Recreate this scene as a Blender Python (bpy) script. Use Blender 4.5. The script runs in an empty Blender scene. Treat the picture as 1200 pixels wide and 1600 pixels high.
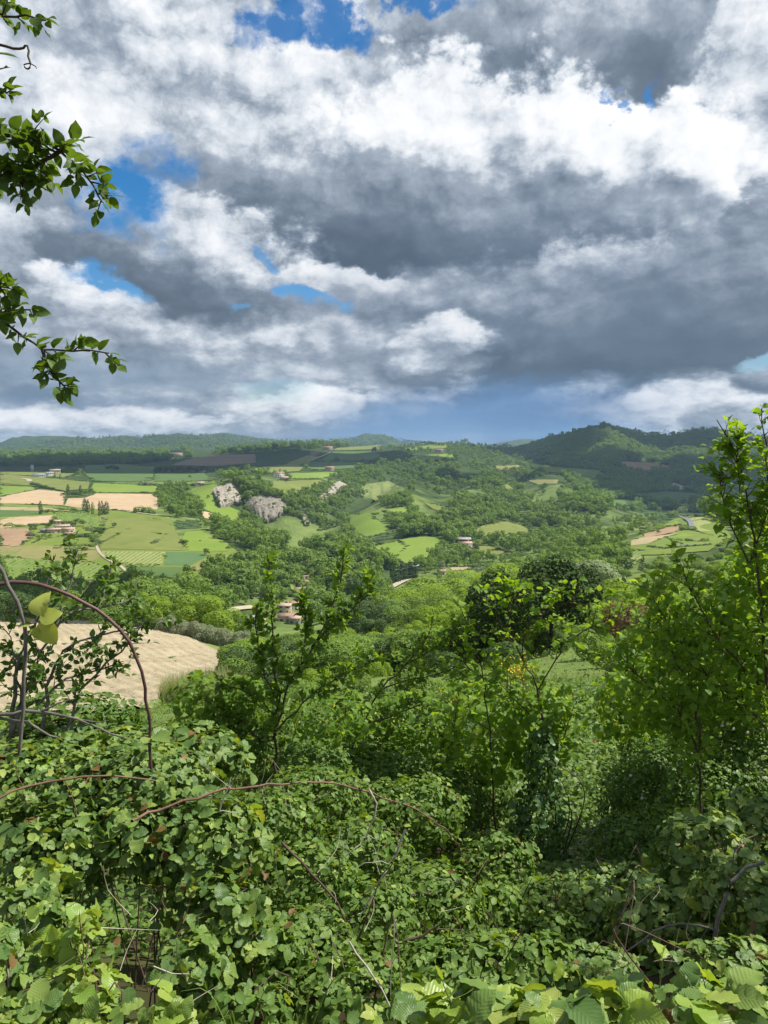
import bpy, math, random
import numpy as np
from mathutils import Vector, Matrix
from mathutils.geometry import delaunay_2d_cdt

random.seed(7)
RNG = np.random.default_rng(7)
SC = bpy.context.scene
COL = SC.collection
R = math.radians

# ------------------------------------------------------------------ camera
F = 1200.0                       # focal length in pixels of the 1200 x 1600 photograph
HORIZON = 700.0
PITCH = math.atan((800 - HORIZON) / F)
cam = bpy.data.cameras.new('camera')
cam.sensor_fit = 'VERTICAL'
cam.sensor_height = 24.0
cam.lens = 24.0 * F / 1600.0
cam.clip_start = 0.05
cam.clip_end = 60000.0
cam_ob = bpy.data.objects.new('camera', cam)
cam_ob.location = (0, 0, 0)
cam_ob.rotation_euler = (math.pi / 2 - PITCH, 0, 0)
COL.objects.link(cam_ob)
SC.camera = cam_ob

# ------------------------------------------------------------------ exposure
SC.view_settings.view_transform = 'Standard'
SC.view_settings.look = 'None'
SC.view_settings.gamma = 1.0
SC.view_settings.use_curve_mapping = False
SC.view_settings.exposure = 0.78
SC.render.engine = 'CYCLES'
SC.cycles.max_bounces = 6
SC.cycles.diffuse_bounces = 3
SC.cycles.glossy_bounces = 2
SC.cycles.transmission_bounces = 3
SC.cycles.volume_bounces = 0
SC.cycles.transparent_max_bounces = 6
SC.cycles.use_adaptive_sampling = True
SC.cycles.caustics_reflective = False
SC.cycles.caustics_refractive = False
SC.cycles.sample_clamp_indirect = 6.0

# ------------------------------------------------------------------ sun
SUN_AZ, SUN_EL = R(78), R(54)    # azimuth measured from the view direction (+Y) towards +X
sun_dir = Vector((math.sin(SUN_AZ) * math.cos(SUN_EL), math.cos(SUN_AZ) * math.cos(SUN_EL), math.sin(SUN_EL)))
sun = bpy.data.lights.new('sun', 'SUN')
sun.energy = 4.4
sun.angle = R(0.53)
sun.color = (1.0, 0.955, 0.87)
sun_ob = bpy.data.objects.new('sun', sun)
sun_ob.rotation_euler = sun_dir.to_track_quat('Z', 'Y').to_euler()
sun_ob.location = (60, 20, 60)
COL.objects.link(sun_ob)


# ------------------------------------------------------------------ pixels and rays
def pix_dir(px, py):
    """direction of a photograph pixel in world space, y component kept as forward distance"""
    a = (px - 600.0) / F
    b = (800.0 - py) / F
    c, s = math.cos(PITCH), math.sin(PITCH)
    return a, c + b * s, -s + b * c


def P(px, py, Y):
    x, y, z = pix_dir(px, py)
    return Vector((x / y * Y, Y, z / y * Y))


def to_pix(p):
    """numpy (n,3) world -> (px, py, depth)"""
    c, s = math.cos(PITCH), math.sin(PITCH)
    f = p[:, 1] * c - p[:, 2] * s
    up = p[:, 1] * s + p[:, 2] * c
    f = np.where(np.abs(f) < 1e-6, 1e-6, f)
    return 600 + F * p[:, 0] / f, 800 - F * up / f, f


# ------------------------------------------------------------------ world: daylight sky and clouds
class NT:
    """small helper that writes node trees"""
    def __init__(self, tree):
        self.t = tree
        self.n = tree.nodes
        self.l = tree.links

    def node(self, kind, **kw):
        nd = self.n.new(kind)
        for k, v in kw.items():
            setattr(nd, k, v)
        return nd

    def put(self, sock, v):
        if v is None:
            return
        if hasattr(v, 'is_output'):
            self.l.new(v, sock)
        else:
            sock.default_value = v

    def math(self, op, a, b=None, c=None, clamp=False):
        nd = self.node('ShaderNodeMath', operation=op, use_clamp=clamp)
        for i, v in enumerate((a, b, c)):
            self.put(nd.inputs[i], v)
        return nd.outputs[0]

    def vmath(self, op, a, b=None, out=0, scale=None):
        nd = self.node('ShaderNodeVectorMath', operation=op)
        self.put(nd.inputs[0], a)
        if b is not None:
            self.put(nd.inputs[1], b)
        if scale is not None:
            self.put(nd.inputs['Scale'], scale)
        return nd.outputs[out]

    def noise(self, vec, scale, detail=4, rough=0.55, dist=0.0, out='Fac', lac=2.0):
        nd = self.node('ShaderNodeTexNoise')
        if vec is not None:
            self.put(nd.inputs['Vector'], vec)
        nd.inputs['Scale'].default_value = scale
        nd.inputs['Detail'].default_value = detail
        nd.inputs['Roughness'].default_value = rough
        nd.inputs['Lacunarity'].default_value = lac
        nd.inputs['Distortion'].default_value = dist
        return nd.outputs[out]

    def mrange(self, v, a, b, c=0.0, d=1.0, smooth=False):
        nd = self.node('ShaderNodeMapRange', interpolation_type='SMOOTHSTEP' if smooth else 'LINEAR')
        nd.clamp = True
        for i, x in enumerate((v, a, b, c, d)):
            self.put(nd.inputs[i], x)
        return nd.outputs[0]

    def mix(self, fac, a, b, rgb=True, blend='MIX'):
        nd = self.node('ShaderNodeMix', data_type='RGBA' if rgb else 'FLOAT')
        if rgb:
            nd.blend_type = blend
            self.put(nd.inputs[0], fac)
            self.put(nd.inputs[6], c4(a))
            self.put(nd.inputs[7], c4(b))
            return nd.outputs[2]
        self.put(nd.inputs[0], fac)
        self.put(nd.inputs[2], a)
        self.put(nd.inputs[3], b)
        return nd.outputs[0]

    def ramp(self, fac, stops, interp='LINEAR'):
        nd = self.node('ShaderNodeValToRGB')
        nd.color_ramp.interpolation = interp
        el = nd.color_ramp.elements
        while len(el) < len(stops):
            el.new(0.5)
        for e, (p, c) in zip(el, stops):
            e.position = p
            e.color = c4(c)
        self.put(nd.inputs[0], fac)
        return nd.outputs[0]


def c4(c):
    if hasattr(c, 'is_output') or isinstance(c, float):
        return c
    return tuple(c) + (1.0,) if len(c) == 3 else tuple(c)


# cloud banks as ellipses on the sky: centre and half sizes in photograph pixels, turn in degrees, lightness, inner edge, strength
BANKS = [
    (150, 110, 330, 230, 0, .76, .2, .85), (110, 85, 150, 30, 8, .60, .1, .55), (250, 60, 130, 60, 0, .74, .2, .5), (60, 300, 110, 40, 0, .56, .1, .7),
    (520, 120, 210, 95, 0, .80, .3, .9), (480, 60, 120, 14, -4, .92, .4, .7), (870, 215, 190, 65, 4, .90, .35, .9), (1170, 130, 60, 110, 0, .90, .3, .9), (1185, 290, 60, 60, 0, .50, .2, .8),
    (470, 230, 170, 70, 12, .58, .2, .8), (620, 250, 140, 60, -6, .52, .2, .8), (860, 335, 270, 58, 6, .40, .45, .9), (560, 315, 230, 78, 4, .40, .4, .9),
    (640, 440, 80, 22, 0, .78, .2, .8), (295, 310, 60, 36, -20, .62, .2, .8), (50, 455, 70, 28, 0, .68, .2, .7), (225, 490, 130, 26, 8, .82, .3, .8), (60, 520, 120, 26, 0, .60, .2, .7), (330, 520, 130, 36, 0, .70, .2, .8),
    (520, 520, 150, 44, 0, .76, .3, .85), (930, 480, 330, 82, 2, .38, .5, .95), (640, 480, 60, 30, 0, .66, .2, .6),
    (800, 600, 260, 18, 1, .80, .3, .85), (560, 570, 200, 40, 0, .66, .2, .8), (1120, 600, 130, 26, -6, .80, .3, .8), (1060, 650, 110, 40, 0, .74, .3, .85), (1150, 650, 60, 26, 0, .70, .3, .7),
    (170, 575, 260, 40, 2, .54, .3, .9), (150, 622, 220, 16, 0, .42, .3, .9), (330, 590, 80, 30, 0, .52, .2, .6), (160, 660, 240, 16, 0, .78, .2, .9), (500, 618, 40, 18, 0, .84, .3, .8),
]
# single clouds with a lumpy outline, lit head and shaded base: centre, half sizes, turn, head, base, edge, strength
HEAPS = [
    (150, 235, 190, 75, 14, 1.0, .66, .45, .8), (330, 170, 130, 70, 0, .95, .60, .45, .8), (500, 140, 220, 105, 0, .98, .62, .30, .95), (650, 120, 110, 100, 0, 1.02, .70, .35, .95),
    (880, 55, 220, 110, 4, .66, .40, .35, .95), (1085, 110, 95, 85, 20, .58, .34, .40, .95), (1185, 90, 50, 150, 0, .98, .80, .4, .85),
    (1180, 385, 120, 70, 0, .52, .34, .40, .9), (60, 385, 110, 45, 6, .92, .58, .4, .8), (125, 352, 80, 26, 4, 1.0, .70, .4, .85),
    (470, 290, 190, 90, 12, .84, .44, .40, .85), (720, 265, 240, 105, -4, 1.06, .40, .22, .95), (930, 265, 200, 75, 4, 1.06, .46, .22, .97), (1075, 285, 78, 58, 20, 1.08, .62, .20, .97),
    (620, 355, 290, 72, 2, .52, .21, .30, .95), (880, 370, 230, 56, 2, .52, .28, .4, .9),
    (265, 398, 185, 72, 8, .82, .28, .28, .95), (130, 455, 85, 30, 8, 1.0, .66, .35, .85), (520, 445, 120, 26, 4, .98, .66, .35, .85),
    (920, 500, 330, 92, 1, .68, .22, .25, .96), (930, 425, 110, 34, 0, .80, .46, .35, .75), (690, 535, 55, 36, 10, .98, .60, .35, .85), (1120, 470, 150, 70, 0, .48, .26, .4, .85),
    (470, 640, 95, 26, -4, 1.02, .62, .28, .9), (380, 655, 90, 18, 0, .92, .62, .35, .8), (300, 640, 120, 20, 2, .72, .50, .4, .7), (120, 664, 190, 18, 0, .98, .62, .35, .85), (1110, 640, 110, 40, 0, .98, .70, .3, .85),
    (1096, 655, 28, 22, 0, .62, .46, .4, .9), (1188, 598, 38, 18, 0, .56, .36, .4, .95), (580, 540, 180, 40, 0, .86, .62, .5, .6),
]
# openings to the clear sky behind
GAPS = [
    (432, 38, 46, 22, 0, .95), (545, 42, 72, 19, 6, .95), (398, 50, 26, 10, 0, .6), (645, 8, 52, 12, 0, .9), (213, 300, 62, 46, -12, 1.0), 
    (168, 438, 46, 15, 18, 1.0), (478, 464, 48, 13, 14, .95), (968, 172, 9, 10, 0, .8), (1020, 160, 8, 14, 0, .7), (410, 398, 26, 9, 30, .7),
    (372, 482, 16, 6, 0, .6), (432, 612, 50, 14, 0, .40), (1185, 568, 30, 8, -10, .6),
]
# curtains of rain: blue grey
RAIN = [
    (760, 650, 290, 62, -4, .95, (.115, .245, .47)), (620, 672, 150, 40, 0, .75, (.15, .30, .53)), (880, 680, 150, 36, 0, .8, (.10, .26, .53)),
    (150, 590, 330, 44, 0, .55, (.25, .35, .47)), (100, 628, 260, 16, 0, .45, (.17, .27, .41)),
    (820, 425, 420, 150, 0, .22, (.16, .22, .32)),
]


def azel(px, py):
    x, y, z = pix_dir(px, py)
    return math.atan2(x, y), math.atan2(z, math.hypot(x, y))


def build_world():
    w = bpy.data.worlds.new('World')
    SC.world = w
    w.use_nodes = True
    T = NT(w.node_tree)
    T.n.clear()
    d = T.node('ShaderNodeTexCoord').outputs['Generated']
    sep = T.node('ShaderNodeSeparateXYZ')
    T.l.new(d, sep.inputs[0])
    az = T.math('ARCTAN2', sep.outputs[0], sep.outputs[1])
    el = T.math('ARCSINE', sep.outputs[2])
    comb = T.node('ShaderNodeCombineXYZ')
    T.l.new(az, comb.inputs[0])
    T.l.new(el, comb.inputs[1])
    plane = comb.outputs[0]
    # cloud pattern: flattens and shrinks towards the horizon as a real cloud deck does
    den = T.math('ADD', T.math('MAXIMUM', sep.outputs[2], 0.0), 0.10)
    comb2 = T.node('ShaderNodeCombineXYZ')
    T.l.new(T.math('MULTIPLY', az, 2.1), comb2.inputs[0])
    T.l.new(T.math('ADD', T.math('MULTIPLY', el, 2.0), T.math('MULTIPLY', T.math('LOGARITHM', den, 2.718), 0.40)), comb2.inputs[1])
    T.l.new(T.math('MULTIPLY', sep.outputs[1], 0.4), comb2.inputs[2])
    q = comb2.outputs[0]
    w1 = T.vmath('SUBTRACT', T.noise(q, 4.0, 3, .5, out='Color'), (.5, .5, .5))
    w2 = T.vmath('SUBTRACT', T.noise(q, 15.0, 5, .62, out='Color'), (.5, .5, .5))
    flat = T.vmath('MULTIPLY', T.vmath('ADD', T.vmath('MULTIPLY', w1, (.12, .09, 0)), T.vmath('MULTIPLY', w2, (.075, .060, 0))),
                   (1, 1, 0))
    shrink = T.mrange(el, 0.0, 0.35, 0.25, 1.0)
    warp = T.vmath('ADD', plane, T.vmath('SCALE', flat, scale=shrink))
    big = T.noise(q, 1.8, 4, .55)

    def heap(v):
        # heaped rounded heads: distance to scattered cell centres in several sizes, stirred by a soft noise
        v = T.vmath('ADD', v, T.vmath('SCALE', w1, scale=.07))
        v = T.vmath('ADD', v, T.vmath('SCALE', w2, scale=.035))
        nd = T.node('ShaderNodeTexVoronoi', voronoi_dimensions='2D', feature='F1', normalize=True)
        T.l.new(v, nd.inputs['Vector'])
        nd.inputs['Scale'].default_value = 3.3
        nd.inputs['Detail'].default_value = 5.0
        nd.inputs['Roughness'].default_value = .55
        nd.inputs['Lacunarity'].default_value = 2.3
        return T.math('SUBTRACT', 1.0, nd.outputs['Distance'])

    fine = T.noise(q, 4.2, 10, .56)
    h1 = heap(q)
    h2 = heap(T.vmath('ADD', q, (.028, .038, 0.0)))
    heads = T.math('SUBTRACT', h1, h2)
    g = T.mrange(big, .3, .7, .36, .86)

    def ell(b, vec=False):
        a0, e0 = azel(b[0], b[1])
        mp = T.node('ShaderNodeMapping', vector_type='TEXTURE')
        T.l.new(warp, mp.inputs['Vector'])
        mp.inputs['Location'].default_value = (a0, e0, 0)
        mp.inputs['Rotation'].default_value = (0, 0, -R(b[4]))
        mp.inputs['Scale'].default_value = (b[2] / F * 1.12, b[3] / F * 1.12, 1)
        return mp.outputs[0] if vec else T.vmath('LENGTH', mp.outputs[0], out=1)

    for k, b in enumerate(BANKS):
        if k % 10 == 9:          # evaluate the list in batches: keeps the shader within its working memory
            warp = T.vmath('ADD', warp, T.vmath('SCALE', g, scale=1e-9))
        fac = T.mrange(ell(b), 1.12, b[6], 0.0, b[7], True)
        g = T.mix(fac, g, b[5], rgb=False)
    # lumpy heads, brighter towards the sun and the top, darker towards a flat base
    rough = T.math('ADD', T.math('MULTIPLY', T.math('SUBTRACT', .60, h1), 1.15), T.math('MULTIPLY', T.math('SUBTRACT', .5, fine), 1.1))
    for k, b in enumerate(HEAPS):
        if k % 6 == 0:
            warp = T.vmath('ADD', warp, T.vmath('SCALE', g, scale=1e-9))
        vec = ell(b, True)
        sp = T.node('ShaderNodeSeparateXYZ')
        T.l.new(vec, sp.inputs[0])
        dist = T.math('ADD', T.vmath('LENGTH', vec, out=1), rough)
        fac = T.mrange(dist, 1.0 + b[7] * .5, 1.0 - b[7], 0.0, b[8], True)
        v = T.math('ADD', T.math('MULTIPLY', sp.outputs[0], .28), T.math('SUBTRACT', sp.outputs[1], T.math('MULTIPLY', rough, .35)))
        shade = T.mrange(v, -.75, .70, b[6], b[5], True)
        g = T.mix(fac, g, shade, rgb=False)
    # billows: strong on lit heads, soft on the shaded bases
    amp = T.mrange(g, .25, .85, .07, .28)
    g = T.math('ADD', g, T.math('MULTIPLY', T.math('SUBTRACT', fine, .5), amp))
    g = T.math('ADD', g, T.math('MULTIPLY', T.math('SUBTRACT', h1, .62), T.mrange(g, .25, .8, .05, .32)))
    g = T.math('ADD', g, T.math('MULTIPLY', heads, T.mrange(g, .3, .75, .12, 1.30)))
    g = T.math('MULTIPLY', g, .80)
    cloud = T.ramp(g, [(0.0, (.045, .070, .102)), (.18, (.080, .115, .160)), (.34, (.165, .215, .280)), (.50, (.345, .405, .485)), (.66, (.66, .71, .775)), (.82, (.90, .92, .95)), (1.0, (1.04, 1.04, 1.04))])
    warp = T.vmath('ADD', warp, T.vmath('SCALE', g, scale=1e-9))
    cover = None
    for b in GAPS:
        edge = T.math('ADD', ell(b), T.math('MULTIPLY', T.math('SUBTRACT', fine, .5), 2.4))
        fac = T.mrange(edge, 1.34, .50, 0.0, b[5], True)
        cover = fac if cover is None else T.math('MAXIMUM', cover, fac)
    # open sky also shows through the thinnest parts elsewhere
    for b in RAIN:
        fac = T.mrange(ell(b), 1.1, .1, 0.0, b[5], True)
        cloud = T.mix(fac, cloud, b[6])
    sky = T.node('ShaderNodeTexSky', sky_type='NISHITA')
    sky.sun_disc = False
    sky.sun_elevation = SUN_EL
    sky.sun_rotation = SUN_AZ
    sky.altitude = 300
    sky.air_density = 1.0
    sky.dust_density = 0.3
    sky.ozone_density = 2.0
    hs = T.node('ShaderNodeHueSaturation')
    hs.inputs['Saturation'].default_value = 1.45
    hs.inputs['Value'].default_value = 0.74
    T.l.new(sky.outputs[0], hs.inputs['Color'])
    lit = T.vmath('SCALE', cloud, scale=CLOUD_GAIN)
    # a cloud deck does not reach below the horizon
    col = T.mix(cover, lit, hs.outputs[0])
    low = T.mrange(el, -0.06, -0.02, 0.0, 1.0)
    col = T.mix(low, (.9, 1.1, .9), col)
    bg = T.node('ShaderNodeBackground')
    T.l.new(col, bg.inputs['Color'])
    bg.inputs['Strength'].default_value = 0.1
    out = T.node('ShaderNodeOutputWorld')
    T.l.new(bg.outputs[0], out.inputs['Surface'])
    w.cycles.sampling_method = 'MANUAL'
    w.cycles.sample_map_resolution = 512


CLOUD_GAIN = 6.1
HAZE = 0.5 / 7800.0
build_world()
# ------------------------------------------------------------------ helpers: objects
def link(o, parent=None):
    COL.objects.link(o)
    if parent is not None:
        o.parent = parent
    return o


def tag(o, label=None, cat=None, group=None, kind=None):
    if label:
        o['label'] = label
    if cat:
        o['category'] = cat
    if group:
        o['group'] = group
    if kind:
        o['kind'] = kind
    return o


def empty(name, loc, rz=0.0):
    o = bpy.data.objects.new(name, None)
    o.location = loc
    o.rotation_euler = (0, 0, rz)
    o.empty_display_size = 0.2
    return link(o)


def mesh_np(name, verts, faces, mats=(), smooth=False, attrs=None, uv=None, mat_idx=None):
    """verts (n,3); faces: list of (m,k) int arrays"""
    me = bpy.data.meshes.new(name)
    verts = np.asarray(verts, dtype=np.float32)
    me.vertices.add(len(verts))
    me.vertices.foreach_set('co', verts.ravel())
    loops, starts, totals = [], [], []
    pos = 0
    for f in faces:
        f = np.asarray(f, dtype=np.int32)
        if len(f) == 0:
            continue
        m, k = f.shape
        loops.append(f.ravel())
        starts.append(pos + np.arange(m, dtype=np.int32) * k)
        totals.append(np.full(m, k, dtype=np.int32))
        pos += m * k
    lp = np.concatenate(loops)
    me.loops.add(len(lp))
    me.loops.foreach_set('vertex_index', lp)
    st = np.concatenate(starts)
    me.polygons.add(len(st))
    me.polygons.foreach_set('loop_start', st)
    me.polygons.foreach_set('loop_total', np.concatenate(totals))
    if smooth:
        me.polygons.foreach_set('use_smooth', np.ones(len(st), dtype=bool))
    for m in mats:
        me.materials.append(m)
    if mat_idx is not None:
        me.polygons.foreach_set('material_index', np.asarray(mat_idx, dtype=np.int32))
    if attrs:
        for k, v in attrs.items():
            a = me.attributes.new(k, 'FLOAT', 'POINT')
            a.data.foreach_set('value', np.asarray(v, dtype=np.float32))
    if uv is not None:
        u = me.uv_layers.new(name='UVMap')
        u.data.foreach_set('uv', np.asarray(uv, dtype=np.float32)[lp].ravel())
    me.update(calc_edges=True)
    me.validate()
    return me


def obj_np(name, verts, faces, mats=(), parent=None, **kw):
    me = mesh_np(name, verts, faces, mats, **kw)
    o = bpy.data.objects.new(name, me)
    return link(o, parent)


class MB:
    """collects loose shapes into one mesh"""
    def __init__(self):
        self.v, self.f3, self.f4, self.n = [], [], [], 0
        self.r = []

    def add(self, v, f3=None, f4=None, rnd=None):
        v = np.asarray(v, dtype=np.float64).reshape(-1, 3)
        if f3 is not None and len(f3):
            self.f3.append(np.asarray(f3) + self.n)
        if f4 is not None and len(f4):
            self.f4.append(np.asarray(f4) + self.n)
        self.v.append(v)
        self.r.append(np.full(len(v), RNG.random() if rnd is None else rnd))
        self.n += len(v)

    def box(self, c, s, rz=0.0):
        x, y, z = np.meshgrid([-.5, .5], [-.5, .5], [-.5, .5], indexing='ij')
        v = np.stack([x.ravel(), y.ravel(), z.ravel()], 1) * np.asarray(s)
        cs, sn = math.cos(rz), math.sin(rz)
        v = np.stack([v[:, 0] * cs - v[:, 1] * sn, v[:, 0] * sn + v[:, 1] * cs, v[:, 2]], 1) + np.asarray(c)
        self.add(v, f4=[[0, 1, 3, 2], [4, 6, 7, 5], [0, 4, 5, 1], [2, 3, 7, 6], [0, 2, 6, 4], [1, 5, 7, 3]])

    def tube(self, pts, rad, sides=6, cap=True):
        pts = np.asarray([tuple(p) for p in pts], dtype=np.float64)
        n = len(pts)
        rad = np.broadcast_to(np.asarray(rad, dtype=np.float64), (n,))
        t = np.gradient(pts, axis=0)
        t /= np.linalg.norm(t, axis=1, keepdims=True) + 1e-9
        ref = np.where(np.abs(t[:, 2:3]) > .9, np.array([[1., 0, 0]]), np.array([[0, 0, 1.]]))
        a = np.cross(t, ref)
        a /= np.linalg.norm(a, axis=1, keepdims=True) + 1e-9
        b = np.cross(t, a)
        ang = np.arange(sides) / sides * 2 * math.pi
        ring = pts[:, None] + rad[:, None, None] * (a[:, None] * np.cos(ang)[None, :, None] + b[:, None] * np.sin(ang)[None, :, None])
        i = np.arange(n - 1)[:, None] * sides
        k = np.arange(sides)[None]
        k2 = (k + 1) % sides
        f = np.stack([i + k, i + k2, i + sides + k2, i + sides + k], -1).reshape(-1, 4)
        self.add(ring.reshape(-1, 3), f4=f)

    def mesh(self, name, mats, smooth=False):
        return mesh_np(name, np.concatenate(self.v), [np.concatenate(x) for x in (self.f3, self.f4) if x], mats, smooth,
                       attrs={'rnd': np.concatenate(self.r)})

    def build(self, name, mats, parent=None, smooth=False):
        o = bpy.data.objects.new(name, self.mesh(name, mats, smooth))
        return link(o, parent)


# ------------------------------------------------------------------ helpers: noise
def _hash(ix, iy, seed):
    h = (ix.astype(np.int64) * 374761393 + iy.astype(np.int64) * 668265263 + seed * 1442695041) & 0xFFFFFFFF
    h = ((h ^ (h >> 13)) * 1274126177) & 0xFFFFFFFF
    return ((h ^ (h >> 16)) & 0xFFFFFF) / float(0xFFFFFF)


def vnoise(x, y, seed=0):
    ix, iy = np.floor(x), np.floor(y)
    fx, fy = x - ix, y - iy
    fx = fx * fx * fx * (fx * (fx * 6 - 15) + 10)
    fy = fy * fy * fy * (fy * (fy * 6 - 15) + 10)
    a, b = _hash(ix, iy, seed), _hash(ix + 1, iy, seed)
    c, d = _hash(ix, iy + 1, seed), _hash(ix + 1, iy + 1, seed)
    return (a + (b - a) * fx) * (1 - fy) + (c + (d - c) * fx) * fy - .5


def fbm(x, y, seed=0, octaves=4, gain=.5):
    s, amp, f = 0, 1.0, 1.0
    for k in range(octaves):
        s = s + amp * vnoise(x * f + 17.3 * k, y * f - 9.1 * k, seed + k)
        amp *= gain
        f *= 2.03
    return s


def smooth01(x):
    x = np.clip(x, 0, 1)
    return x * x * (3 - 2 * x)


# ------------------------------------------------------------------ materials
MATS = {}


def new_mat(name):
    m = bpy.data.materials.new(name)
    m.use_nodes = True
    T = NT(m.node_tree)
    b = T.n['Principled BSDF']
    MATS[name] = m
    return m, T, b


def mat_leaf(name, cols, trans=.35, rough=.5, veins=False, spec=.35, brown=0.0):
    """leaf or leaf clump: own tint per leaf, light shines through"""
    m, T, b = new_mat(name)
    at = T.node('ShaderNodeAttribute', attribute_name='rnd').outputs['Fac']
    oi = T.node('ShaderNodeObjectInfo').outputs['Random']
    r = T.math('FRACT', T.math('ADD', at, oi))
    n = len(cols)
    col = T.ramp(r, [(i / max(n - 1, 1), c) for i, c in enumerate(cols)])
    geo = T.node('ShaderNodeNewGeometry')
    if brown:
        r2 = T.math('FRACT', T.math('MULTIPLY', T.math('ADD', r, .137), 53.7))
        col = T.mix(T.math('GREATER_THAN', r2, 1 - brown), col, (.20, .10, .035))
    if veins:
        uv = T.node('ShaderNodeUVMap').outputs[0]
        sp = T.node('ShaderNodeSeparateXYZ')
        T.l.new(uv, sp.inputs[0])
        side = T.math('ABSOLUTE', sp.outputs[0])
        ph = T.math('SUBTRACT', T.math('MULTIPLY', sp.outputs[1], 8.0), T.math('MULTIPLY', side, 3.6))
        wv = T.math('PINGPONG', ph, .5)
        line = T.mrange(wv, .0, .16, 1.0, 0.0, True)
        mid = T.mrange(side, .0, .05, 1.0, 0.0, True)
        vein = T.math('MAXIMUM', T.math('MULTIPLY', line, .55), mid)
        col = T.mix(T.math('MULTIPLY', vein, .12), col, (.30, .40, .11))
        bump = T.node('ShaderNodeBump')
        bump.inputs['Strength'].default_value = .20
        bump.inputs['Distance'].default_value = .003
        T.l.new(T.math('SUBTRACT', T.math('MULTIPLY', wv, 1.6), vein), bump.inputs['Height'])
        T.l.new(bump.outputs[0], b.inputs['Normal'])
    # blade paler underneath
    col = T.mix(T.math('MULTIPLY', geo.outputs['Backfacing'], .12), col, (.16, .22, .09))
    T.l.new(col, b.inputs['Base Color'])
    b.inputs['Roughness'].default_value = rough
    b.inputs['Specular IOR Level'].default_value = spec
    tr = T.node('ShaderNodeBsdfTranslucent')
    tcol = T.mix(1.0, col, (1.35, 1.20, .40), blend='MULTIPLY')
    T.l.new(tcol, tr.inputs['Color'])
    mx = T.node('ShaderNodeMixShader')
    mx.inputs[0].default_value = trans
    T.l.new(b.outputs[0], mx.inputs[1])
    T.l.new(tr.outputs[0], mx.inputs[2])
    T.l.new(mx.outputs[0], T.n['Material Output'].inputs['Surface'])
    return m


def mat_plain(name, col, rough=.8, var=.25, scale=6.0, bump=.0, coords='Object', spec=.3, col2=None, detail=5):
    m, T, b = new_mat(name)
    co = T.node('ShaderNodeTexCoord').outputs[coords]
    nz = T.noise(co, scale, detail, .6)
    c2 = col2 or tuple(c * (1 - var) for c in col)
    c1 = tuple(min(1, c * (1 + var * .6)) for c in col) if col2 is None else col
    T.l.new(T.mix(T.mrange(nz, .3, .7), c2, c1), b.inputs['Base Color'])
    b.inputs['Roughness'].default_value = rough
    b.inputs['Specular IOR Level'].default_value = spec
    if bump:
        bp = T.node('ShaderNodeBump')
        bp.inputs['Strength'].default_value = .6
        bp.inputs['Distance'].default_value = bump
        T.l.new(nz, bp.inputs['Height'])
        T.l.new(bp.outputs[0], b.inputs['Normal'])
    return m


def mat_field(name, c1, c2, c3=None, patch=40.0, stripe=0.0, ang=0.0, sdepth=.35, fine=2.0):
    """grass or crop or bare soil: patches, fine mottling and drill lines in world metres"""
    m, T, b = new_mat(name)
    pos = T.node('ShaderNodeNewGeometry').outputs['Position']
    p = T.vmath('MULTIPLY', pos, (1, 1, 0))
    n1 = T.noise(p, 1.0 / patch, 5, .6)
    n2 = T.noise(p, 1.0 / fine, 3, .6)
    col = T.mix(T.mrange(n1, .32, .68), c1, c2)
    if c3 is not None:
        n3 = T.noise(T.vmath('ADD', p, (310., 77., 0)), 1.6 / patch, 5, .65)
        col = T.mix(T.mrange(n3, .52, .68, 0, .85), col, c3)
    if stripe:
        mp = T.node('ShaderNodeMapping')
        T.l.new(p, mp.inputs['Vector'])
        mp.inputs['Rotation'].default_value = (0, 0, R(ang))
        sp = T.node('ShaderNodeSeparateXYZ')
        T.l.new(mp.outputs[0], sp.inputs[0])
        wob = T.math('ADD', T.math('DIVIDE', sp.outputs[0], stripe), T.math('MULTIPLY', n2, .25))
        pg = T.math('PINGPONG', wob, .5)
        col = T.mix(T.mrange(pg, .1, .42, sdepth, 0.0, True), col, tuple(x * .45 for x in c1))
    col = T.mix(T.mrange(n2, .3, .75, 0.0, .30), col, tuple(x * .5 for x in c2))
    T.l.new(col, b.inputs['Base Color'])
    b.inputs['Roughness'].default_value = .95
    b.inputs['Specular IOR Level'].default_value = .1
    bp = T.node('ShaderNodeBump')
    bp.inputs['Strength'].default_value = .5
    bp.inputs['Distance'].default_value = .5
    T.l.new(n2, bp.inputs['Height'])
    T.l.new(bp.outputs[0], b.inputs['Normal'])
    return m


GR1, GR2 = (.105, .165, .032), (.150, .195, .045)
mat_field('meadow', (.115, .175, .030), (.165, .215, .042), (.21, .22, .06), 60)
mat_field('bright_meadow', (.145, .225, .032), (.190, .265, .045), (.21, .25, .06), 50, 9.0, 64, .08)
mat_field('dark_crop', (.080, .140, .042), (.105, .165, .050), None, 70, 6.0, 70, .12)
mat_field('teal_crop', (.085, .160, .062), (.105, .180, .070), (.13, .19, .06), 40, 3.0, 75, .10)
mat_field('olive_meadow', (.150, .185, .045), (.200, .220, .062), (.12, .17, .035), 35, 7.0, 80, .16)
mat_field('dry_meadow', (.205, .205, .070), (.260, .240, .095), (.15, .18, .045), 30, 6.0, 84, .14)
mat_field('stubble', (.34, .27, .15), (.40, .33, .19), (.27, .25, .11), 30, 4.0, 80, .18)
mat_field('soil_tan', (.42, .305, .185), (.50, .38, .24), (.38, .27, .16), 45, 5.0, 78, .16)
mat_field('soil_brown', (.29, .185, .115), (.36, .25, .155), (.36, .27, .17), 40, 4.0, 78, .18)
mat_field('soil_grey', (.20, .150, .110), (.26, .20, .145), None, 60, 6.0, 75, .2)
mat_field('vineyard_floor', (.17, .215, .055), (.235, .26, .085), None, 30)
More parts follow.
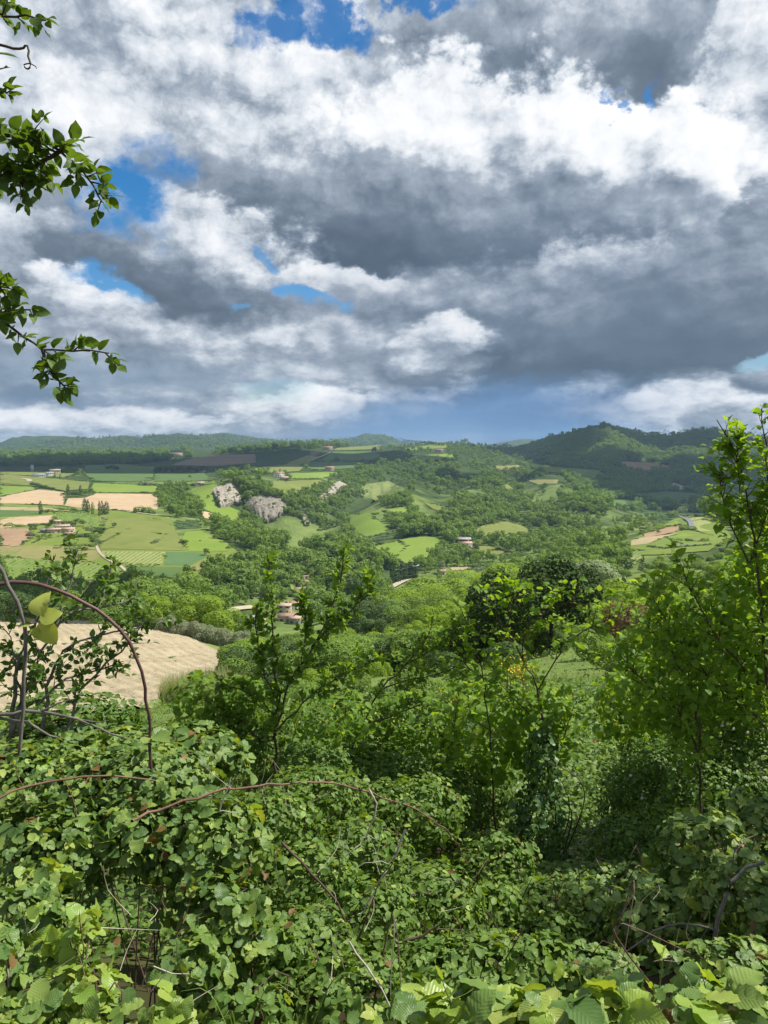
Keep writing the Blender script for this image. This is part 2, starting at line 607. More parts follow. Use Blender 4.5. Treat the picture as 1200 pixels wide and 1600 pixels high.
mat_field('vineyard_floor_pale', (.24, .27, .095), (.30, .315, .125), None, 30)
mat_field('track', (.36, .31, .22), (.43, .38, .28), None, 10)
mat_field('asphalt', (.16, .17, .19), (.20, .21, .23), None, 8)
mat_field('woodland_floor', (.040, .062, .018), (.075, .095, .030), (.10, .12, .04), 25)
mat_field('scree', (.36, .33, .27), (.45, .41, .34), (.2, .22, .1), 12)


def mat_hills():
    """the open ground: rough grass near, broken by darker scrub, far hills wooded"""
    m, T, b = new_mat('hill_ground')
    pos = T.node('ShaderNodeNewGeometry').outputs['Position']
    p = T.vmath('MULTIPLY', pos, (1, 1, .3))
    n1 = T.noise(p, 1 / 180., 6, .6)
    n2 = T.noise(p, 1 / 22., 5, .65)
    n3 = T.noise(p, 1 / 3., 4, .65)
    grass = T.mix(T.mrange(n2, .35, .65), (.100, .150, .040), (.170, .215, .062))
    wood = T.mix(T.mrange(n2, .35, .65), (.030, .052, .016), (.060, .090, .026))
    dist = T.vmath('LENGTH', p, out=1)
    far = T.mrange(dist, 900., 2600., .15, .95)
    fac = T.mrange(T.math('ADD', n1, T.math('MULTIPLY', far, .35)), .52, .62, 0, 1)
    col = T.mix(fac, grass, wood)
    # spring litter close to the viewer
    near = T.mrange(dist, 9., 40., 1.0, 0.0)
    col = T.mix(T.math('MULTIPLY', near, T.mrange(n3, .3, .5, .6, 1.0)), col, T.mix(T.mrange(n3, .4, .62), (.030, .022, .013), (.070, .052, .030)))
    T.l.new(col, b.inputs['Base Color'])
    b.inputs['Roughness'].default_value = 1.0
    b.inputs['Specular IOR Level'].default_value = .05
    bp = T.node('ShaderNodeBump')
    bp.inputs['Strength'].default_value = .8
    bp.inputs['Distance'].default_value = 3.0
    T.l.new(n2, bp.inputs['Height'])
    T.l.new(bp.outputs[0], b.inputs['Normal'])
    return m


mat_hills()


def mat_cliff(name='pale_rock', k=1.0):
    m, T, b = new_mat(name)
    pos = T.node('ShaderNodeTexCoord').outputs['Object']
    st = T.noise(T.vmath('MULTIPLY', pos, (.35, .35, .05)), 1.0, 6, .65)
    bed = T.noise(T.vmath('MULTIPLY', pos, (.03, .03, .5)), 1.0, 4, .6)
    col = T.ramp(st, [(.3, (.12, .11, .09)), (.43, (.30, .275, .23)), (.60, (.54, .50, .43)), (.8, (.42, .38, .31))])
    col = T.mix(T.mrange(bed, .55, .7, 0, .4), col, (.27, .24, .20))
    gr = T.noise(T.vmath('ADD', pos, (9., 3., 1.)), .16, 5, .7)
    col = T.mix(T.mrange(gr, .56, .64, 0, .8), col, (.10, .13, .05))
    col = T.mix(1.0, col, (k, k * .96, k * .92), blend='MULTIPLY')
    T.l.new(col, b.inputs['Base Color'])
    b.inputs['Roughness'].default_value = .95
    bp = T.node('ShaderNodeBump')
    bp.inputs['Distance'].default_value = 1.2
    bp.inputs['Strength'].default_value = .8
    T.l.new(st, bp.inputs['Height'])
    T.l.new(bp.outputs[0], b.inputs['Normal'])


mat_cliff('pale_rock', .72)
mat_cliff('dark_marl', .52)  # darker copy of the pale rock, shade put into its colour
mat_plain('bark', (.085, .066, .048), .9, .5, 9.0, .01)
mat_plain('grey_bark', (.16, .145, .125), .9, .5, 30.0, .002)
mat_plain('twig_brown', (.095, .062, .045), .75, .5, 30.0, .002)
mat_plain('cane_red', (.22, .120, .075), .6, .45, 30.0, .001, col2=(.11, .065, .042))
mat_plain('cane_purple', (.130, .070, .062), .5, .4, 25.0, .001)
mat_plain('dead_pale', (.46, .41, .34), .8, .35, 40.0, .001)
mat_plain('green_stem', (.13, .17, .05), .6, .3, 40.0)
# ------------------------------------------------------------------ the lie of the land
# heights fixed at points seen in the photograph: (px, py, forward distance)
SEEN = [
    # near slope that falls away under the hedge
    (-300, 1560, 2.6), (100, 1560, 2.6), (600, 1560, 2.6), (1100, 1560, 2.6), (1500, 1560, 2.6),
    (-250, 1420, 5), (100, 1420, 5), (500, 1400, 5), (900, 1370, 5), (1300, 1340, 5),
    (-200, 1240, 12), (100, 1240, 12), (400, 1230, 12), (700, 1190, 12), (940, 1165, 12), (1200, 1150, 12), (1450, 1140, 12),
    (100, 1165, 26), (300, 1150, 28), (500, 1120, 28), (700, 1100, 28), (940, 1080, 26), (1200, 1050, 28), (1450, 1040, 28),
    (-150, 1100, 65), (60, 1098, 68), (200, 1092, 70), (330, 1075, 66), (500, 1060, 62), (700, 1045, 62), (900, 1010, 62), (1100, 985, 62), (1350, 960, 62),
    (-100, 1020, 115), (60, 1024, 115), (200, 1030, 112), (340, 1040, 106), (520, 1035, 105), (700, 1020, 105), (900, 985, 110), (1080, 955, 110), (1350, 930, 110),
    (-100, 974, 168), (60, 977, 166), (180, 980, 163), (300, 1000, 152), (380, 1020, 140), (520, 1015, 160), (700, 985, 170), (900, 955, 170), (1080, 930, 180), (1350, 900, 180),
    # valley floor and village
    (60, 990, 270), (250, 1010, 270), (420, 1010, 300), (600, 985, 300), (800, 955, 290), (1000, 915, 290), (1250, 880, 290),
    (0, 925, 470), (200, 945, 450), (380, 972, 440), (450, 968, 480), (470, 912, 560), (560, 930, 520), (640, 905, 620), (760, 905, 620), (900, 880, 480), (1000, 862, 480),
    (1150, 850, 440), (1350, 840, 450),
    (420, 900, 560), (330, 905, 560), (500, 870, 640),
    # plateau of fields on the left
    (-150, 905, 600), (20, 902, 590), (160, 905, 590), (300, 895, 590), (380, 885, 600),
    (-150, 850, 690), (30, 852, 690), (200, 852, 690), (330, 855, 700), (-100, 825, 790), (100, 828, 780), (250, 830, 790), (400, 845, 740),
    (-100, 795, 930), (60, 797, 930), (200, 798, 930), (300, 806, 930), (370, 822, 870),
    (-100, 767, 1200), (50, 768, 1180), (180, 767, 1200), (300, 768, 1200),
    (-100, 745, 1600), (60, 746, 1570), (200, 746, 1600), (320, 748, 1500),
    (-100, 733, 2050), (80, 733, 2050), (230, 733, 2050), (360, 734, 2000),
    (-100, 722, 2700), (60, 722, 2700), (250, 722, 2600), (400, 720, 2500),
    (-100, 712, 3300), (100, 712, 3300), (250, 711, 3100), (400, 700, 3100),
    # gorge between the plateaus
    (352, 754, 1140), (368, 795, 1090), (410, 765, 1110), (430, 822, 1010), (490, 800, 1080), (560, 770, 1350), (600, 742, 1600), (470, 845, 800), (540, 830, 900), (520, 752, 1300),
    (455, 762, 1180), (500, 752, 1270), (430, 748, 1290), (470, 742, 1450), (400, 738, 1600),
    # middle hill
    (580, 722, 2000), (650, 712, 2250), (530, 712, 2400), (560, 705, 2800), (640, 697, 2700), (700, 704, 2450), (740, 697, 2750), (500, 695, 3100),
    (600, 780, 1150), (620, 765, 1250), (680, 738, 1650), (700, 760, 1400), (760, 770, 1300), (780, 740, 1650), (820, 722, 2000), (840, 750, 1500),
    (560, 810, 960), (600, 822, 900), (650, 805, 960), (720, 812, 950), (790, 822, 930), (700, 840, 830), (640, 868, 740), (590, 880, 700), (760, 865, 740), (700, 890, 660),
    (870, 775, 1250), (900, 800, 1080), (930, 818, 980), (850, 840, 830), (950, 832, 830), (830, 862, 720),
    # valley that runs away on the right
    (960, 796, 1300), (1010, 806, 1400), (930, 776, 1600), (1020, 786, 1650), (1100, 790, 1650), (1160, 775, 1750), (1250, 770, 1750),
    (940, 754, 1950), (1060, 762, 1950), (1150, 752, 2100), (1010, 728, 2450), (880, 725, 2300), (1100, 725, 2500), (1200, 730, 2500),
    (870, 696, 2900), (945, 662, 3100), (1010, 680, 3200), (1040, 685, 3300), (1100, 672, 3500), (1180, 684, 3600), (1300, 680, 3600), (820, 710, 2700), (900, 705, 2600), (1050, 705, 2800),
    (1400, 690, 3500),
    # spur with the road
    (980, 852, 540), (1010, 836, 610), (1080, 843, 560), (1060, 822, 660), (1110, 822, 650), (1075, 806, 740), (1150, 835, 600), (1180, 810, 680), (1150, 796, 720), (1250, 800, 700), (1400, 800, 700),
    (1300, 830, 560),
]
# ground hidden behind the crests: (px, tangent of the angle below the eye, distance)
HIDDEN = [
    (1075, -.110, 900), (1180, -.105, 900), (1010, -.105, 820), (1300, -.10, 950), (1080, -.082, 1250), (1250, -.078, 1300),
    (950, -.005, 4500), (1050, -.01, 4500), (1200, -.01, 4800), (840, -.004, 4200), (700, -.008, 3800), (600, -.010, 4200), (500, -.010, 4200), (380, -.008, 4200),
    (200, -.012, 4300), (50, -.012, 4300), (-150, -.012, 4300),
]
# skyline behind: (px, py, distance)
FAR = [(-200, 700, 7000), (-80, 697, 7000), (20, 699, 7000), (60, 694, 7000), (105, 690, 7000), (150, 696, 7000), (195, 688, 7000), (240, 693, 7000), (290, 688, 6800), (335, 683, 6600), (372, 686, 6600),
       (410, 696, 6800), (460, 698, 7000), (540, 692, 7000), (570, 683, 7000), (585, 690, 7000), (600, 685, 7000), (625, 692, 7000), (700, 703, 7500), (780, 698, 8000), (820, 695, 8000), (870, 700, 8000),
       (1000, 705, 8000), (1200, 705, 8000), (1500, 700, 8000)]


# separate hills on the skyline: px, half width px, height px, distance
HILLS = [(62, 40, 6, 6900), (108, 34, 7, 6300), (195, 46, 6, 6900), (255, 30, 6, 6300), (335, 52, 6, 6700), (285, 30, 5, 7000), (570, 14, 7, 6900), (602, 15, 6, 7000), (20, 30, 5, 7000), (430, 40, 6, 6700), (150, 60, 6, 5000), (300, 50, 5, 5200), (820, 45, 7, 8000)]


# folds cut into the slopes: depth, half width, line as (px, distance)
FOLDS = [
    (24, 50, [(470, 800), (480, 940), (518, 1090), (558, 1260), (592, 1500), (640, 1750)]), (14, 40, [(400, 1080), (440, 1000), (478, 930)]),
    (16, 45, [(690, 960), (684, 1150), (700, 1400), (735, 1650)]), (20, 55, [(850, 980), (846, 1250), (815, 1550), (790, 1850)]), (14, 40, [(770, 1000), (775, 1200), (762, 1380)]),
    (-16, 50, [(730, 1050), (735, 1250), (760, 1550)]), (-14, 45, [(640, 1100), (650, 1300)]), (-18, 60, [(900, 1120), (880, 1400), (850, 1700)]),
    (34, 90, [(905, 1950), (915, 2400), (900, 2950)]), (40, 100, [(1045, 2000), (1050, 2500), (1020, 3150)]), (30, 90, [(985, 2350), (985, 2700), (970, 2950)]), (36, 110, [(1140, 2100), (1120, 2700), (1070, 3250)]),
    (-26, 110, [(950, 2300), (945, 2800)]), (-26, 110, [(1090, 2400), (1075, 3000)]), (26, 80, [(850, 2050), (855, 2500)]),
]


def _ctrl():
    pts = []
    for px, py, Y in SEEN + FAR:
        x, y, z = pix_dir(px, py)
        h = math.hypot(x, y)
        pts.append((math.atan2(x, y), math.log(Y / y * h), z / h))
    for px, t, Y in HIDDEN:
        x, y, z = pix_dir(px, 780)
        pts.append((math.atan2(x, y), math.log(Y / y * math.hypot(x, y)), t))
    for a in (-140, -90, -55, 55, 90, 140, 180):
        for r, zz in ((.6, -1.75), (3, -2.0), (10, -1.5), (60, -6), (300, -30), (1500, -60), (8500, -100)):
            if abs(a) == 55 and 2 < r < 4000:
                continue
            pts.append((R(a), math.log(r), zz / r))
    for a in (-25, -12, 0, 12, 25):
        pts.append((R(a), math.log(.35), -1.80 / .35))
        pts.append((R(a), math.log(.9), -1.88 / .9))
        pts.append((R(a), math.log(9500), -.012))
    return np.array(pts)


_C = _ctrl()
_SA, _SL, _CC = 1 / .11, 1 / .26, .30


def _kern(d2):
    return np.sqrt(d2 + _CC * _CC)


# heights near the eye are steep in angle: interpolate a compressed tangent
def _g(t):
    return np.arcsinh(t * 12.0)


def _gi(v):
    return np.sinh(v) / 12.0


def _fit():
    X = _C[:, :2] * np.array([_SA, _SL])
    d2 = ((X[:, None] - X[None]) ** 2).sum(-1)
    A = _kern(d2) - np.eye(len(X)) * .02
    n = len(X)
    Pm = np.concatenate([np.ones((n, 1)), X], 1)
    M = np.block([[A, Pm], [Pm.T, np.zeros((3, 3))]])
    w = np.linalg.solve(M, np.concatenate([_g(_C[:, 2]), np.zeros(3)]))
    return X, w


_X, _W = _fit()


def ground_z(x, y, noise=True):
    x = np.atleast_1d(np.asarray(x, dtype=np.float64))
    y = np.atleast_1d(np.asarray(y, dtype=np.float64))
    shp = x.shape
    x, y = x.ravel(), y.ravel()
    out = np.empty(len(x))
    r = np.maximum(np.hypot(x, y), .3)
    q = np.stack([np.arctan2(x, y) * _SA, np.log(r) * _SL], 1)
    n = len(_X)
    for i in range(0, len(x), 20000):
        s = slice(i, i + 20000)
        d2 = ((q[s, None] - _X[None]) ** 2).sum(-1)
        out[s] = _kern(d2) @ _W[:n] + _W[n] + q[s] @ _W[n + 1:]
    z = _gi(out) * r
    if noise:
        hilly = smooth01((r - 900) / 1500)
        z = z + fbm(x / 260., y / 260., 3, 4) * 12.0 * smooth01((r - 350) / 900) * (.35 + .65 * hilly)
        far = smooth01((r - 3600) / 1500)
        rid = 0.5 - np.abs(fbm(x / 900., y / 900., 11, 4))
        z = z + (rid - .36) * 150 * far
        for depth, width, line in FOLDS:
            L = np.array([((px_ - 600) / F * Y_, Y_) for px_, Y_ in line])
            best = np.full(x.shape, 1e9)
            for k in range(len(L) - 1):
                d = L[k + 1] - L[k]
                t = np.clip(((x - L[k, 0]) * d[0] + (y - L[k, 1]) * d[1]) / (d @ d), 0, 1)
                best = np.minimum(best, np.hypot(x - L[k, 0] - t * d[0], y - L[k, 1] - t * d[1]))
            z = z - depth * np.exp(-(best / width) ** 2)
        for hx, hw, hh, hy in HILLS:
            dx_, dy_, _ = pix_dir(hx, 700)
            a0, r0 = math.atan2(dx_, dy_), hy
            z = z + hh * hy / F * np.exp(-((np.arctan2(x, y) - a0) / (hw / F)) ** 2 - ((np.log(r) - math.log(r0)) / .13) ** 2)
        z = z + fbm(x / 9., y / 9., 5, 3) * .55 * smooth01((r - 8) / 40) * smooth01((240 - r) / 100)
    return z.reshape(shp)


def hit_ground(px, py, near=1.5, far=9000, noise=True):
    """first meeting of the lines of sight through pixels with the ground: world points (n,3)"""
    px = np.atleast_1d(np.asarray(px, float))
    py = np.atleast_1d(np.asarray(py, float))
    a = (px - 600) / F
    bb = (800 - py) / F
    c, s = math.cos(PITCH), math.sin(PITCH)
    dx, dy, dz = a, c + bb * s, -s + bb * c
    Y = np.exp(np.linspace(math.log(near), math.log(far), 420))
    ys = np.broadcast_to(Y, (len(px), len(Y)))
    xs = dx[:, None] / dy[:, None] * ys
    zs = dz[:, None] / dy[:, None] * ys
    below = zs < GZ(xs, ys)
    k = np.argmax(below, 1)
    k = np.where(below.any(1), np.maximum(k, 1), len(Y) - 1)
    lo, hi = Y[k - 1], Y[k]
    for _ in range(12):
        mid = (lo + hi) / 2
        u = (dz / dy * mid) < GZ(dx / dy * mid, mid)
        hi = np.where(u, mid, hi)
        lo = np.where(u, lo, mid)
    x, z = dx / dy * hi, dz / dy * hi
    return np.stack([x, hi, z], 1)


# --- grid of the ground, polar about the viewpoint; also used to look heights up quickly
_PHI = np.concatenate([np.linspace(-math.pi, -.80, 40)[:-1], np.linspace(-.80, .80, 420), np.linspace(.80, math.pi, 40)[1:]])
_LR = np.concatenate([np.linspace(math.log(.4), math.log(30), 120)[:-1], np.linspace(math.log(30), math.log(9300), 400)])


def _grid():
    ph, lr = np.meshgrid(_PHI, _LR, indexing='ij')
    r = np.exp(lr)
    x, y = np.sin(ph) * r, np.cos(ph) * r
    z = ground_z(x, y)
    # level behind the viewer so that the circle closes
    z = np.where(np.abs(ph) > 3.0, np.where(r < 20, -1.7, z), z)
    return x, y, z


_GX, _GY, _GZ = _grid()


def GZ(x, y):
    """height of the ground sheet, read from its own grid"""
    x = np.asarray(x, float)
    y = np.asarray(y, float)
    ph = np.arctan2(x, y)
    lr = np.log(np.maximum(np.hypot(x, y), .41))
    i = np.clip(np.searchsorted(_PHI, ph) - 1, 0, len(_PHI) - 2)
    j = np.clip(np.searchsorted(_LR, lr) - 1, 0, len(_LR) - 2)
    u = np.clip((ph - _PHI[i]) / (_PHI[i + 1] - _PHI[i]), 0, 1)
    v = np.clip((lr - _LR[j]) / (_LR[j + 1] - _LR[j]), 0, 1)
    return (_GZ[i, j] * (1 - u) + _GZ[i + 1, j] * u) * (1 - v) + (_GZ[i, j + 1] * (1 - u) + _GZ[i + 1, j + 1] * u) * v


def gz(x, y):
    return float(GZ(np.array([x]), np.array([y]))[0])


def on(px, py, **kw):
    p = hit_ground([px], [py], **kw)[0]
    return Vector(p)


def build_ground():
    ni, nj = _GX.shape
    v = np.stack([_GX.ravel(), _GY.ravel(), _GZ.ravel()], 1)
    i, j = np.meshgrid(np.arange(ni - 1), np.arange(nj - 1), indexing='ij')
    a = (i * nj + j).ravel()
    f = np.stack([a, a + nj, a + nj + 1, a + 1], 1)[:, ::-1]
    c = len(v)
    v = np.concatenate([v, [[0, 0, -1.8]]])
    k = np.arange(ni - 1)
    f3 = np.stack([np.full(ni - 1, c), k * nj, (k + 1) * nj], 1)[:, ::-1]
    o = obj_np('ground', v, [f, f3], [MATS['hill_ground']], smooth=True)
    tag(o, kind='structure')


build_ground()


# ------------------------------------------------------------------ sheets laid on the ground
def inside(poly, x, y):
    poly = np.asarray(poly, float)
    n = len(poly)
    r = np.zeros(np.shape(x), bool)
    j = n - 1
    for i in range(n):
        xi, yi = poly[i]
        xj, yj = poly[j]
        c = ((yi > y) != (yj > y)) & (x < (xj - xi) * (y - yi) / (yj - yi + 1e-12) + xi)
        r ^= c
        j = i
    return r


def ground_poly(pix, noise_px=1.2, step=7.0):
    """polygon of photograph pixels -> polygon on the ground in metres (x, y)"""
    out = []
    n = len(pix)
    for i in range(n):
        a, b = np.array(pix[i], float), np.array(pix[(i + 1) % n], float)
        k = max(1, int(np.hypot(*(b - a)) / step))
        for t in range(k):
            p = a + (b - a) * t / k
            if t:
                p = p + RNG.normal(0, .35, 2) * noise_px * np.array([1, .35])
            out.append(p)
    out = np.array(out)
    w = hit_ground(out[:, 0], out[:, 1], near=30)
    return w[:, :2]


def drape(name, poly, mat, lift, step=None, parent=None, bumps=None):
    """a sheet that follows the ground inside a polygon given in metres"""
    poly = np.asarray(poly, float)
    lo, hi = poly.min(0), poly.max(0)
    if step is None:
        step = max(3.0, min(30.0, max(hi - lo) / 26))
    gx, gy = np.meshgrid(np.arange(lo[0], hi[0], step), np.arange(lo[1], hi[1], step))
    gx, gy = gx.ravel(), gy.ravel()
    m = inside(poly, gx, gy)
    pts = np.concatenate([poly, np.stack([gx[m], gy[m]], 1)])
    n = len(poly)
    vs, es, fs, *_ = delaunay_2d_cdt([Vector(p) for p in pts], [(i, (i + 1) % n) for i in range(n)], [], 1, 1e-4)
    v = np.array([(p.x, p.y) for p in vs])
    z = GZ(v[:, 0], v[:, 1]) + lift
    if bumps is not None:
        z = z + bumps(v[:, 0], v[:, 1])
    f = np.array([q for q in fs if len(q) == 3], dtype=np.int32)
    # upward facing
    a, b, c = v[f[:, 0]], v[f[:, 1]], v[f[:, 2]]
    cr = (b[:, 0] - a[:, 0]) * (c[:, 1] - a[:, 1]) - (b[:, 1] - a[:, 1]) * (c[:, 0] - a[:, 0])
    f[cr < 0] = f[cr < 0][:, ::-1]
    return obj_np(name, np.column_stack([v, z]), [f], [MATS[mat]], parent, smooth=True)


def z1(pts, ox=0, oy=640, s=3.0):
    return [(ox + x / s, oy + y / s) for x, y in pts]


def z2(pts):
    return z1(pts, 300, 640, 3.0)


def z3(pts):
    return z1(pts, 600, 640, 4.0)


def z4(pts):
    return z1(pts, 850, 620, 1200 / 350.)


FIELDS = [
    # plateau on the left, from the gorge back to the wooded ridge
    ('meadow', z1([(0, 640), (455, 640), (600, 560), (1080, 640), (1150, 690), (1110, 745), (900, 800), (600, 800), (0, 800)])),
    ('meadow', z1([(0, 440), (520, 470), (790, 500), (830, 560), (700, 640), (450, 660), (0, 640)])),
    ('dry_meadow', z1([(0, 655), (110, 640), (455, 642), (470, 690), (430, 715), (250, 715), (60, 692), (0, 692)])),
    ('teal_crop', z1([(150, 625), (260, 598), (430, 598), (455, 634), (300, 642), (150, 642)])),
    ('soil_tan', z1([(0, 510), (245, 497), (255, 520), (235, 540), (0, 556)])),
    ('soil_brown', z1([(0, 558), (130, 560), (165, 592), (95, 640), (0, 650)])),
    ('stubble', z1([(0, 650), (105, 642), (100, 662), (0, 662)])),
    ('soil_tan', z1([(0, 412), (60, 398), (180, 376), (300, 388), (306, 410), (296, 450), (0, 440)])),
    ('soil_tan', z1([(318, 418), (400, 415), (450, 394), (720, 397), (755, 430), (735, 470), (640, 478), (520, 474), (302, 455)])),
    ('dark_crop', z1([(0, 442), (300, 455), (400, 472), (380, 478), (200, 462), (0, 456)])),
    ('stubble', z1([(0, 457), (200, 461), (390, 480), (380, 488), (200, 476), (0, 472)])),
    ('dark_crop', z1([(0, 474), (190, 478), (240, 492), (0, 506)])),
    ('stubble', z1([(515, 492), (790, 507), (796, 514), (515, 503)])),
    ('vineyard_floor', z1([(255, 486), (390, 478), (470, 505), (468, 545), (380, 536), (262, 522)])),
    ('olive_meadow', z1([(540, 510), (798, 517), (808, 560), (850, 612), (868, 664), (470, 654), (452, 600), (500, 560)])),
    ('vineyard_floor_pale', z1([(475, 666), (776, 669), (758, 731), (582, 727), (502, 692)])),
    ('teal_crop', z1([(779, 669), (958, 673), (968, 690), (880, 734), (770, 732)])),
    ('bright_meadow', z1([(868, 576), (940, 570), (1070, 630), (1070, 665), (886, 668), (853, 612)])),
    ('dry_meadow', z1([(985, 690), (1130, 680), (1150, 697), (1110, 742), (930, 768), (884, 742)])),
    ('dark_crop', z1([(582, 737), (876, 742), (896, 780), (850, 798), (606, 772)])),
    ('dark_crop', z1([(815, 527), (930, 522), (940, 556), (820, 562)])),
    ('vineyard_floor', z1([(60, 697), (430, 720), (560, 762), (600, 790), (0, 800), (0, 700)])),
    ('bright_meadow', z1([(440, 345), (735, 358), (738, 390), (452, 391), (424, 372)])),
    ('bright_meadow', z1([(0, 360), (140, 362), (178, 374), (42, 400), (0, 410)])),
    ('olive_meadow', z1([(0, 300), (180, 318), (422, 340), (412, 374), (292, 382), (182, 362), (0, 352)])),
    ('dark_crop', z1([(400, 262), (560, 255), (725, 270), (718, 332), (620, 340), (440, 336), (385, 296)])),  # dark green carries cloud shade in its colour
    ('dark_crop', z1([(722, 300), (950, 297), (1000, 330), (862, 341), (722, 337)])),
    ('meadow', z1([(740, 342), (1000, 336), (1020, 350), (860, 356), (742, 356)])),
    ('soil_grey', z1([(800, 262), (880, 235), (1000, 215), (1200, 210), (1200, 250), (1010, 266)])),
    ('bright_meadow', z1([(872, 380), (1000, 348), (1026, 354), (996, 390), (1038, 440), (1130, 480), (1128, 530), (1080, 545), (1000, 522), (1040, 502), (942, 462), (920, 420)])),
    ('soil_tan', z1([(946, 476), (1018, 490), (1038, 505), (1010, 521), (952, 508)])),
    ('olive_meadow', z1([(0, 290), (160, 296), (300, 300), (380, 300), (300, 320), (0, 302)])),
    # between the cliffs and beyond
    ('bright_meadow', z2([(452, 301), (660, 293), (688, 300), (610, 324), (462, 325)])),
    ('olive_meadow', z2([(380, 335), (600, 330), (624, 345), (560, 370), (490, 408), (372, 390)])),
    ('dark_crop', z2([(660, 197), (850, 196), (888, 215), (850, 240), (602, 242)])),
    ('dark_crop', z2([(500, 256), (600, 246), (830, 246), (760, 275), (562, 285)])),
    ('olive_meadow', z2([(250, 275), (420, 262), (540, 215), (600, 222), (500, 290), (330, 302)])),
    ('bright_meadow', z2([(1050, 216), (1200, 208), (1200, 235), (992, 240)])),
    ('olive_meadow', z2([(682, 181), (890, 165), (888, 188), (662, 192)])),
    ('meadow', z2([(1000, 182), (1200, 155), (1200, 180), (1010, 194)])),
    ('vineyard_floor', z2([(812, 352), (920, 335), (1000, 375), (1010, 400), (870, 430), (782, 402)])),
    ('bright_meadow', z2([(740, 495), (860, 485), (850, 510), (900, 540), (958, 570), (820, 598), (770, 585), (740, 552)])),
    ('bright_meadow', z2([(892, 475), (1000, 455), (1028, 470), (960, 498)])),
    ('bright_meadow', z2([(832, 646), (1080, 590), (1196, 612), (1130, 690), (1012, 726), (902, 690)])),
    ('meadow', z2([(800, 656), (826, 650), (898, 692), (880, 718)])),
    ('olive_meadow', z2([(840, 640), (960, 612), (1010, 640), (960, 690), (900, 680)])),
    ('olive_meadow', z3([(562, 760), (620, 725), (770, 700), (850, 720), (948, 764), (800, 776), (640, 808), (562, 800)])),
    ('olive_meadow', z3([(552, 860), (680, 850), (730, 880), (838, 900), (780, 910), (562, 914)])),
    ('stubble', z3([(402, 985), (550, 984), (600, 975), (560, 1000), (430, 1009)])),
    ('meadow', z3([(560, 985), (680, 960), (798, 956), (760, 1000), (642, 1000)])),
    ('dry_meadow', z3([(692, 350), (850, 350), (858, 385), (800, 384), (702, 374)])),
    ('bright_meadow', z3([(932, 360), (1030, 350), (1100, 380), (1198, 380), (1198, 400), (1012, 394)])),
    ('bright_meadow', z3([(132, 310), (460, 280), (450, 310), (300, 320)])),
    ('dry_meadow', z3([(880, 440), (1090, 440), (1080, 465), (960, 470)])),
    ('olive_meadow', z3([(250, 580), (400, 610), (500, 654), (400, 650), (300, 620)])),
    ('olive_meadow', z3([(700, 455), (780, 470), (860, 530), (800, 525), (740, 490)])),
    ('meadow', z3([(290, 206), (400, 206), (390, 224), (300, 224)])),
    # far side of the valley on the right
    ('soil_brown', z4([(382, 346), (600, 355), (750, 385), (700, 395), (600, 400), (520, 412), (452, 400)])),
    ('dark_crop', z4([(492, 521), (650, 508), (838, 520), (848, 560), (602, 578), (482, 545)])),
    ('dark_crop', z4([(332, 556), (480, 551), (518, 570), (450, 608), (352, 598)])),
    ('dark_crop', z4([(512, 630), (660, 626), (640, 640), (522, 654)])),
    ('scree', z4([(657, 490), (690, 459), (720, 470), (818, 500), (720, 499)])),
    ('meadow', z4([(0, 372), (180, 385), (290, 396), (368, 440), (200, 449), (0, 402)])),
    ('olive_meadow', z4([(150, 335), (300, 340), (300, 350), (160, 350)])),
    ('dry_meadow', z4([(820, 310), (980, 312), (1000, 322), (840, 322)])),
    # spur with the road
    ('meadow', z4([(420, 800), (560, 715), (700, 655), (860, 630), (960, 690), (1010, 760), (880, 830), (600, 850), (450, 850)])),
    ('bright_meadow', z4([(562, 712), (700, 666), (738, 682), (640, 700), (522, 740)])),
    ('soil_brown', z4([(522, 740), (640, 702), (754, 690), (748, 714), (640, 740), (542, 754)])),
    ('stubble', z4([(412, 790), (520, 757), (718, 735), (640, 756), (560, 790), (442, 804)])),
    ('vineyard_floor_pale', z4([(762, 650), (848, 645), (928, 700), (900, 738), (802, 720), (806, 690)])),
    ('bright_meadow', z4([(662, 755), (790, 724), (888, 745), (860, 780), (742, 774)])),
    ('vineyard_floor_pale', z4([(190, 870), (240, 826), (300, 823), (250, 870), (212, 890)])),
    ('vineyard_floor_pale', z4([(462, 826), (528, 826), (510, 890), (472, 904)])),
]
WORLD_FIELDS = []
for k, (mat, pix) in enumerate(FIELDS):
    poly = ground_poly(pix)
    cen = poly.mean(0)
    dist = np.hypot(*cen)
    lift = .22 + dist * .0003 + .07 * (k % 3) + (.0 if len(pix) < 9 else -.06)
    nm = {'soil': 'ploughed_field', 'viney': 'vineyard_field', 'scree': 'bare_slope', 'stubb': 'stubble_field', 'dark_': 'crop_field', 'teal_': 'crop_field'}
    name = next((v for q, v in nm.items() if mat.startswith(q)), 'meadow_field')
    o = drape(name, poly, mat, lift)
    tag(o, kind='structure')
    WORLD_FIELDS.append((mat, poly))


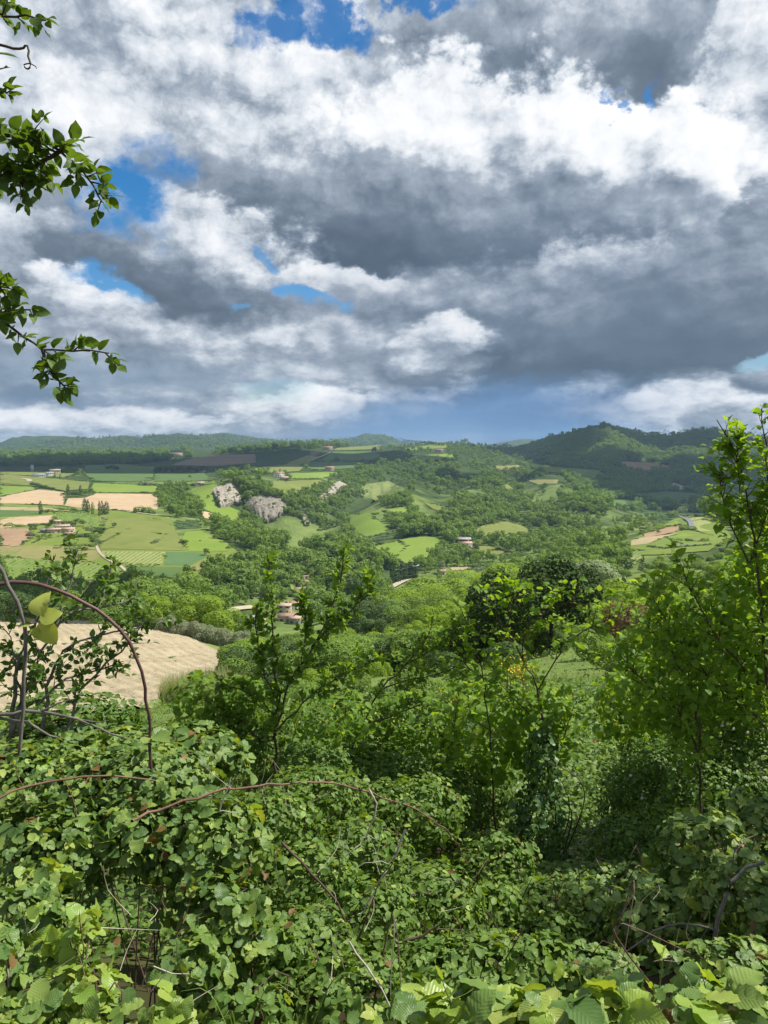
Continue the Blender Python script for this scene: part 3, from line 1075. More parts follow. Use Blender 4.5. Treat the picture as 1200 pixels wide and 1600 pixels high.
def track(pts, width, mat, name, lift=.9, on_pix=True):
    """a road or farm track along photograph pixels"""
    p = np.array(pts, float)
    s = np.concatenate([[0], np.cumsum(np.hypot(*np.diff(p, axis=0).T))])
    q = np.arange(0, s[-1], 4.0)
    p = np.stack([np.interp(q, s, p[:, 0]), np.interp(q, s, p[:, 1])], 1)
    if len(p) > 6:
        k = np.ones(5) / 5
        p[2:-2, 0] = np.convolve(p[:, 0], k, 'valid')
        p[2:-2, 1] = np.convolve(p[:, 1], k, 'valid')
    w = hit_ground(p[:, 0], p[:, 1], near=60)[:, :2]
    d = np.gradient(w, axis=0)
    d /= np.linalg.norm(d, axis=1, keepdims=True) + 1e-9
    nrm = np.stack([-d[:, 1], d[:, 0]], 1)
    v = []
    for t in (-.5, 0, .5):
        e = w + nrm * width * t
        v.append(np.column_stack([e, GZ(e[:, 0], e[:, 1]) + lift]))
    v = np.concatenate(v)
    n = len(w)
    i = np.arange(n - 1)
    f = np.concatenate([np.stack([i + k * n, i + 1 + k * n, i + 1 + (k + 1) * n, i + (k + 1) * n], 1) for k in (0, 1)])
    o = obj_np(name, v, [f], [MATS[mat]], smooth=True)
    return tag(o, kind='structure')


track(z1([(425, 590), (455, 625), (450, 650), (480, 690), (520, 715), (582, 745), (604, 785)]), 2.4, 'track', 'farm_track')
track(z4([(722, 640), (760, 655), (792, 675), (796, 700), (780, 716)]), 4.2, 'asphalt', 'road', 1.2)
track(z4([(690, 812), (760, 800), (830, 797), (890, 795)]), 4.2, 'asphalt', 'road', 1.2)
track(z2([(150, 956), (200, 940), (300, 930)]), 6.0, 'track', 'road', 1.2)
track(z2([(930, 840), (990, 808), (1050, 788)]), 5.0, 'track', 'road', 1.2)
track(z2([(960, 760), (1030, 742), (1100, 728), (1150, 714)]), 5.0, 'track', 'road', 1.2)
track(z2([(540, 245), (600, 225), (655, 200)]), 9.0, 'track', 'road', 1.8)
track(z1([(0, 345), (60, 352), (180, 362), (290, 380), (310, 385)]), 4.0, 'dark_crop', 'field_path', 1.2)
track(z1([(100, 325), (150, 330), (130, 340)]), 9.0, 'track', 'farm_track', 1.3)
track(z1([(530, 470), (640, 486), (790, 505)]), 3.5, 'track', 'farm_track', 1.2)
# ------------------------------------------------------------------ trees: materials and shared meshes
mat_leaf('leaf_mid', [(.128, .220, .048), (.180, .290, .064), (.248, .350, .088)], .42, .75, False, .12)
mat_leaf('leaf_dark', [(.055, .100, .036), (.082, .138, .045), (.118, .178, .056)], .26, .75, False, .12)
mat_leaf('leaf_yellow', [(.190, .310, .034), (.235, .355, .042), (.280, .385, .058)], .42, .75, False, .12)
mat_leaf('leaf_silver', [(0.185, 0.248, 0.119), (0.230, 0.293, 0.154), (0.279, 0.334, 0.194)], .28, .75, False, .12)
mat_leaf('leaf_oak', [(.026, .052, .014), (.036, .070, .018), (.052, .090, .022)], .15, .75, False, .12)
mat_leaf('leaf_cypress', [(0.025, 0.056, 0.020), (0.041, 0.076, 0.026), (0.055, 0.096, 0.031)], .10, .75, False, .12)
mat_leaf('leaf_blossom', [(0.483, 0.455, 0.370), (0.362, 0.377, 0.231), (0.241, 0.282, 0.115)], .28, .75, False, .12)
mat_leaf('leaf_red', [(.190, .110, .070), (.230, .130, .085), (.150, .150, .060)], .34, .75, False, .12)
mat_leaf('leaf_olive', [(0.172, 0.213, 0.110), (0.230, 0.263, 0.149), (0.282, 0.308, 0.187)], .18, .75, False, .12)


def quads(centers, normals, size, rng, aspect=.75, bend=.25):
    """one bent leaf clump (two quads sharing a fold) per point"""
    n = len(centers)
    t = rng.normal(size=(n, 3))
    t -= (t * normals).sum(1, keepdims=True) * normals
    t /= np.linalg.norm(t, axis=1, keepdims=True) + 1e-9
    b = np.cross(normals, t)
    s = (np.broadcast_to(size, (n,)) * rng.uniform(.65, 1.35, n))[:, None]
    v = np.stack([centers - t * s, centers - b * s * aspect * .8 - normals * s * bend, centers + t * s, centers + b * s * aspect * .8 - normals * s * bend], 1)
    f = np.stack([np.arange(n) * 4 + k for k in (0, 1, 2)], 1), np.stack([np.arange(n) * 4 + k for k in (0, 2, 3)], 1)
    return v.reshape(-1, 3), np.concatenate(f)


def lobes_points(lobes, n, rng, shell=.35):
    """points on and a little inside a cluster of ellipsoids, none deep inside another"""
    c = np.array([l[:3] for l in lobes], float)
    r = np.array([l[3:6] for l in lobes], float)
    a = (r[:, 0] * r[:, 1] + r[:, 1] * r[:, 2] + r[:, 0] * r[:, 2])
    P_, N_ = [], []
    need = n
    while need > 0:
        k = rng.choice(len(c), need * 2, p=a / a.sum())
        d = rng.normal(size=(len(k), 3))
        d /= np.linalg.norm(d, axis=1, keepdims=True)
        q = c[k] + d * r[k] * (1 - shell * rng.random((len(k), 1)) ** 1.6)
        depth = (((q[:, None] - c[None]) / (r[None] * .80)) ** 2).sum(-1).min(1)
        keep = (depth > .86)
        nn = d / r[k]
        nn /= np.linalg.norm(nn, axis=1, keepdims=True)
        P_.append(q[keep][:need])
        N_.append(nn[keep][:need])
        need = n - sum(len(x) for x in P_)
    return np.concatenate(P_), np.concatenate(N_)


def tree_lobes(kind, rng):
    L = []
    if kind == 'round':
        for _ in range(11):
            a, h = rng.uniform(0, 6.28), rng.uniform(.38, .86)
            w = .30 * math.sqrt(max(.1, 1 - ((h - .56) / .52) ** 2))
            s = rng.uniform(.12, .20)
            L.append((math.cos(a) * w, math.sin(a) * w, h, s, s, s * .85))
        L.append((0, 0, .60, .24, .24, .28))
    elif kind == 'broad':
        for _ in range(13):
            a, h = rng.uniform(0, 6.28), rng.uniform(.35, .84)
            w = .42 * rng.uniform(.5, 1)
            s = rng.uniform(.12, .20)
            L.append((math.cos(a) * w, math.sin(a) * w, h - w * .25, s * 1.15, s * 1.15, s * .75))
        L.append((0, 0, .55, .32, .32, .22))
    elif kind == 'tall':
        for _ in range(10):
            a, h = rng.uniform(0, 6.28), rng.uniform(.22, .9)
            w = .15 * (1 - abs(h - .5))
            s = rng.uniform(.09, .14)
            L.append((math.cos(a) * w, math.sin(a) * w, h, s, s, s * 1.5))
        L.append((0, 0, .55, .15, .15, .44))
    elif kind == 'poplar':
        for k in range(9):
            h = .12 + .80 * k / 8
            w = .13 * math.sin(math.pi * min(.95, .18 + h * .75)) + .02
            L.append((rng.normal() * .015, rng.normal() * .015, h, w, w, .13))
    elif kind == 'cypress':
        for k in range(9):
            h = .10 + .82 * k / 8
            w = .105 * (1 - .72 * (h - .1)) * rng.uniform(.88, 1.1)
            L.append((rng.normal() * .01, rng.normal() * .01, h, w, w, .12))
    elif kind == 'conifer':
        for k in range(12):
            h = .10 + .84 * k / 11
            w = .27 * (1 - h) + .025
            for a in rng.uniform(0, 6.28, 3):
                L.append((math.cos(a) * w * .45, math.sin(a) * w * .45, h, w * .75, w * .75, .06))
    elif kind == 'bush':
        for _ in range(10):
            a = rng.uniform(0, 6.28)
            w, h = .55 * rng.uniform(.2, 1), rng.uniform(.25, .72)
            s = rng.uniform(.2, .32)
            L.append((math.cos(a) * w, math.sin(a) * w, h * (1 - w * .4), s, s, s * .9))
        L.append((0, 0, .4, .5, .5, .4))
    return L


def crown_mesh(name, kind, n, size, mat, seed):
    rng = np.random.default_rng(seed)
    p, nr = lobes_points(tree_lobes(kind, rng), n, rng)
    nr = nr * .9 + rng.normal(size=nr.shape) * .34 + np.array([0, 0, .25])
    nr /= np.linalg.norm(nr, axis=1, keepdims=True)
    v, f = quads(p, nr, size, rng)
    return mesh_np(name, v, [f], [MATS[mat]], attrs={'rnd': np.repeat(rng.random(n), 4)})


def trunk_mesh(name, kind, seed):
    rng = np.random.default_rng(seed)
    m = MB()
    top = {'poplar': .85, 'cypress': .7, 'conifer': .95, 'tall': .85, 'bush': .5}.get(kind, .62)
    w = .012 if kind in ('poplar', 'cypress', 'conifer', 'tall') else .020
    bend = rng.normal(0, .02, 2)
    p = [(0, 0, -.06), (bend[0], bend[1], top * .4), (bend[0] * .4, bend[1] * 1.6, top * .75), (0, 0, top)]
    m.tube(p, [w * 1.35, w, w * .7, w * .25], 6)
    if kind not in ('poplar', 'cypress', 'conifer'):
        for _ in range(6):
            a, h = rng.uniform(0, 6.28), rng.uniform(.2, .5)
            l = rng.uniform(.2, .36)
            m.tube([(bend[0], bend[1], h), (math.cos(a) * l * .5, math.sin(a) * l * .5, h + l * .45), (math.cos(a) * l, math.sin(a) * l, h + l * .75)], [w * .55, w * .4, w * .12], 5)
    return m.mesh(name, [MATS['bark']])


FAR_MESH, MID_MESH, TRUNKS = {}, {}, {}
HUES = {'mid': 'leaf_mid', 'dark': 'leaf_dark', 'yellow': 'leaf_yellow', 'silver': 'leaf_silver', 'blossom': 'leaf_blossom', 'cypress': 'leaf_cypress', 'red': 'leaf_red', 'olive': 'leaf_olive', 'oak': 'leaf_oak'}


def far_mesh(kind, hue, k):
    key = (kind, hue, k)
    if key not in FAR_MESH:
        n = {'cypress': 420, 'poplar': 420, 'conifer': 420}.get(kind, 420)
        s = {'cypress': .028, 'poplar': .034, 'conifer': .036, 'tall': .042, 'bush': .085}.get(kind, .058)
        FAR_MESH[key] = crown_mesh('tree_crown', kind, n, s, HUES[hue], sum(map(ord, kind + hue)) * 7 + k)
    return FAR_MESH[key]


def mid_mesh(kind, hue, k):
    key = (kind, hue, k)
    if key not in MID_MESH:
        n = {'bush': 4200, 'olive': 1500, 'conifer': 2600, 'cypress': 1800}.get(kind, 4600)
        s = {'bush': .030, 'conifer': .016, 'cypress': .013}.get(kind, .019)
        MID_MESH[key] = crown_mesh('crown', kind, n, s, HUES[hue], sum(map(ord, kind + hue)) * 11 + k)
    return MID_MESH[key]


def trunk_of(kind, k):
    if (kind, k) not in TRUNKS:
        TRUNKS[kind, k] = trunk_mesh('trunk', kind, 91 + k)
    return TRUNKS[kind, k]


TREE_COUNT = [0]


def tree(name, loc, h, kind='round', hue='mid', label=None, cat='tree', group=None, wide=1.0, detail='mid', k=None, rz=None):
    """a tree or bush that stands alone: an Empty at its foot with trunk and crown, or one mesh when it is a speck"""
    TREE_COUNT[0] += 1
    k = TREE_COUNT[0] % 3 if k is None else k
    rz = random.uniform(0, 6.28) if rz is None else rz
    if detail == 'far':
        o = bpy.data.objects.new(name, far_mesh(kind, hue, k))
        link(o)
        o.location = loc
        o.rotation_euler = (0, 0, rz)
    else:
        o = empty(name, loc, rz)
        c = link(bpy.data.objects.new('crown', mid_mesh(kind, hue, k)), o)
        t = link(bpy.data.objects.new('trunk', trunk_of(kind, k)), o)
    o.scale = (h * wide, h * wide, h)
    tag(o, label, cat, group)
    return o


# ------------------------------------------------------------------ woods: too many to count, spread as instances over points
def scatter(name, pts, scales, wides, metas, meshes):
    """one object of kind stuff whose trees are spread by geometry nodes"""
    n = len(pts)
    me = bpy.data.meshes.new(name)
    me.vertices.add(n)
    me.vertices.foreach_set('co', np.asarray(pts, np.float32).ravel())
    sc = np.stack([np.asarray(scales) * wides, np.asarray(scales) * wides, scales], 1).astype(np.float32)
    a = me.attributes.new('size', 'FLOAT_VECTOR', 'POINT')
    a.data.foreach_set('vector', sc.ravel())
    rot = np.zeros((n, 3), np.float32)
    rot[:, 2] = RNG.uniform(0, 6.28, n)
    rot[:, :2] = RNG.normal(0, .05, (n, 2))
    a = me.attributes.new('turn', 'FLOAT_VECTOR', 'POINT')
    a.data.foreach_set('vector', rot.ravel())
    a = me.attributes.new('pick', 'INT', 'POINT')
    a.data.foreach_set('value', np.asarray(metas, np.int32))
    o = link(bpy.data.objects.new(name, me))
    g = bpy.data.node_groups.new(name, 'GeometryNodeTree')
    g.interface.new_socket('Geometry', in_out='INPUT', socket_type='NodeSocketGeometry')
    g.interface.new_socket('Geometry', in_out='OUTPUT', socket_type='NodeSocketGeometry')
    N, L = g.nodes, g.links
    gi, go = N.new('NodeGroupInput'), N.new('NodeGroupOutput')
    m2p = N.new('GeometryNodeMeshToPoints')
    L.new(gi.outputs[0], m2p.inputs['Mesh'])
    join = N.new('GeometryNodeJoinGeometry')

    def named(attr, typ):
        nd = N.new('GeometryNodeInputNamedAttribute')
        nd.data_type = typ
        nd.inputs['Name'].default_value = attr
        return nd.outputs[0]
    for k, src in enumerate(meshes):
        cmp_ = N.new('FunctionNodeCompare')
        cmp_.data_type = 'INT'
        cmp_.operation = 'EQUAL'
        L.new(named('pick', 'INT'), cmp_.inputs[2])
        cmp_.inputs[3].default_value = k
        so = bpy.data.objects.new('source_crown', src)
        oi = N.new('GeometryNodeObjectInfo')
        oi.inputs['Object'].default_value = so
        oi.inputs['As Instance'].default_value = True
        iop = N.new('GeometryNodeInstanceOnPoints')
        L.new(m2p.outputs[0], iop.inputs['Points'])
        L.new(cmp_.outputs[0], iop.inputs['Selection'])
        L.new(oi.outputs['Geometry'], iop.inputs['Instance'])
        L.new(named('turn', 'FLOAT_VECTOR'), iop.inputs['Rotation'])
        L.new(named('size', 'FLOAT_VECTOR'), iop.inputs['Scale'])
        L.new(iop.outputs[0], join.inputs[0])
    L.new(join.outputs[0], go.inputs[0])
    md = o.modifiers.new('spread', 'NODES')
    md.node_group = g
    return tag(o, kind='stuff')


def in_any_field(x, y, grow=0):
    r = np.zeros(len(x), bool)
    for _, poly in WORLD_FIELDS:
        lo, hi = poly.min(0), poly.max(0)
        m = (x > lo[0]) & (x < hi[0]) & (y > lo[1]) & (y < hi[1])
        if m.any():
            idx = np.where(m)[0]
            r[idx] |= inside(poly, x[idx], y[idx])
    return r


# woods as seen: outline in photograph pixels, tree height, hue weights (mid, dark, yellow, silver, blossom), kind weights (round, broad, tall), tightness
WOODS = [
    ('strip of trees', [(243, 778), (252, 757), (285, 755), (300, 780), (322, 806), (300, 810), (268, 808), (250, 792)], 10, (.5, .4, .03, .07, 0), 1.0),
    ('ridge wood', [(-20, 706), (60, 701), (130, 698), (250, 703), (300, 706), (300, 716), (200, 726), (60, 729), (-20, 729)], 15, (.45, .5, .05, 0, 0), 1.1),
    ('ridge top wood', [(330, 714), (345, 700), (390, 692), (450, 688), (600, 688), (600, 697), (480, 702), (400, 708)], 14, (.5, .4, .08, .02, 0), 1.0),
    ('gorge wood', [(330, 740), (380, 748), (405, 750), (432, 780), (470, 772), (500, 758), (530, 742), (560, 733), (600, 722), (645, 710), (640, 722), (605, 738), (578, 752), (572, 776), (548, 790), (542, 812),
                    (548, 838), (572, 862), (600, 872), (622, 892), (600, 908), (560, 922), (520, 917), (440, 908), (400, 922), (350, 932), (318, 917), (318, 895), (385, 882), (402, 872), (378, 852), (345, 840),
                    (330, 817), (378, 822), (384, 802), (388, 786), (372, 760)], 10, (.58, .28, .06, .08, 0), 1.05),
    ('gorge wood', [(300, 805), (340, 828), (395, 862), (380, 850), (340, 842), (310, 815)], 8, (.5, .2, .15, .15, 0), .9),
    ('hillside wood', [(585, 750), (640, 722), (680, 720), (720, 714), (780, 694), (840, 699), (872, 720), (852, 742), (882, 760), (932, 780), (952, 802), (932, 824), (850, 822), (800, 828), (720, 852), (684, 852),
                       (620, 842), (600, 808), (640, 802), (690, 802), (600, 792), (580, 772)], 10, (.58, .30, .07, .05, 0), 1.05),
    ('mountain wood', [(800, 704), (870, 682), (945, 666), (1010, 676), (1100, 670), (1240, 680), (1240, 760), (1150, 802), (1080, 802), (980, 802), (940, 792), (900, 767), (870, 742), (850, 727), (870, 712)], 12,
     (.46, .42, .09, .03, 0), 1.0),
    ('river wood', [(800, 832), (930, 820), (1000, 808), (1040, 803), (1062, 806), (1000, 830), (960, 856), (930, 872), (900, 882), (860, 872), (790, 862), (760, 872), (740, 852)], 9, (.56, .18, .12, .12, .02), 1.0),
    ('river wood', [(640, 906), (690, 852), (720, 862), (760, 874), (850, 872), (930, 880), (960, 860), (985, 870), (960, 900), (900, 935), (760, 915), (680, 902)], 8, (.50, .18, .18, .14, 0), 1.0),
    ('village wood', [(308, 912), (400, 892), (440, 908), (500, 902), (560, 920), (600, 905), (620, 930), (560, 985), (500, 985), (470, 930), (430, 945), (350, 952), (325, 940)], 8, (.56, .22, .12, .10, 0), 1.0),
    ('spur wood', [(1085, 802), (1108, 782), (1240, 765), (1240, 835), (1160, 832), (1120, 814)], 11, (.5, .15, .25, .10, 0), 1.0),
    ('hill farm trees', [(72, 742), (95, 735), (150, 735), (140, 746), (88, 749)], 9, (.4, .5, .1, 0, 0), .7),
    ('dark orchard', [(-20, 872), (22, 884), (32, 905), (-20, 915)], 12, (.2, .8, 0, 0, 0), 1.0),
    ('shaded wood', [(-40, 912), (60, 915), (190, 905), (320, 912), (330, 985), (240, 985), (130, 968), (-40, 968)], 9, (.45, .45, .1, 0, 0), .9),
    ('middle ridge wood', [(600, 700), (640, 690), (668, 688), (690, 692), (770, 694), (800, 702), (760, 712), (700, 712), (640, 708)], 9, (.45, .5, .05, 0, 0), .55),
    ('far hill wood', [(-40, 697), (60, 690), (110, 686), (200, 683), (340, 678), (420, 690), (600, 680), (640, 690), (600, 694), (380, 694), (300, 702), (-40, 703)], 12, (.4, .6, 0, 0, 0), .7),
    ('hedgerow trees', [(335, 735), (420, 730), (480, 722), (560, 714), (580, 720), (500, 734), (420, 742), (340, 745)], 9, (.45, .45, .05, .05, 0), .55),
]


KEEP_CLEAR = [(472, 918, 9, 6, 9), (479, 909, 8, 5, 6), (466, 931, 10, 6, 9), (445, 957, 10, 8, 9), (456, 951, 8, 5, 8), (448, 970, 11, 8, 9), (462, 974, 9, 7, 9), (393, 975, 11, 7, 9), (399, 986, 9, 7, 8), (407, 979, 8, 6, 8), (541, 908, 8, 5, 8),
              (630, 906, 34, 14, 9), (375, 953, 30, 6, 6), (725, 852, 16, 8, 12), (690, 897, 14, 5, 6), (436, 748, 14, 6, 6), (500, 712, 10, 4, 4), (387, 884, 9, 6, 7), (276, 712, 14, 4, 5), (686, 706, 12, 4, 4), (515, 735, 9, 4, 4)]
ROCK = [z2([(108, 352), (180, 350), (218, 395), (225, 440), (130, 455)]), z2([(262, 425), (330, 410), (420, 425), (440, 455), (400, 525), (330, 520), (280, 480)]), z2([(590, 425), (650, 372), (700, 345), (722, 368), (690, 385), (630, 440)]),
        z2([(515, 492), (548, 505), (550, 535), (522, 530)]), z2([(95, 872), (145, 880), (160, 915), (100, 905)]), z2([(605, 790), (645, 790), (650, 832), (610, 830)])]


def wood_points():
    P_, H_, W_, K_, Z_ = [], [], [], [], []
    hues = ['mid', 'dark', 'yellow', 'silver', 'blossom']
    for zi, (zone, poly, hgt, hw, dens) in enumerate(WOODS):
        poly = np.array(poly, float)
        lo, hi = poly.min(0), poly.max(0)
        cen = hit_ground([poly[:, 0].mean()], [np.median(poly[:, 1])], near=30)[0]
        Y0 = max(200, cen[1])
        wpx = hgt * F / Y0
        sx, sy = max(2.2, wpx * .50) / dens, max(1.1, wpx * .26) / dens
        gx, gy = np.meshgrid(np.arange(lo[0], hi[0], sx), np.arange(lo[1], hi[1], sy))
        gx = gx.ravel() + RNG.uniform(-.55, .55, gx.size) * sx
        gy = gy.ravel() + RNG.uniform(-.55, .55, gy.size) * sy
        m = inside(poly, gx, gy)
        w = hit_ground(gx[m], gy[m], near=200)
        ok = ~in_any_field(w[:, 0], w[:, 1])
        # open ground round houses, roads, the cypress row and the bare rock
        for hx, hy, hw, h0, h1 in KEEP_CLEAR:
            ok &= ~((np.abs(gx[m] - hx) < hw) & (gy[m] > hy - h0) & (gy[m] < hy + h1))
        for poly2 in ROCK:
            ok &= ~inside(poly2, gx[m], gy[m])
        # glades
        gl = fbm(w[:, 0] / 70., w[:, 1] / 70., 31 + zi, 3)
        ok &= gl > {'shaded wood': -.6, 'hillside wood': -.13, 'river wood': -.24, 'mountain wood': -.30}.get(zone, -.32)
        w = w[ok]
        n = len(w)
        tint = fbm(w[:, 0] / 60., w[:, 1] / 60., 77, 3) * 1.5 + RNG.normal(0, .16, n) + .5
        cum = np.cumsum(hw)
        # neighbours tend to be of one kind: use noise for the choice of hue
        hi_ = np.searchsorted(cum / cum[-1], np.clip((tint + RNG.normal(0, .12, n)), 0.001, .999))
        kd = RNG.choice(3, n, p=(.45, .35, .20))
        P_.append(w)
        H_.append(hgt * np.clip(RNG.lognormal(-.10, .36, n), .35, 1.8) * (1 + (w[:, 1] > 2400) * .25))
        W_.append(RNG.uniform(.85, 1.2, n))
        K_.append(np.stack([hi_, kd, RNG.integers(0, 2, n)], 1))
        Z_.append(np.full(n, zi))
    return np.concatenate(P_), np.concatenate(H_), np.concatenate(W_), np.concatenate(K_), np.concatenate(Z_), hues


KINDS3 = ['round', 'broad', 'tall']
HUE_WORD = {'mid': 'green', 'dark': 'dark green', 'yellow': 'yellow-green', 'silver': 'silvery grey-green', 'blossom': 'white-blossomed', 'oak': 'very dark green'}
SHAPE_WORD = {'round': 'round-headed', 'broad': 'wide-spreading', 'tall': 'tall narrow'}
ZONE_TEXT = {'strip of trees': 'in the wooded strip between the tan field and the pale cliff', 'gorge wood': 'in the wooded gorge below the cliffs', 'hillside wood': 'in the wood covering the middle hillside',
             'mountain wood': 'in the wood on the shaded mountain flank', 'river wood': 'in the loose wood along the valley bottom', 'village wood': 'among the trees around the village roofs',
             'spur wood': 'in the wood above the bend of the road', 'shaded wood': 'in the shaded wood beyond the ploughed slope', 'hill farm trees': 'beside the white hill farm', 'dark orchard': 'in the dark clump at the plateau edge',
             'far hill wood': 'on the far hills', 'ridge wood': 'in the dark ridge wood', 'ridge top wood': 'in the ridge top wood', 'middle ridge wood': 'on the middle ridge', 'hedgerow trees': 'in the hedgerow between the far fields'}


def build_woods():
    P_, H_, W_, K_, Z_, hues = wood_points()
    dist = np.linalg.norm(P_, axis=1)
    size = H_ / dist
    px, py, _ = to_pix(P_ + np.array([0, 0, 3.]))
    size = np.where((px < 5) | (px > 1195) | (py > 985), 0, size)
    order = np.argsort(-size)
    single = np.zeros(len(P_), bool)
    single[order[:150]] = True
    meshes, index = [], {}
    for hi_, h in enumerate(hues):
        for kd, kn in enumerate(KINDS3):
            for k in range(2):
                index[hi_, kd, k] = len(meshes)
                meshes.append(far_mesh(kn, h, k))
    pick = np.array([index[tuple(k)] for k in K_])
    for i in np.where(single)[0]:
        h, kn = hues[K_[i][0]], KINDS3[K_[i][1]]
        zone = WOODS[Z_[i]][0]
        o = link(bpy.data.objects.new('tree', far_mesh(kn, h, int(K_[i][2]))))
        o.location = P_[i]
        o.scale = (H_[i] * W_[i], H_[i] * W_[i], H_[i])
        o.rotation_euler = (0, 0, random.uniform(0, 6.28))
        tag(o, f"{SHAPE_WORD[kn]} {HUE_WORD[h]} tree {ZONE_TEXT[zone]}", 'tree', f"{SHAPE_WORD[kn]} {HUE_WORD[h]} trees {ZONE_TEXT[zone]}")
    rest = ~single
    for zi in sorted({w[0] for w in WOODS}):
        m = rest & np.array([WOODS[z][0] == zi for z in Z_])
        if m.sum():
            scatter('woodland', P_[m], H_[m], W_[m], pick[m], meshes)
    print('WOODS', len(P_), {w[0]: int(sum(WOODS[z][0] == w[0] for z in Z_)) for w in WOODS})


build_woods()
# ------------------------------------------------------------------ cliffs of the gorge
def cliff(top, base, rows=26, cols=46, bulge=3.0, rough=3.2, seed=1, mat='pale_rock'):
    def line(pts, n):
        p = np.array(pts, float)
        s = np.concatenate([[0], np.cumsum(np.hypot(*np.diff(p, axis=0).T))])
        q = np.linspace(0, s[-1], n)
        q2 = np.stack([np.interp(q, s, p[:, 0]), np.interp(q, s, p[:, 1])], 1)
        return hit_ground(q2[:, 0], q2[:, 1], near=300)
    T_, B_ = line(top, cols), line(base, cols)
    v = []
    for j in range(rows):
        t = j / (rows - 1)
        p = B_ * (1 - t) + T_ * t
        # steep face that starts near the foot and lies back at the crest
        tt = t ** 2.2
        p[:, :2] = B_[:, :2] * (1 - tt) + T_[:, :2] * tt
        c = np.arange(cols)
        flute = np.abs(fbm(c / 3.4 + .02 * j, np.full(cols, j / 30.), seed, 4)) * 3.4 - .7
        ledge = fbm(c / 12., np.full(cols, j / 2.6), seed + 9, 3)
        d = min(1, t * 7) * min(1, (1 - t) * 4) ** .7
        out = (bulge + rough * (flute + .6 * ledge)) * d
        dirv = -p[:, :2] / np.linalg.norm(p[:, :2], axis=1, keepdims=True)
        p[:, :2] += dirv * out[:, None]
        if j == 0:
            p[:, 2] -= 5
        v.append(p)
    v = np.concatenate(v)
    i, k = np.meshgrid(np.arange(rows - 1), np.arange(cols - 1), indexing='ij')
    a = (i * cols + k).ravel()
    f = np.stack([a, a + 1, a + cols + 1, a + cols], 1)
    cen = v.mean(0)
    o = obj_np('cliff', v - cen, [f], [MATS[mat]])
    o.location = cen
    tag(o, kind='structure')
    return v


CL = [
    cliff(z2([(92, 375), (115, 345), (145, 330), (185, 340), (212, 370), (228, 405)]), z2([(112, 425), (130, 462), (160, 462), (195, 438), (215, 445), (232, 442)]), seed=3, bulge=2, rough=2.4),
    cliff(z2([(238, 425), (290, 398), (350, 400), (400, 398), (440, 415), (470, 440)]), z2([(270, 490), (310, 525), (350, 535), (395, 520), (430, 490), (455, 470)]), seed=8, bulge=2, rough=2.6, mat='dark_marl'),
    cliff(z2([(556, 432), (600, 402), (645, 360), (690, 334), (728, 352)]), z2([(565, 470), (605, 462), (650, 410), (690, 382), (735, 376)]), seed=12, bulge=1.5, rough=2.2),
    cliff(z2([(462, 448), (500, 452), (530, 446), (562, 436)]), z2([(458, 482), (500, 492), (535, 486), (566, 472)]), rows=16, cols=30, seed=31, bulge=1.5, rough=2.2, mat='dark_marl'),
    cliff(z2([(722, 352), (760, 362), (800, 372)]), z2([(735, 376), (770, 390), (805, 398)]), rows=14, cols=26, seed=33, bulge=1.5, rough=2.0),
    cliff(z2([(505, 482), (530, 488), (555, 522)]), z2([(515, 510), (530, 545), (556, 540)]), rows=14, cols=20, seed=15, bulge=2, rough=2),
    cliff(z2([(85, 872), (115, 862), (150, 885)]), z2([(95, 905), (125, 925), (165, 918)]), rows=14, cols=20, seed=18, bulge=2, rough=2),
    cliff(z2([(600, 795), (625, 782), (650, 800)]), z2([(605, 830), (630, 838), (655, 826)]), rows=12, cols=16, seed=21, bulge=2, rough=2),
    cliff(z3([(955, 655), (975, 665), (1000, 690)]), z3([(965, 690), (985, 712), (1008, 715)]), rows=12, cols=16, seed=23, bulge=1, rough=2),
]

# scrub that clings to the ledges and fringes of the rock
_sp = []
for v_ in CL:
    k_ = RNG.choice(len(v_), min(46, len(v_) // 9), replace=False)
    _sp.append(v_[k_] + RNG.normal(0, .8, (len(k_), 3)) - np.array([0, 0, 1.2]))
_sp = np.concatenate(_sp)
scatter('cliff_scrub', _sp, RNG.uniform(1.5, 4.2, len(_sp)), RNG.uniform(.9, 1.5, len(_sp)), RNG.integers(0, 3, len(_sp)), [far_mesh('bush', 'mid', 0), far_mesh('bush', 'dark', 1), far_mesh('round', 'mid', 1)])

# ------------------------------------------------------------------ rows of vines and orchard trees
mat_leaf('leaf_vine', [(.120, .185, .035), (.160, .225, .045), (.19, .25, .06)], .25, .6)


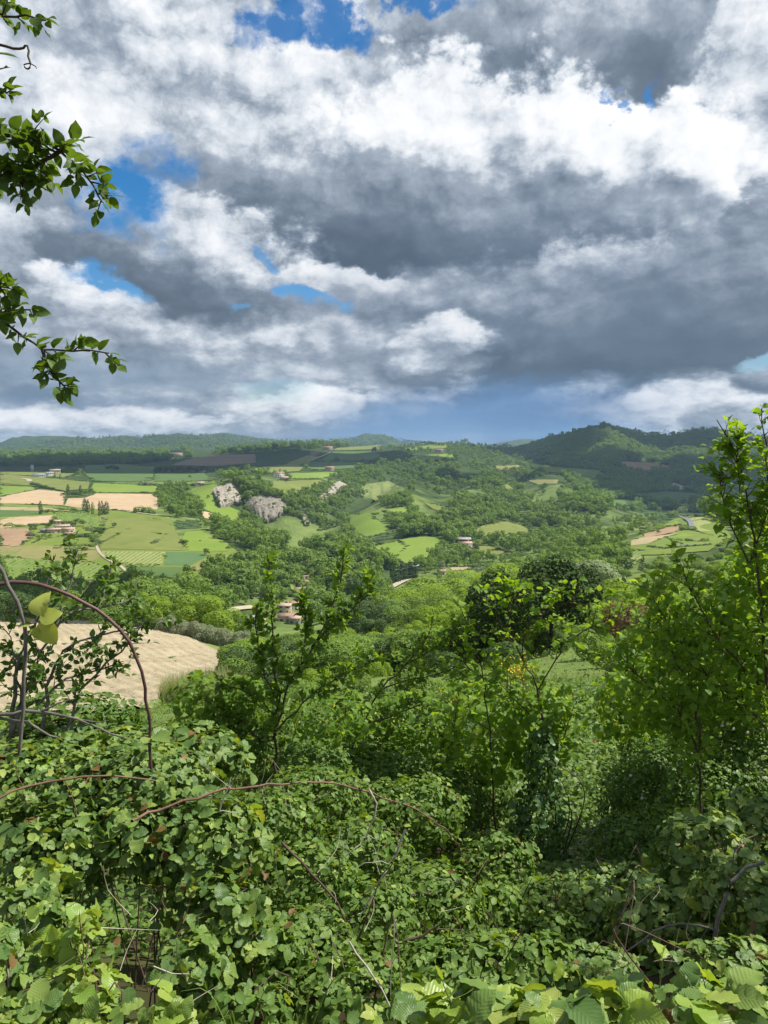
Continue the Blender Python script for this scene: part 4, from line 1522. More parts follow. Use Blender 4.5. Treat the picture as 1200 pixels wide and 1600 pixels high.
def vine_rows(pix, ang, spacing, height, width, mat, name, seg=3.0):
    poly = ground_poly(pix)
    c, s = math.cos(R(ang)), math.sin(R(ang))
    rot = np.stack([poly[:, 0] * c + poly[:, 1] * s, -poly[:, 0] * s + poly[:, 1] * c], 1)   # along, across
    lo, hi = rot.min(0), rot.max(0)
    V, Fq, Rn, n = [], [], [], 0
    for a in np.arange(lo[1] + spacing * .5, hi[1], spacing):
        t = np.arange(lo[0], hi[0], seg)
        x, y = t * c - a * s, t * s + a * c
        m = inside(poly, x, y)
        if m.sum() < 2:
            continue
        z = GZ(x, y)
        hh = height * RNG.uniform(.65, 1.15, len(t))
        ww = width * RNG.uniform(.7, 1.2, len(t))
        prof = [(-.5, -.3), (-.45, .6), (0, 1.0), (.45, .6), (.5, -.3)]
        ring = np.stack([np.stack([x - s * ww * p, y + c * ww * p, z + hh * q], 1) for p, q in prof], 1)
        V.append(ring.reshape(-1, 3))
        Rn.append(np.repeat(RNG.random(len(t)), 5))
        i = np.where(m[:-1] & m[1:] & (RNG.random(len(t) - 1) > .04))[0]
        base = n + i * 5
        for k in range(4):
            Fq.append(np.stack([base + k, base + k + 1, base + 5 + k + 1, base + 5 + k], 1))
        n += len(t) * 5
    if not V:
        return
    o = obj_np(name, np.concatenate(V), [np.concatenate(Fq)], [MATS[mat]], attrs={'rnd': np.concatenate(Rn)})
    tag(o, kind='stuff')


vine_rows(z1([(475, 666), (776, 669), (758, 731), (582, 727), (502, 692)]), 84, 4.2, 1.4, 1.3, 'leaf_vine', 'vine_rows')
vine_rows(z1([(255, 486), (390, 478), (470, 505), (468, 545), (380, 536), (262, 522)]), 80, 4.6, 1.6, 1.6, 'leaf_mid', 'vine_rows')
vine_rows(z1([(60, 700), (430, 722), (560, 762), (600, 790), (0, 800), (0, 702)]), 82, 5.0, 1.9, 1.7, 'leaf_mid', 'vine_rows')
vine_rows(z2([(812, 352), (920, 335), (1000, 375), (1010, 400), (870, 430), (782, 402)]), 15, 9.0, 2.2, 2.6, 'leaf_vine', 'vine_rows')
vine_rows(z1([(815, 527), (930, 522), (940, 556), (820, 562)]), 5, 9.0, 2.8, 3.4, 'leaf_dark', 'orchard_rows')
vine_rows(z4([(190, 870), (240, 826), (300, 823), (250, 870), (212, 890)]), 74, 4.2, 1.5, 1.3, 'leaf_vine', 'vine_rows')
vine_rows(z4([(462, 826), (528, 826), (510, 890), (472, 904)]), 62, 4.2, 1.5, 1.3, 'leaf_vine', 'vine_rows')
vine_rows(z2([(820, 600), (900, 580), (985, 578), (1000, 600), (840, 625)]), 12, 12.0, 3.4, 4.0, 'leaf_dark', 'orchard_rows')
vine_rows(z1([(0, 665), (100, 665), (90, 692), (0, 692)]), 65, 5.5, 1.3, 1.3, 'leaf_vine', 'vine_rows')
vine_rows(z4([(762, 652), (846, 648), (924, 700), (900, 735), (804, 718), (808, 690)]), 70, 6.0, .5, 1.2, 'leaf_vine', 'vine_rows')

# ------------------------------------------------------------------ houses
mat_plain('wall_cream', (.56, .47, .36), .9, .15, .6)
mat_plain('wall_pink', (.52, .40, .34), .9, .15, .6)
mat_plain('wall_white', (.72, .70, .65), .9, .10, .6)
mat_plain('wall_stone', (.38, .35, .30), .9, .3, .8)
mat_plain('roof_tile', (.31, .19, .14), .9, .35, .9, .05)
mat_plain('roof_pale', (.42, .30, .24), .9, .3, .9, .05)
mat_plain('roof_grey', (.27, .28, .30), .7, .2, .7)
mat_plain('red_board', (.30, .07, .05), .8, .3, .8)
mat_plain('window_dark', (.04, .045, .05), .25, .2, 2.0)
mat_plain('shutter', (.10, .16, .12), .7, .2, 2.0)


def house(px, py, w, d, h, turn, wall, roof, label, cat='house', group=None, name='house', rise=.34, chimney=True, rows=2, z=None):
    p = on(px, py, near=250)
    rz = math.atan2(-p.x, p.y) + R(turn)
    o = empty(name, (p.x, p.y, p.z - .2), rz)
    tag(o, label, cat, group)
    e = .5
    hw, hd = w / 2, d / 2
    # walls with gable ends on the short sides
    gz_ = h + hd * rise * 2 * .5
    v = [(-hw, -hd, -1.5), (hw, -hd, -1.5), (hw, hd, -1.5), (-hw, hd, -1.5), (-hw, -hd, h), (hw, -hd, h), (hw, hd, h), (-hw, hd, h), (-hw, 0, gz_), (hw, 0, gz_)]
    obj_np('wall', v, [[(0, 1, 5, 4), (2, 3, 7, 6)], [(3, 0, 4, 8, 7), (1, 2, 6, 9, 5)]], [MATS[wall]], o)
    # roof: two thick slopes with eaves
    r = MB()
    th = .22
    for s in (-1, 1):
        k = rise
        top = [(-hw - e, 0, gz_ + th), (hw + e, 0, gz_ + th), (hw + e, s * (hd + e), h - e * k + th), (-hw - e, s * (hd + e), h - e * k + th)]
        bot = [(a, b, c - th + .02) for a, b, c in top]
        q = [(0, 1, 2, 3), (7, 6, 5, 4), (0, 4, 5, 1), (1, 5, 6, 2), (2, 6, 7, 3), (3, 7, 4, 0)]
        r.add(top + bot, f4=q if s < 0 else [x[::-1] for x in q])
    ro = r.build('roof', [MATS[roof]], o)
    if chimney:
        c = MB()
        c.box((hw * .45, hd * .25, gz_ + .45), (.7, .7, 1.5))
        c.box((hw * .45, hd * .25, gz_ + 1.25), (.95, .95, .14))
        c.build('chimney', [MATS[wall]], ro)
    # openings on the two faces towards the viewer and on the right hand gable
    n = max(1, int(w / 3.4))
    for i in range(n):
        for q in range(rows):
            x = -hw + (i + .5) * w / n
            zz = 1.0 + q * 2.7
            if zz + 1.3 > h:
                continue
            m = MB()
            if q == 0 and i == n // 2:
                m.box((x, -hd - .03, 1.05), (1.2, .10, 2.1))
                m.build('door', [MATS['shutter']], o)
                continue
            m.box((x, -hd - .03, zz + .65), (1.0, .08, 1.3))
            wo = m.build('window', [MATS['window_dark']], o)
            f = MB()
            for dx in (-.78, .78):
                f.box((x + dx, -hd - .05, zz + .65), (.5, .1, 1.4))
            f.build('shutter', [MATS['shutter']], wo)
    for q in range(rows):
        zz = 1.0 + q * 2.7
        if zz + 1.3 < h:
            m = MB()
            m.box((hw + .03, 0, zz + .65), (.08, 1.0, 1.3))
            m.build('window', [MATS['window_dark']], o)
    return o


FARM = 'buildings of the pink farm'
house(84, 833, 12.8, 6.4, 4.2, 6, 'wall_pink', 'roof_pale', 'long pink farmhouse wing with pale tiled roof, nearest the round dark trees', group=FARM, name='farmhouse')
house(72, 832.5, 11.0, 5.6, 3.3, 6, 'wall_stone', 'roof_grey', 'low grey-roofed farm shed at the end of the pink farmhouse', 'shed', FARM, 'farm_shed', rows=1, chimney=False)
house(97, 829, 14.4, 7.2, 5.0, 4, 'wall_pink', 'roof_pale', 'tall pink farmhouse with pale roof at the back of the farmyard', group=FARM, name='farmhouse')
house(107, 832, 11.9, 7.2, 4.1, -12, 'wall_cream', 'roof_pale', 'cream farmhouse with pale roof turned towards the farm track', group=FARM, name='farmhouse')
house(107, 837, 9.3, 5.6, 2.7, -8, 'wall_stone', 'roof_tile', 'low stone barn with tiled roof in front of the pink farm', 'barn', FARM, 'barn', rows=1, chimney=False)
house(88, 818.5, 8.5, 5.6, 3.3, 3, 'wall_cream', 'roof_pale', 'small cream outbuilding among dark trees behind the pink farm', 'house', FARM, 'outbuilding', rows=1)
HILLF = 'buildings of the white hill farm'
house(61, 745.5, 22, 12, 5, 4, 'wall_white', 'roof_grey', 'white shed with grey roof at the low end of the hill farm', 'shed', HILLF, 'farm_shed', rows=1, chimney=False)
house(76, 744, 18, 11, 7, 10, 'wall_white', 'roof_grey', 'white house in the middle of the hill farm on the plateau', 'house', HILLF)
house(86, 740, 22, 12, 8, 0, 'wall_cream', 'roof_pale', 'cream house topmost in the hill farm on the plateau', 'house', HILLF)
house(50.5, 735.5, 7, 7, 14, 0, 'wall_white', 'roof_pale', 'slim white tower house standing alone in the plateau field', 'tower', None, 'tower_house', chimney=False)
house(276, 712.5, 46, 18, 10, 0, 'wall_pink', 'roof_tile', 'large red-roofed villa among dark trees on the far ridge', 'villa', None, 'villa')
house(250, 711.5, 26, 18, 13, 0, 'wall_stone', 'roof_tile', 'dim stone house beside the villa on the far ridge', 'house')
house(316, 737.5, 16, 10, 5, 0, 'wall_white', 'roof_grey', 'small white house at the end of the dark tree row', 'house')
house(312, 758.5, 14, 9, 5, 0, 'wall_white', 'roof_pale', 'tiny white house in a hedge on the bright green field', 'house')
house(436, 747, 16, 11, 9, 12, 'wall_white', 'roof_tile', 'white farmhouse on the plateau between the cliffs', 'farmhouse', None, 'farmhouse')
house(444, 750.5, 13, 9, 5, 12, 'wall_cream', 'roof_pale', 'low cream barn beside the farmhouse between the cliffs', 'barn', None, 'barn', rows=1)
house(492, 712, 30, 15, 9, 0, 'wall_stone', 'roof_tile', 'tiled house in trees where the pale road climbs the far hill', 'house')
house(515, 735, 20, 12, 7, 0, 'wall_cream', 'roof_tile', 'cream house beside dark trees below the far green fields', 'house')
house(512, 703, 36, 16, 10, 0, 'wall_pink', 'roof_tile', 'pink house near the crest of the far hill', 'house')
house(686, 706.5, 26, 14, 8, 0, 'wall_pink', 'roof_tile', 'pink house above the bright green strip on the ridge', 'house')
house(869, 718.5, 26, 12, 6, 0, 'wall_white', 'roof_grey', 'long white building on the dark slope below the mountain', 'house')
house(386.5, 884.5, 12, 8, 3.6, -10, 'wall_pink', 'roof_pale', 'small pink barn at the edge of the yellow-green meadow', 'barn', None, 'barn', rows=1, chimney=False)
RIV = 'buildings by the valley meadow'
house(729, 855, 10, 8, 4.6, 14, 'wall_pink', 'roof_pale', 'pink house beside the meadow in the valley bottom', 'house', RIV)
house(722, 847, 18, 9, 3.6, 4, 'red_board', 'roof_grey', 'red boarded barn with wide grey roof behind the valley meadow', 'barn', RIV, 'barn', rows=1, chimney=False)
house(714, 844, 9, 6, 3.4, 0, 'wall_stone', 'roof_grey', 'small grey-roofed shed at the edge of the valley meadow', 'shed', RIV, 'farm_shed', rows=1, chimney=False)
house(718, 857, 6, 5, 3.4, 10, 'wall_white', 'roof_grey', 'small white annex below the pink house by the meadow', 'house', RIV, rows=1, chimney=False)
VIL = 'houses of the village in the gorge'
for k, (px, py, w, d, h, t, wa, ro, lb) in enumerate([
        (472, 918, 11, 8, 6.0, 10, 'wall_white', 'roof_tile', 'white village house with red roof, highest in the gorge'),
        (479, 909, 9, 7, 5.0, -8, 'wall_cream', 'roof_pale', 'cream village house in trees above the white house'),
        (466, 931, 13, 9, 6.4, 14, 'wall_stone', 'roof_tile', 'stone village house with broad red roof in mid village'),
        (445, 957, 11, 8, 6.6, -10, 'wall_cream', 'roof_pale', 'cream village house with side annex above the grey one'),
        (456, 951, 9, 7, 5.6, 24, 'wall_stone', 'roof_tile', 'stone village house turned sideways behind the cream one'),
        (448, 970, 14, 9, 5.0, 6, 'wall_cream', 'roof_tile', 'long red-roofed village house low in the gorge'),
        (462, 974, 9, 8, 5.0, -14, 'wall_stone', 'roof_pale', 'stone village house lowest on the gorge road'),
        (393, 975, 12, 8, 5.2, 20, 'wall_stone', 'roof_grey', 'grey-roofed village house beside the pale road'),
        (399, 986, 9, 7, 4.4, 0, 'wall_white', 'roof_grey', 'small white village house under the grey roof'),
        (407, 979, 8, 7, 5.0, -20, 'wall_white', 'roof_pale', 'white village house at the road end'),
        (541, 908, 10, 8, 7.5, -12, 'wall_white', 'roof_pale', 'white house by the dark conifers over the village'),
        (571, 912, 7, 7, 8.0, 0, 'wall_cream', 'roof_tile', 'narrow cream house between the dark conifers'),
        (548, 948, 9, 7, 5.0, 10, 'wall_white', 'roof_grey', 'white village house below the dark conifers'),
        (690, 897, 9, 7, 4.0, 0, 'wall_cream', 'roof_tile', 'cream house beside the pale river track')]):
    house(px, py, w * .78, d * .78, h * .78, t, wa, ro, lb, group=VIL)

# ------------------------------------------------------------------ trees one can tell apart in the valley
SPOT = [
    # kind, hue, px, foot py, height px, width factor, label, group
    ('poplar', 'dark', 63.7, 804, 21, 1.1, 'lone dark poplar on the field edge above the brown soil', None),
    ('poplar', 'dark', 132.7, 800, 21, 1.5, 'widest dark poplar, first of the row by the tan field', 'poplars by the tan field'),
    ('poplar', 'dark', 138.0, 802, 21, 1.0, 'slim dark poplar touching the widest one by the tan field', 'poplars by the tan field'),
    ('poplar', 'mid', 145.0, 804, 20, 1.1, 'thin-leaved lighter poplar in the middle of the poplar row', 'poplars by the tan field'),
    ('poplar', 'dark', 155.6, 807, 24, .7, 'thinnest poplar of the row by the tan field', 'poplars by the tan field'),
    ('poplar', 'dark', 160.0, 804, 21, 1.1, 'dark poplar beside the thinnest one by the tan field', 'poplars by the tan field'),
    ('poplar', 'dark', 166.5, 804, 20, 1.7, 'broad dark poplar, last of the row by the tan field', 'poplars by the tan field'),
    ('poplar', 'dark', 106.5, 775, 18, 1.2, 'pointed dark tree at the near end of the field island copse', 'copse between the tan fields'),
    ('poplar', 'dark', 126.0, 773, 15, 1.2, 'pointed dark tree in the middle of the field island copse', 'copse between the tan fields'),
    ('round', 'dark', 114, 776, 8, 1.6, 'low dark tree inside the copse between the tan fields', 'copse between the tan fields'),
    ('round', 'dark', 121, 776, 9, 1.7, 'broad dark tree under the pointed copse trees', 'copse between the tan fields'),
    ('round', 'mid', 134, 774, 9, 1.4, 'lighter green tree at the far end of the copse', 'copse between the tan fields'),
    ('round', 'silver', 98, 775, 6, 1.6, 'small grey-green bush leading the copse', 'copse between the tan fields'),
    ('round', 'mid', 142, 764, 7, 1.0, 'small green tree on the track above the tan field', None),
    ('round', 'dark', 140, 770, 5, 1.2, 'small dark tree on the track above the tan field', None),
    ('round', 'dark', 52, 832, 13, 1.1, 'round dark tree at the brown field side of the pink farm', 'trees round the pink farm'),
    ('round', 'dark', 76, 825, 9, 1.3, 'round dark tree behind the low farm shed', 'trees round the pink farm'),
    ('round', 'dark', 81, 820, 9, 1.1, 'dark tree behind the cream farm outbuilding', 'trees round the pink farm'),
    ('broad', 'dark', 102, 822, 10, 1.5, 'spreading dark tree above the tall pink farmhouse', 'trees round the pink farm'),
    ('broad', 'dark', 114, 822, 10, 1.3, 'dark tree over the cream farmhouse roof', 'trees round the pink farm'),
    ('broad', 'dark', 124, 823, 15, 1.2, 'tallest dark tree by the pink farm vineyard', 'trees round the pink farm'),
    ('broad', 'silver', 140, 835, 17, 1.1, 'large pale silvery tree beside the pink farm', 'trees round the pink farm'),
    ('round', 'dark', 153, 836, 15, 1.1, 'round deep green tree on the track bend at the pink farm', 'trees round the pink farm'),
    ('round', 'dark', 162, 834, 11, 1.0, 'smaller dark tree next to the track bend', 'trees round the pink farm'),
    ('broad', 'blossom', 164, 816, 12, 1.0, 'white-blossomed tree at the vineyard end near the poplars', None),
    ('round', 'silver', 160, 826, 10, 1.2, 'pale tree below the blossoming tree', 'trees round the pink farm'),
    ('round', 'dark', 178, 825, 9, 1.2, 'lone round bush in the olive-green meadow beside the farm', None),
    ('round', 'dark', 36, 852, 8, 1.1, 'lone dark bush on the brown field corner', None),
    ('bush', 'dark', 47, 838, 8, 1.4, 'low bush beside the brown field and the farm', 'trees round the pink farm'),
    ('round', 'mid', 60, 843, 8, 1.2, 'green tree at the teal field corner', 'trees round the pink farm'),
    ('round', 'mid', 69, 842, 9, 1.2, 'green tree in the hedge of the teal field', 'trees round the pink farm'),
    ('round', 'mid', 78, 841, 8, 1.2, 'green tree ending the hedge of the teal field', 'trees round the pink farm'),
    ('bush', 'dark', 119, 840, 7, 2.2, 'long low hedge in front of the stone barn', 'trees round the pink farm'),
    ('bush', 'dark', 136, 840, 9, 1.1, 'dark bush between hedge and farm track', 'trees round the pink farm'),
    ('bush', 'mid', 14, 822, 6, 2.4, 'low scrub between the two brown fields', None),
    ('bush', 'mid', 30, 823, 5, 2.2, 'low scrub near the brown fields and the farm', None),
    ('bush', 'silver', 223, 759, 9, 1.2, 'pale bush, first of three on the meadow edge', 'pale bushes on the meadow edge'),
    ('bush', 'silver', 231, 759, 9, 1.3, 'pale bush, middle of three on the meadow edge', 'pale bushes on the meadow edge'),
    ('bush', 'silver', 238, 759, 8, 1.1, 'pale bush, last of three on the meadow edge', 'pale bushes on the meadow edge'),
    ('bush', 'mid', 218, 801, 12, 1.3, 'round green bush, first of the pair below the tan field', None),
    ('bush', 'mid', 233, 802, 11, 1.5, 'wide green bush, second of the pair below the tan field', None),
    ('round', 'dark', 168, 736, 9, 1.2, 'dark tree, first of the clump in the dark green field', 'clump in the dark green field'),
    ('round', 'dark', 175, 736, 10, 1.2, 'dark tree, middle of the clump in the dark green field', 'clump in the dark green field'),
    ('round', 'dark', 183, 736, 9, 1.2, 'dark tree, last of the clump in the dark green field', 'clump in the dark green field'),
    ('round', 'dark', 326, 778, 5, 1.2, 'tiny lone bush on the bright green field by the cliff', None),
    ('round', 'dark', 323, 868, 12, 1.1, 'lone dark tree beside the bright green field', None),
    ('bush', 'dark', 348, 874, 6, 1.3, 'lone low bush on the yellow-green meadow', None),
    ('round', 'dark', 297, 747, 5, 1.1, 'tiny lone tree on the shaded green field', None),
    ('round', 'mid', 310, 794, 6, 1.2, 'small tree on the strip between green fields', None),
    ('round', 'dark', 526, 722, 9, 1.0, 'lone dark tree in the far green field', None),
    ('round', 'dark', 584, 709, 11, 1.0, 'lone tree on the bank between two far green fields', None),
    ('round', 'dark', 449, 754, 8, 1.1, 'round dark tree at the farmhouse between the cliffs', None),
    ('broad', 'silver', 440, 747, 10, 1.2, 'pale tree behind the farmhouse between the cliffs', None),
    ('broad', 'mid', 405, 753, 9, 1.3, 'tree at the cliff edge near the farmhouse', None),
    ('round', 'mid', 345, 792, 9, 1.1, 'green tree at the foot of the pale cliff', None),
    ('conifer', 'cypress', 979, 890, 31, 1.0, 'tall dark conifer beside the small vineyard on the spur', None),
    ('conifer', 'cypress', 956, 895, 21, 1.25, 'dark bushy conifer beside the tall one on the spur', None),
    ('conifer', 'cypress', 1004, 893, 26, 1.1, 'dark conifer on the other side of the small vineyard', None),
    ('cypress', 'cypress', 920, 877, 9, 1.0, 'small dark cypress below the striped vineyard', None),
    ('round', 'silver', 1029, 834, 7, 1.2, 'lone pale bush on the brown field of the spur', None),
    ('round', 'dark', 1005, 838, 5, 1.0, 'tiny dark bush below the brown field of the spur', None),
    ('broad', 'silver', 1064, 804, 15, 1.1, 'pale round tree where the road bends on the spur', None),
    ('round', 'mid', 1054, 806, 9, 1.4, 'green tree below the pale tree at the road bend', None),
    ('broad', 'blossom', 1004, 831, 12, 1.1, 'white-blossomed tree along the spur meadow', 'blossoming trees along the spur'),
    ('broad', 'blossom', 1013, 826, 12, 1.1, 'second white-blossomed tree higher along the spur meadow', 'blossoming trees along the spur'),
    ('round', 'dark', 1047, 812, 11, 1.6, 'dark bushy tree at the corner of the spur meadow', None),
    ('bush', 'mid', 1100, 813, 4, 1.2, 'small bush in the striped meadow above the road', None),
    ('tall', 'dark', 548, 935, 36, 1.3, 'tall dark conifer among the village roofs', 'dark conifers over the village'),
    ('tall', 'dark', 560, 936, 33, 1.3, 'dark conifer behind the white village house', 'dark conifers over the village'),
    ('tall', 'dark', 572, 932, 30, 1.2, 'dark conifer nearest the cypress row', 'dark conifers over the village'),
    ('broad', 'silver', 556, 903, 26, 1.2, 'large pale grey tree above the village', None),
    ('broad', 'silver', 490, 898, 28, 1.0, 'large silvery tree at the head of the village', None),
    ('broad', 'silver', 500, 892, 26, 1.0, 'silvery tree next to the large one over the village', None),
    ('broad', 'yellow', 515, 905, 24, 1.2, 'bright yellow-green tree above the village', None),
    ('tall', 'silver', 690, 895, 20, 1.2, 'pale poplar by the river track', None),
    ('tall', 'mid', 686, 906, 18, 1.2, 'green poplar below the pale one at the river track', None),
    ('round', 'dark', 744, 862, 13, 1.2, 'dark tree behind the pink house by the meadow', None),
    ('round', 'dark', 728, 876, 17, 1.3, 'dark shading tree in front of the pink house', None),
    ('round', 'mid', 760, 848, 10, 1.2, 'green tree at the low corner of the hillside meadow', None),
    ('broad', 'mid', 766, 906, 16, 1.3, 'round green tree on the near bank of the river meadow', None),
    ('broad', 'silver', 748, 897, 14, 1.6, 'pale willow beside the river meadow', None),
    ('broad', 'silver', 700, 872, 17, 1.2, 'silvery tree at the edge of the big valley meadow', None),
    ('broad', 'mid', 684, 868, 14, 1.2, 'green tree at the corner of the big valley meadow', None),
]
for kind, hue, px, py, hp, wf, lb, gr in SPOT:
    p = on(px, py, near=200)
    nm = {'poplar': 'poplar_tree', 'conifer': 'conifer_tree', 'cypress': 'cypress_tree', 'bush': 'bush'}.get(kind, 'tree')
    tree(nm, p, hp * p.y / F, kind, hue, lb, 'bush' if kind == 'bush' else 'tree', gr, wf, 'far')
_U = ['first', 'second', 'third', 'fourth', 'fifth', 'sixth', 'seventh', 'eighth', 'ninth']
ROW_WORD = _U + ['tenth', 'eleventh', 'twelfth', 'thirteenth', 'fourteenth', 'fifteenth', 'sixteenth', 'seventeenth', 'eighteenth', 'nineteenth', 'twentieth'] + ['twenty-' + u for u in _U] + ['thirtieth'] + ['thirty-' + u for u in _U] + ['fortieth'] + ['forty-' + u for u in _U]
for k, (px, py, hp) in enumerate([(612, 912, 24), (617, 911, 26), (621.5, 910, 25), (626, 908.5, 26), (630.5, 907.5, 25), (634.5, 906.5, 26), (640, 906, 27), (644, 905.5, 23), (649, 905, 25)]):
    p = on(px, py, near=200)
    tree('cypress_tree', p, hp * (1.12 + .1 * math.sin(k * 2.1)) * p.y / F, 'cypress', 'cypress', f'slim dark cypress, {ROW_WORD[k]} from the village end of the row', 'tree', 'row of cypresses by the river track', 1.65 + .2 * (k % 3), 'far')
for k in range(13):
    px = 245 + k * 6.2
    p = on(px, 738.5, near=900)
    tree('tree', p, (9.5 + 1.5 * math.sin(k * 2.3)) * p.y / F, 'tall' if k % 3 else 'round', 'dark', f'dark tree, {ROW_WORD[k]} from the plateau end of the dense row', 'tree', 'dense dark row across the plateau fields', 1.6, 'far')
for k in range(9):
    px, py = 50 + k * 3.9, 757.5 + k * 1.05
    p = on(px, py, near=600)
    tree('hedge_bush', p, 5.5 * p.y / F, 'bush', 'dark', f'dark hedge bush, {ROW_WORD[k]} from the road end of the plateau hedge', 'bush', 'hedge across the pale plateau meadow', 1.3, 'far')
for k in range(9):
    px, py = 290 + k * 3.4, 759.5 - .15 * k
    p = on(px, py, near=600)
    tree('hedge_bush', p, 4.5 * p.y / F, 'bush', ('mid', 'dark', 'silver')[k % 3], f'low hedge bush, {ROW_WORD[k]} from the wooded strip beside the tiny white house', 'bush', 'hedge by the tiny white house', 1.3, 'far')
for k in range(16):
    px = 632 + k * 4.1
    p = on(px, 691.5 + .35 * k, near=1200)
    tree('tree', p, 5.5 * p.y / F, 'round', 'dark', f'round dark tree, {ROW_WORD[k]} from the far hills on the skyline ridge', 'tree', 'row of trees on the skyline ridge', 1.1, 'far')

for path, what, n, hp in [(z4([(655, 757), (710, 782), (770, 803)]), 'hedge slanting across the lower spur meadow', 9, 3.6), (z4([(800, 718), (850, 735), (905, 748)]), 'hedge under the striped spur meadow', 9, 3.6), (z4([(560, 806), (640, 818), (760, 808), (890, 798)]), 'hedge along the lower spur road', 16, 4.6),
                      (z4([(690, 640), (740, 638), (800, 640), (850, 642)]), 'hedge behind the road bend on the spur', 9, 4.0), (z2([(832, 648), (880, 672), (930, 700)]), 'hedge along the big valley meadow', 8, 3.4)]:
    p_ = np.array(path)
    t_ = np.linspace(0, len(p_) - 1, n)
    for k in range(n):
        px, py = np.interp(t_[k], np.arange(len(p_)), p_[:, 0]), np.interp(t_[k], np.arange(len(p_)), p_[:, 1])
        p = on(px, py, near=250)
        tree('hedge_bush', p, hp * random.uniform(.7, 1.2) * p.y / F, 'bush', ('dark', 'mid')[k % 2], f'{("dark", "green")[k % 2]} bush, {ROW_WORD[k]} along the {what}', 'bush', what, 1.35, 'far')
# ------------------------------------------------------------------ ploughed slope below the hedge
mat_field('ploughed_earth', (.335, .28, .18), (.415, .35, .235), (.285, .235, .145), 9, 0, 0, .3, .4)


def furrows(x, y):
    c, s = math.cos(R(-61)), math.sin(R(-61))
    a = x * c + y * s
    b = -x * s + y * c
    f = np.abs(((b / 1.7 + .25 * fbm(x / 14, y / 14, 4, 2)) % 1.0) - .5) * 2
    return f * .22 + fbm(x / .6, y / .6, 6, 2) * .22 + fbm(a / 6, b / 1.2, 9, 2) * .12


PLOUGH = [(-40, 973), (0, 970), (70, 968), (150, 972), (210, 975), (250, 982), (300, 1000), (345, 1022), (340, 1050), (300, 1070), (262, 1092), (240, 1110), (160, 1118), (60, 1118), (-40, 1120)]
_pp = ground_poly(PLOUGH, 1.0, 10)
o = drape('ploughed_field', _pp, 'ploughed_earth', .22, .45, bumps=furrows)
tag(o, kind='structure')
WORLD_FIELDS.append(('ploughed_earth', _pp))


# weeds on the ploughed slope, rough growth along the edges of the fields
lo_, hi_ = _pp.min(0), _pp.max(0)
wx, wy = RNG.uniform(lo_[0], hi_[0], 900), RNG.uniform(lo_[1], hi_[1], 900)
ok = inside(_pp, wx, wy) & (fbm(wx / 18., wy / 18., 51, 3) > .12)
wx, wy = wx[ok], wy[ok]
scatter('field_weeds', np.stack([wx, wy, GZ(wx, wy) + .2], 1), RNG.uniform(.15, .5, len(wx)), RNG.uniform(1, 1.8, len(wx)), RNG.integers(0, 2, len(wx)), [far_mesh('bush', 'mid', 0), far_mesh('bush', 'silver', 0)])
EX, EY = [], []
for _, poly in WORLD_FIELDS[:-1]:
    for a, b in zip(poly, np.roll(poly, -1, 0)):
        n = int(np.hypot(*(b - a)) / 2.6) + 1
        t = RNG.random(n)
        EX.append(a[0] + (b[0] - a[0]) * t + RNG.normal(0, .9, n))
        EY.append(a[1] + (b[1] - a[1]) * t + RNG.normal(0, .9, n))
EX, EY = np.concatenate(EX), np.concatenate(EY)
g_ = fbm(EX / 40., EY / 40., 71, 3)
ok = g_ > .02
EX, EY, g_ = EX[ok], EY[ok], g_[ok]
sz = RNG.uniform(.5, 1.5, len(EX)) * (1 + np.clip(g_ - .15, 0, 1) * 5)
scatter('field_margin', np.stack([EX, EY, GZ(EX, EY) + .1], 1), sz, RNG.uniform(1, 1.9, len(EX)), RNG.choice(4, len(EX), p=(.4, .25, .15, .2)), [far_mesh('bush', 'mid', 0), far_mesh('bush', 'dark', 0), far_mesh('bush', 'yellow', 0), far_mesh('bush', 'silver', 0)])


# ------------------------------------------------------------------ trees on the slope below
def at(px, Y):
    x, y, _ = pix_dir(px, 900)
    X = (px - 600) / F * Y * 1.0
    return Vector((X, Y, gz(X, Y)))


def slope_tree(px, Y, top_py, kind, hue, label, group=None, wide=1.0, name='tree', cat='tree', k=None):
    """tree whose foot is on the slope at distance Y and whose top reaches the photograph row top_py"""
    p = at(px, Y)
    x, y, z = pix_dir(px, top_py)
    h = max(1.2, (z / y * Y - p.z) / {'broad': .90, 'bush': .88}.get(kind, .97))
    return tree(name, p, h, kind, hue, label, cat, group, wide, 'mid', k)


G1 = 'trees behind the ploughed slope'
for px, Y, top, kind, hue, wd, lb in [
    (215, 205, 905, 'broad', 'mid', 1.2, 'broad green tree at the ploughed slope, nearest the olive row'),
    (250, 215, 893, 'round', 'mid', 1.25, 'tallest rounded green tree behind the ploughed slope'),
    (285, 200, 905, 'broad', 'mid', 1.2, 'wide green tree where the ploughed slope drops away'),
    (312, 190, 925, 'round', 'yellow', 1.2, 'yellow-green tree sloping down behind the olive row'),
    (180, 190, 925, 'broad', 'mid', 1.3, 'green tree at the crest of the ploughed slope'),
    (140, 200, 930, 'round', 'dark', 1.3, 'dark green tree behind the arching cane'),
    (95, 205, 925, 'broad', 'mid', 1.3, 'mid green tree beyond the thorn bush and ploughed slope'),
    (50, 210, 930, 'round', 'dark', 1.3, 'dark tree at the far end of the ploughed slope'),
    (10, 205, 920, 'broad', 'dark', 1.3, 'shaded tree at the edge of the view beyond the plough'),
    (338, 185, 945, 'broad', 'yellow', 1.1, 'pale green tree just above the olive row end'),
    (362, 190, 952, 'broad', 'mid', 1.1, 'green tree between the olive row and the village'),
    (232, 190, 925, 'round', 'yellow', 1.1, 'light green tree tucked before the tallest one'),
    (160, 183, 945, 'bush', 'mid', 1.3, 'bushy green tree on the field edge by the arching cane'),
]:
    slope_tree(px, Y, top, kind, hue, lb, G1, wd)

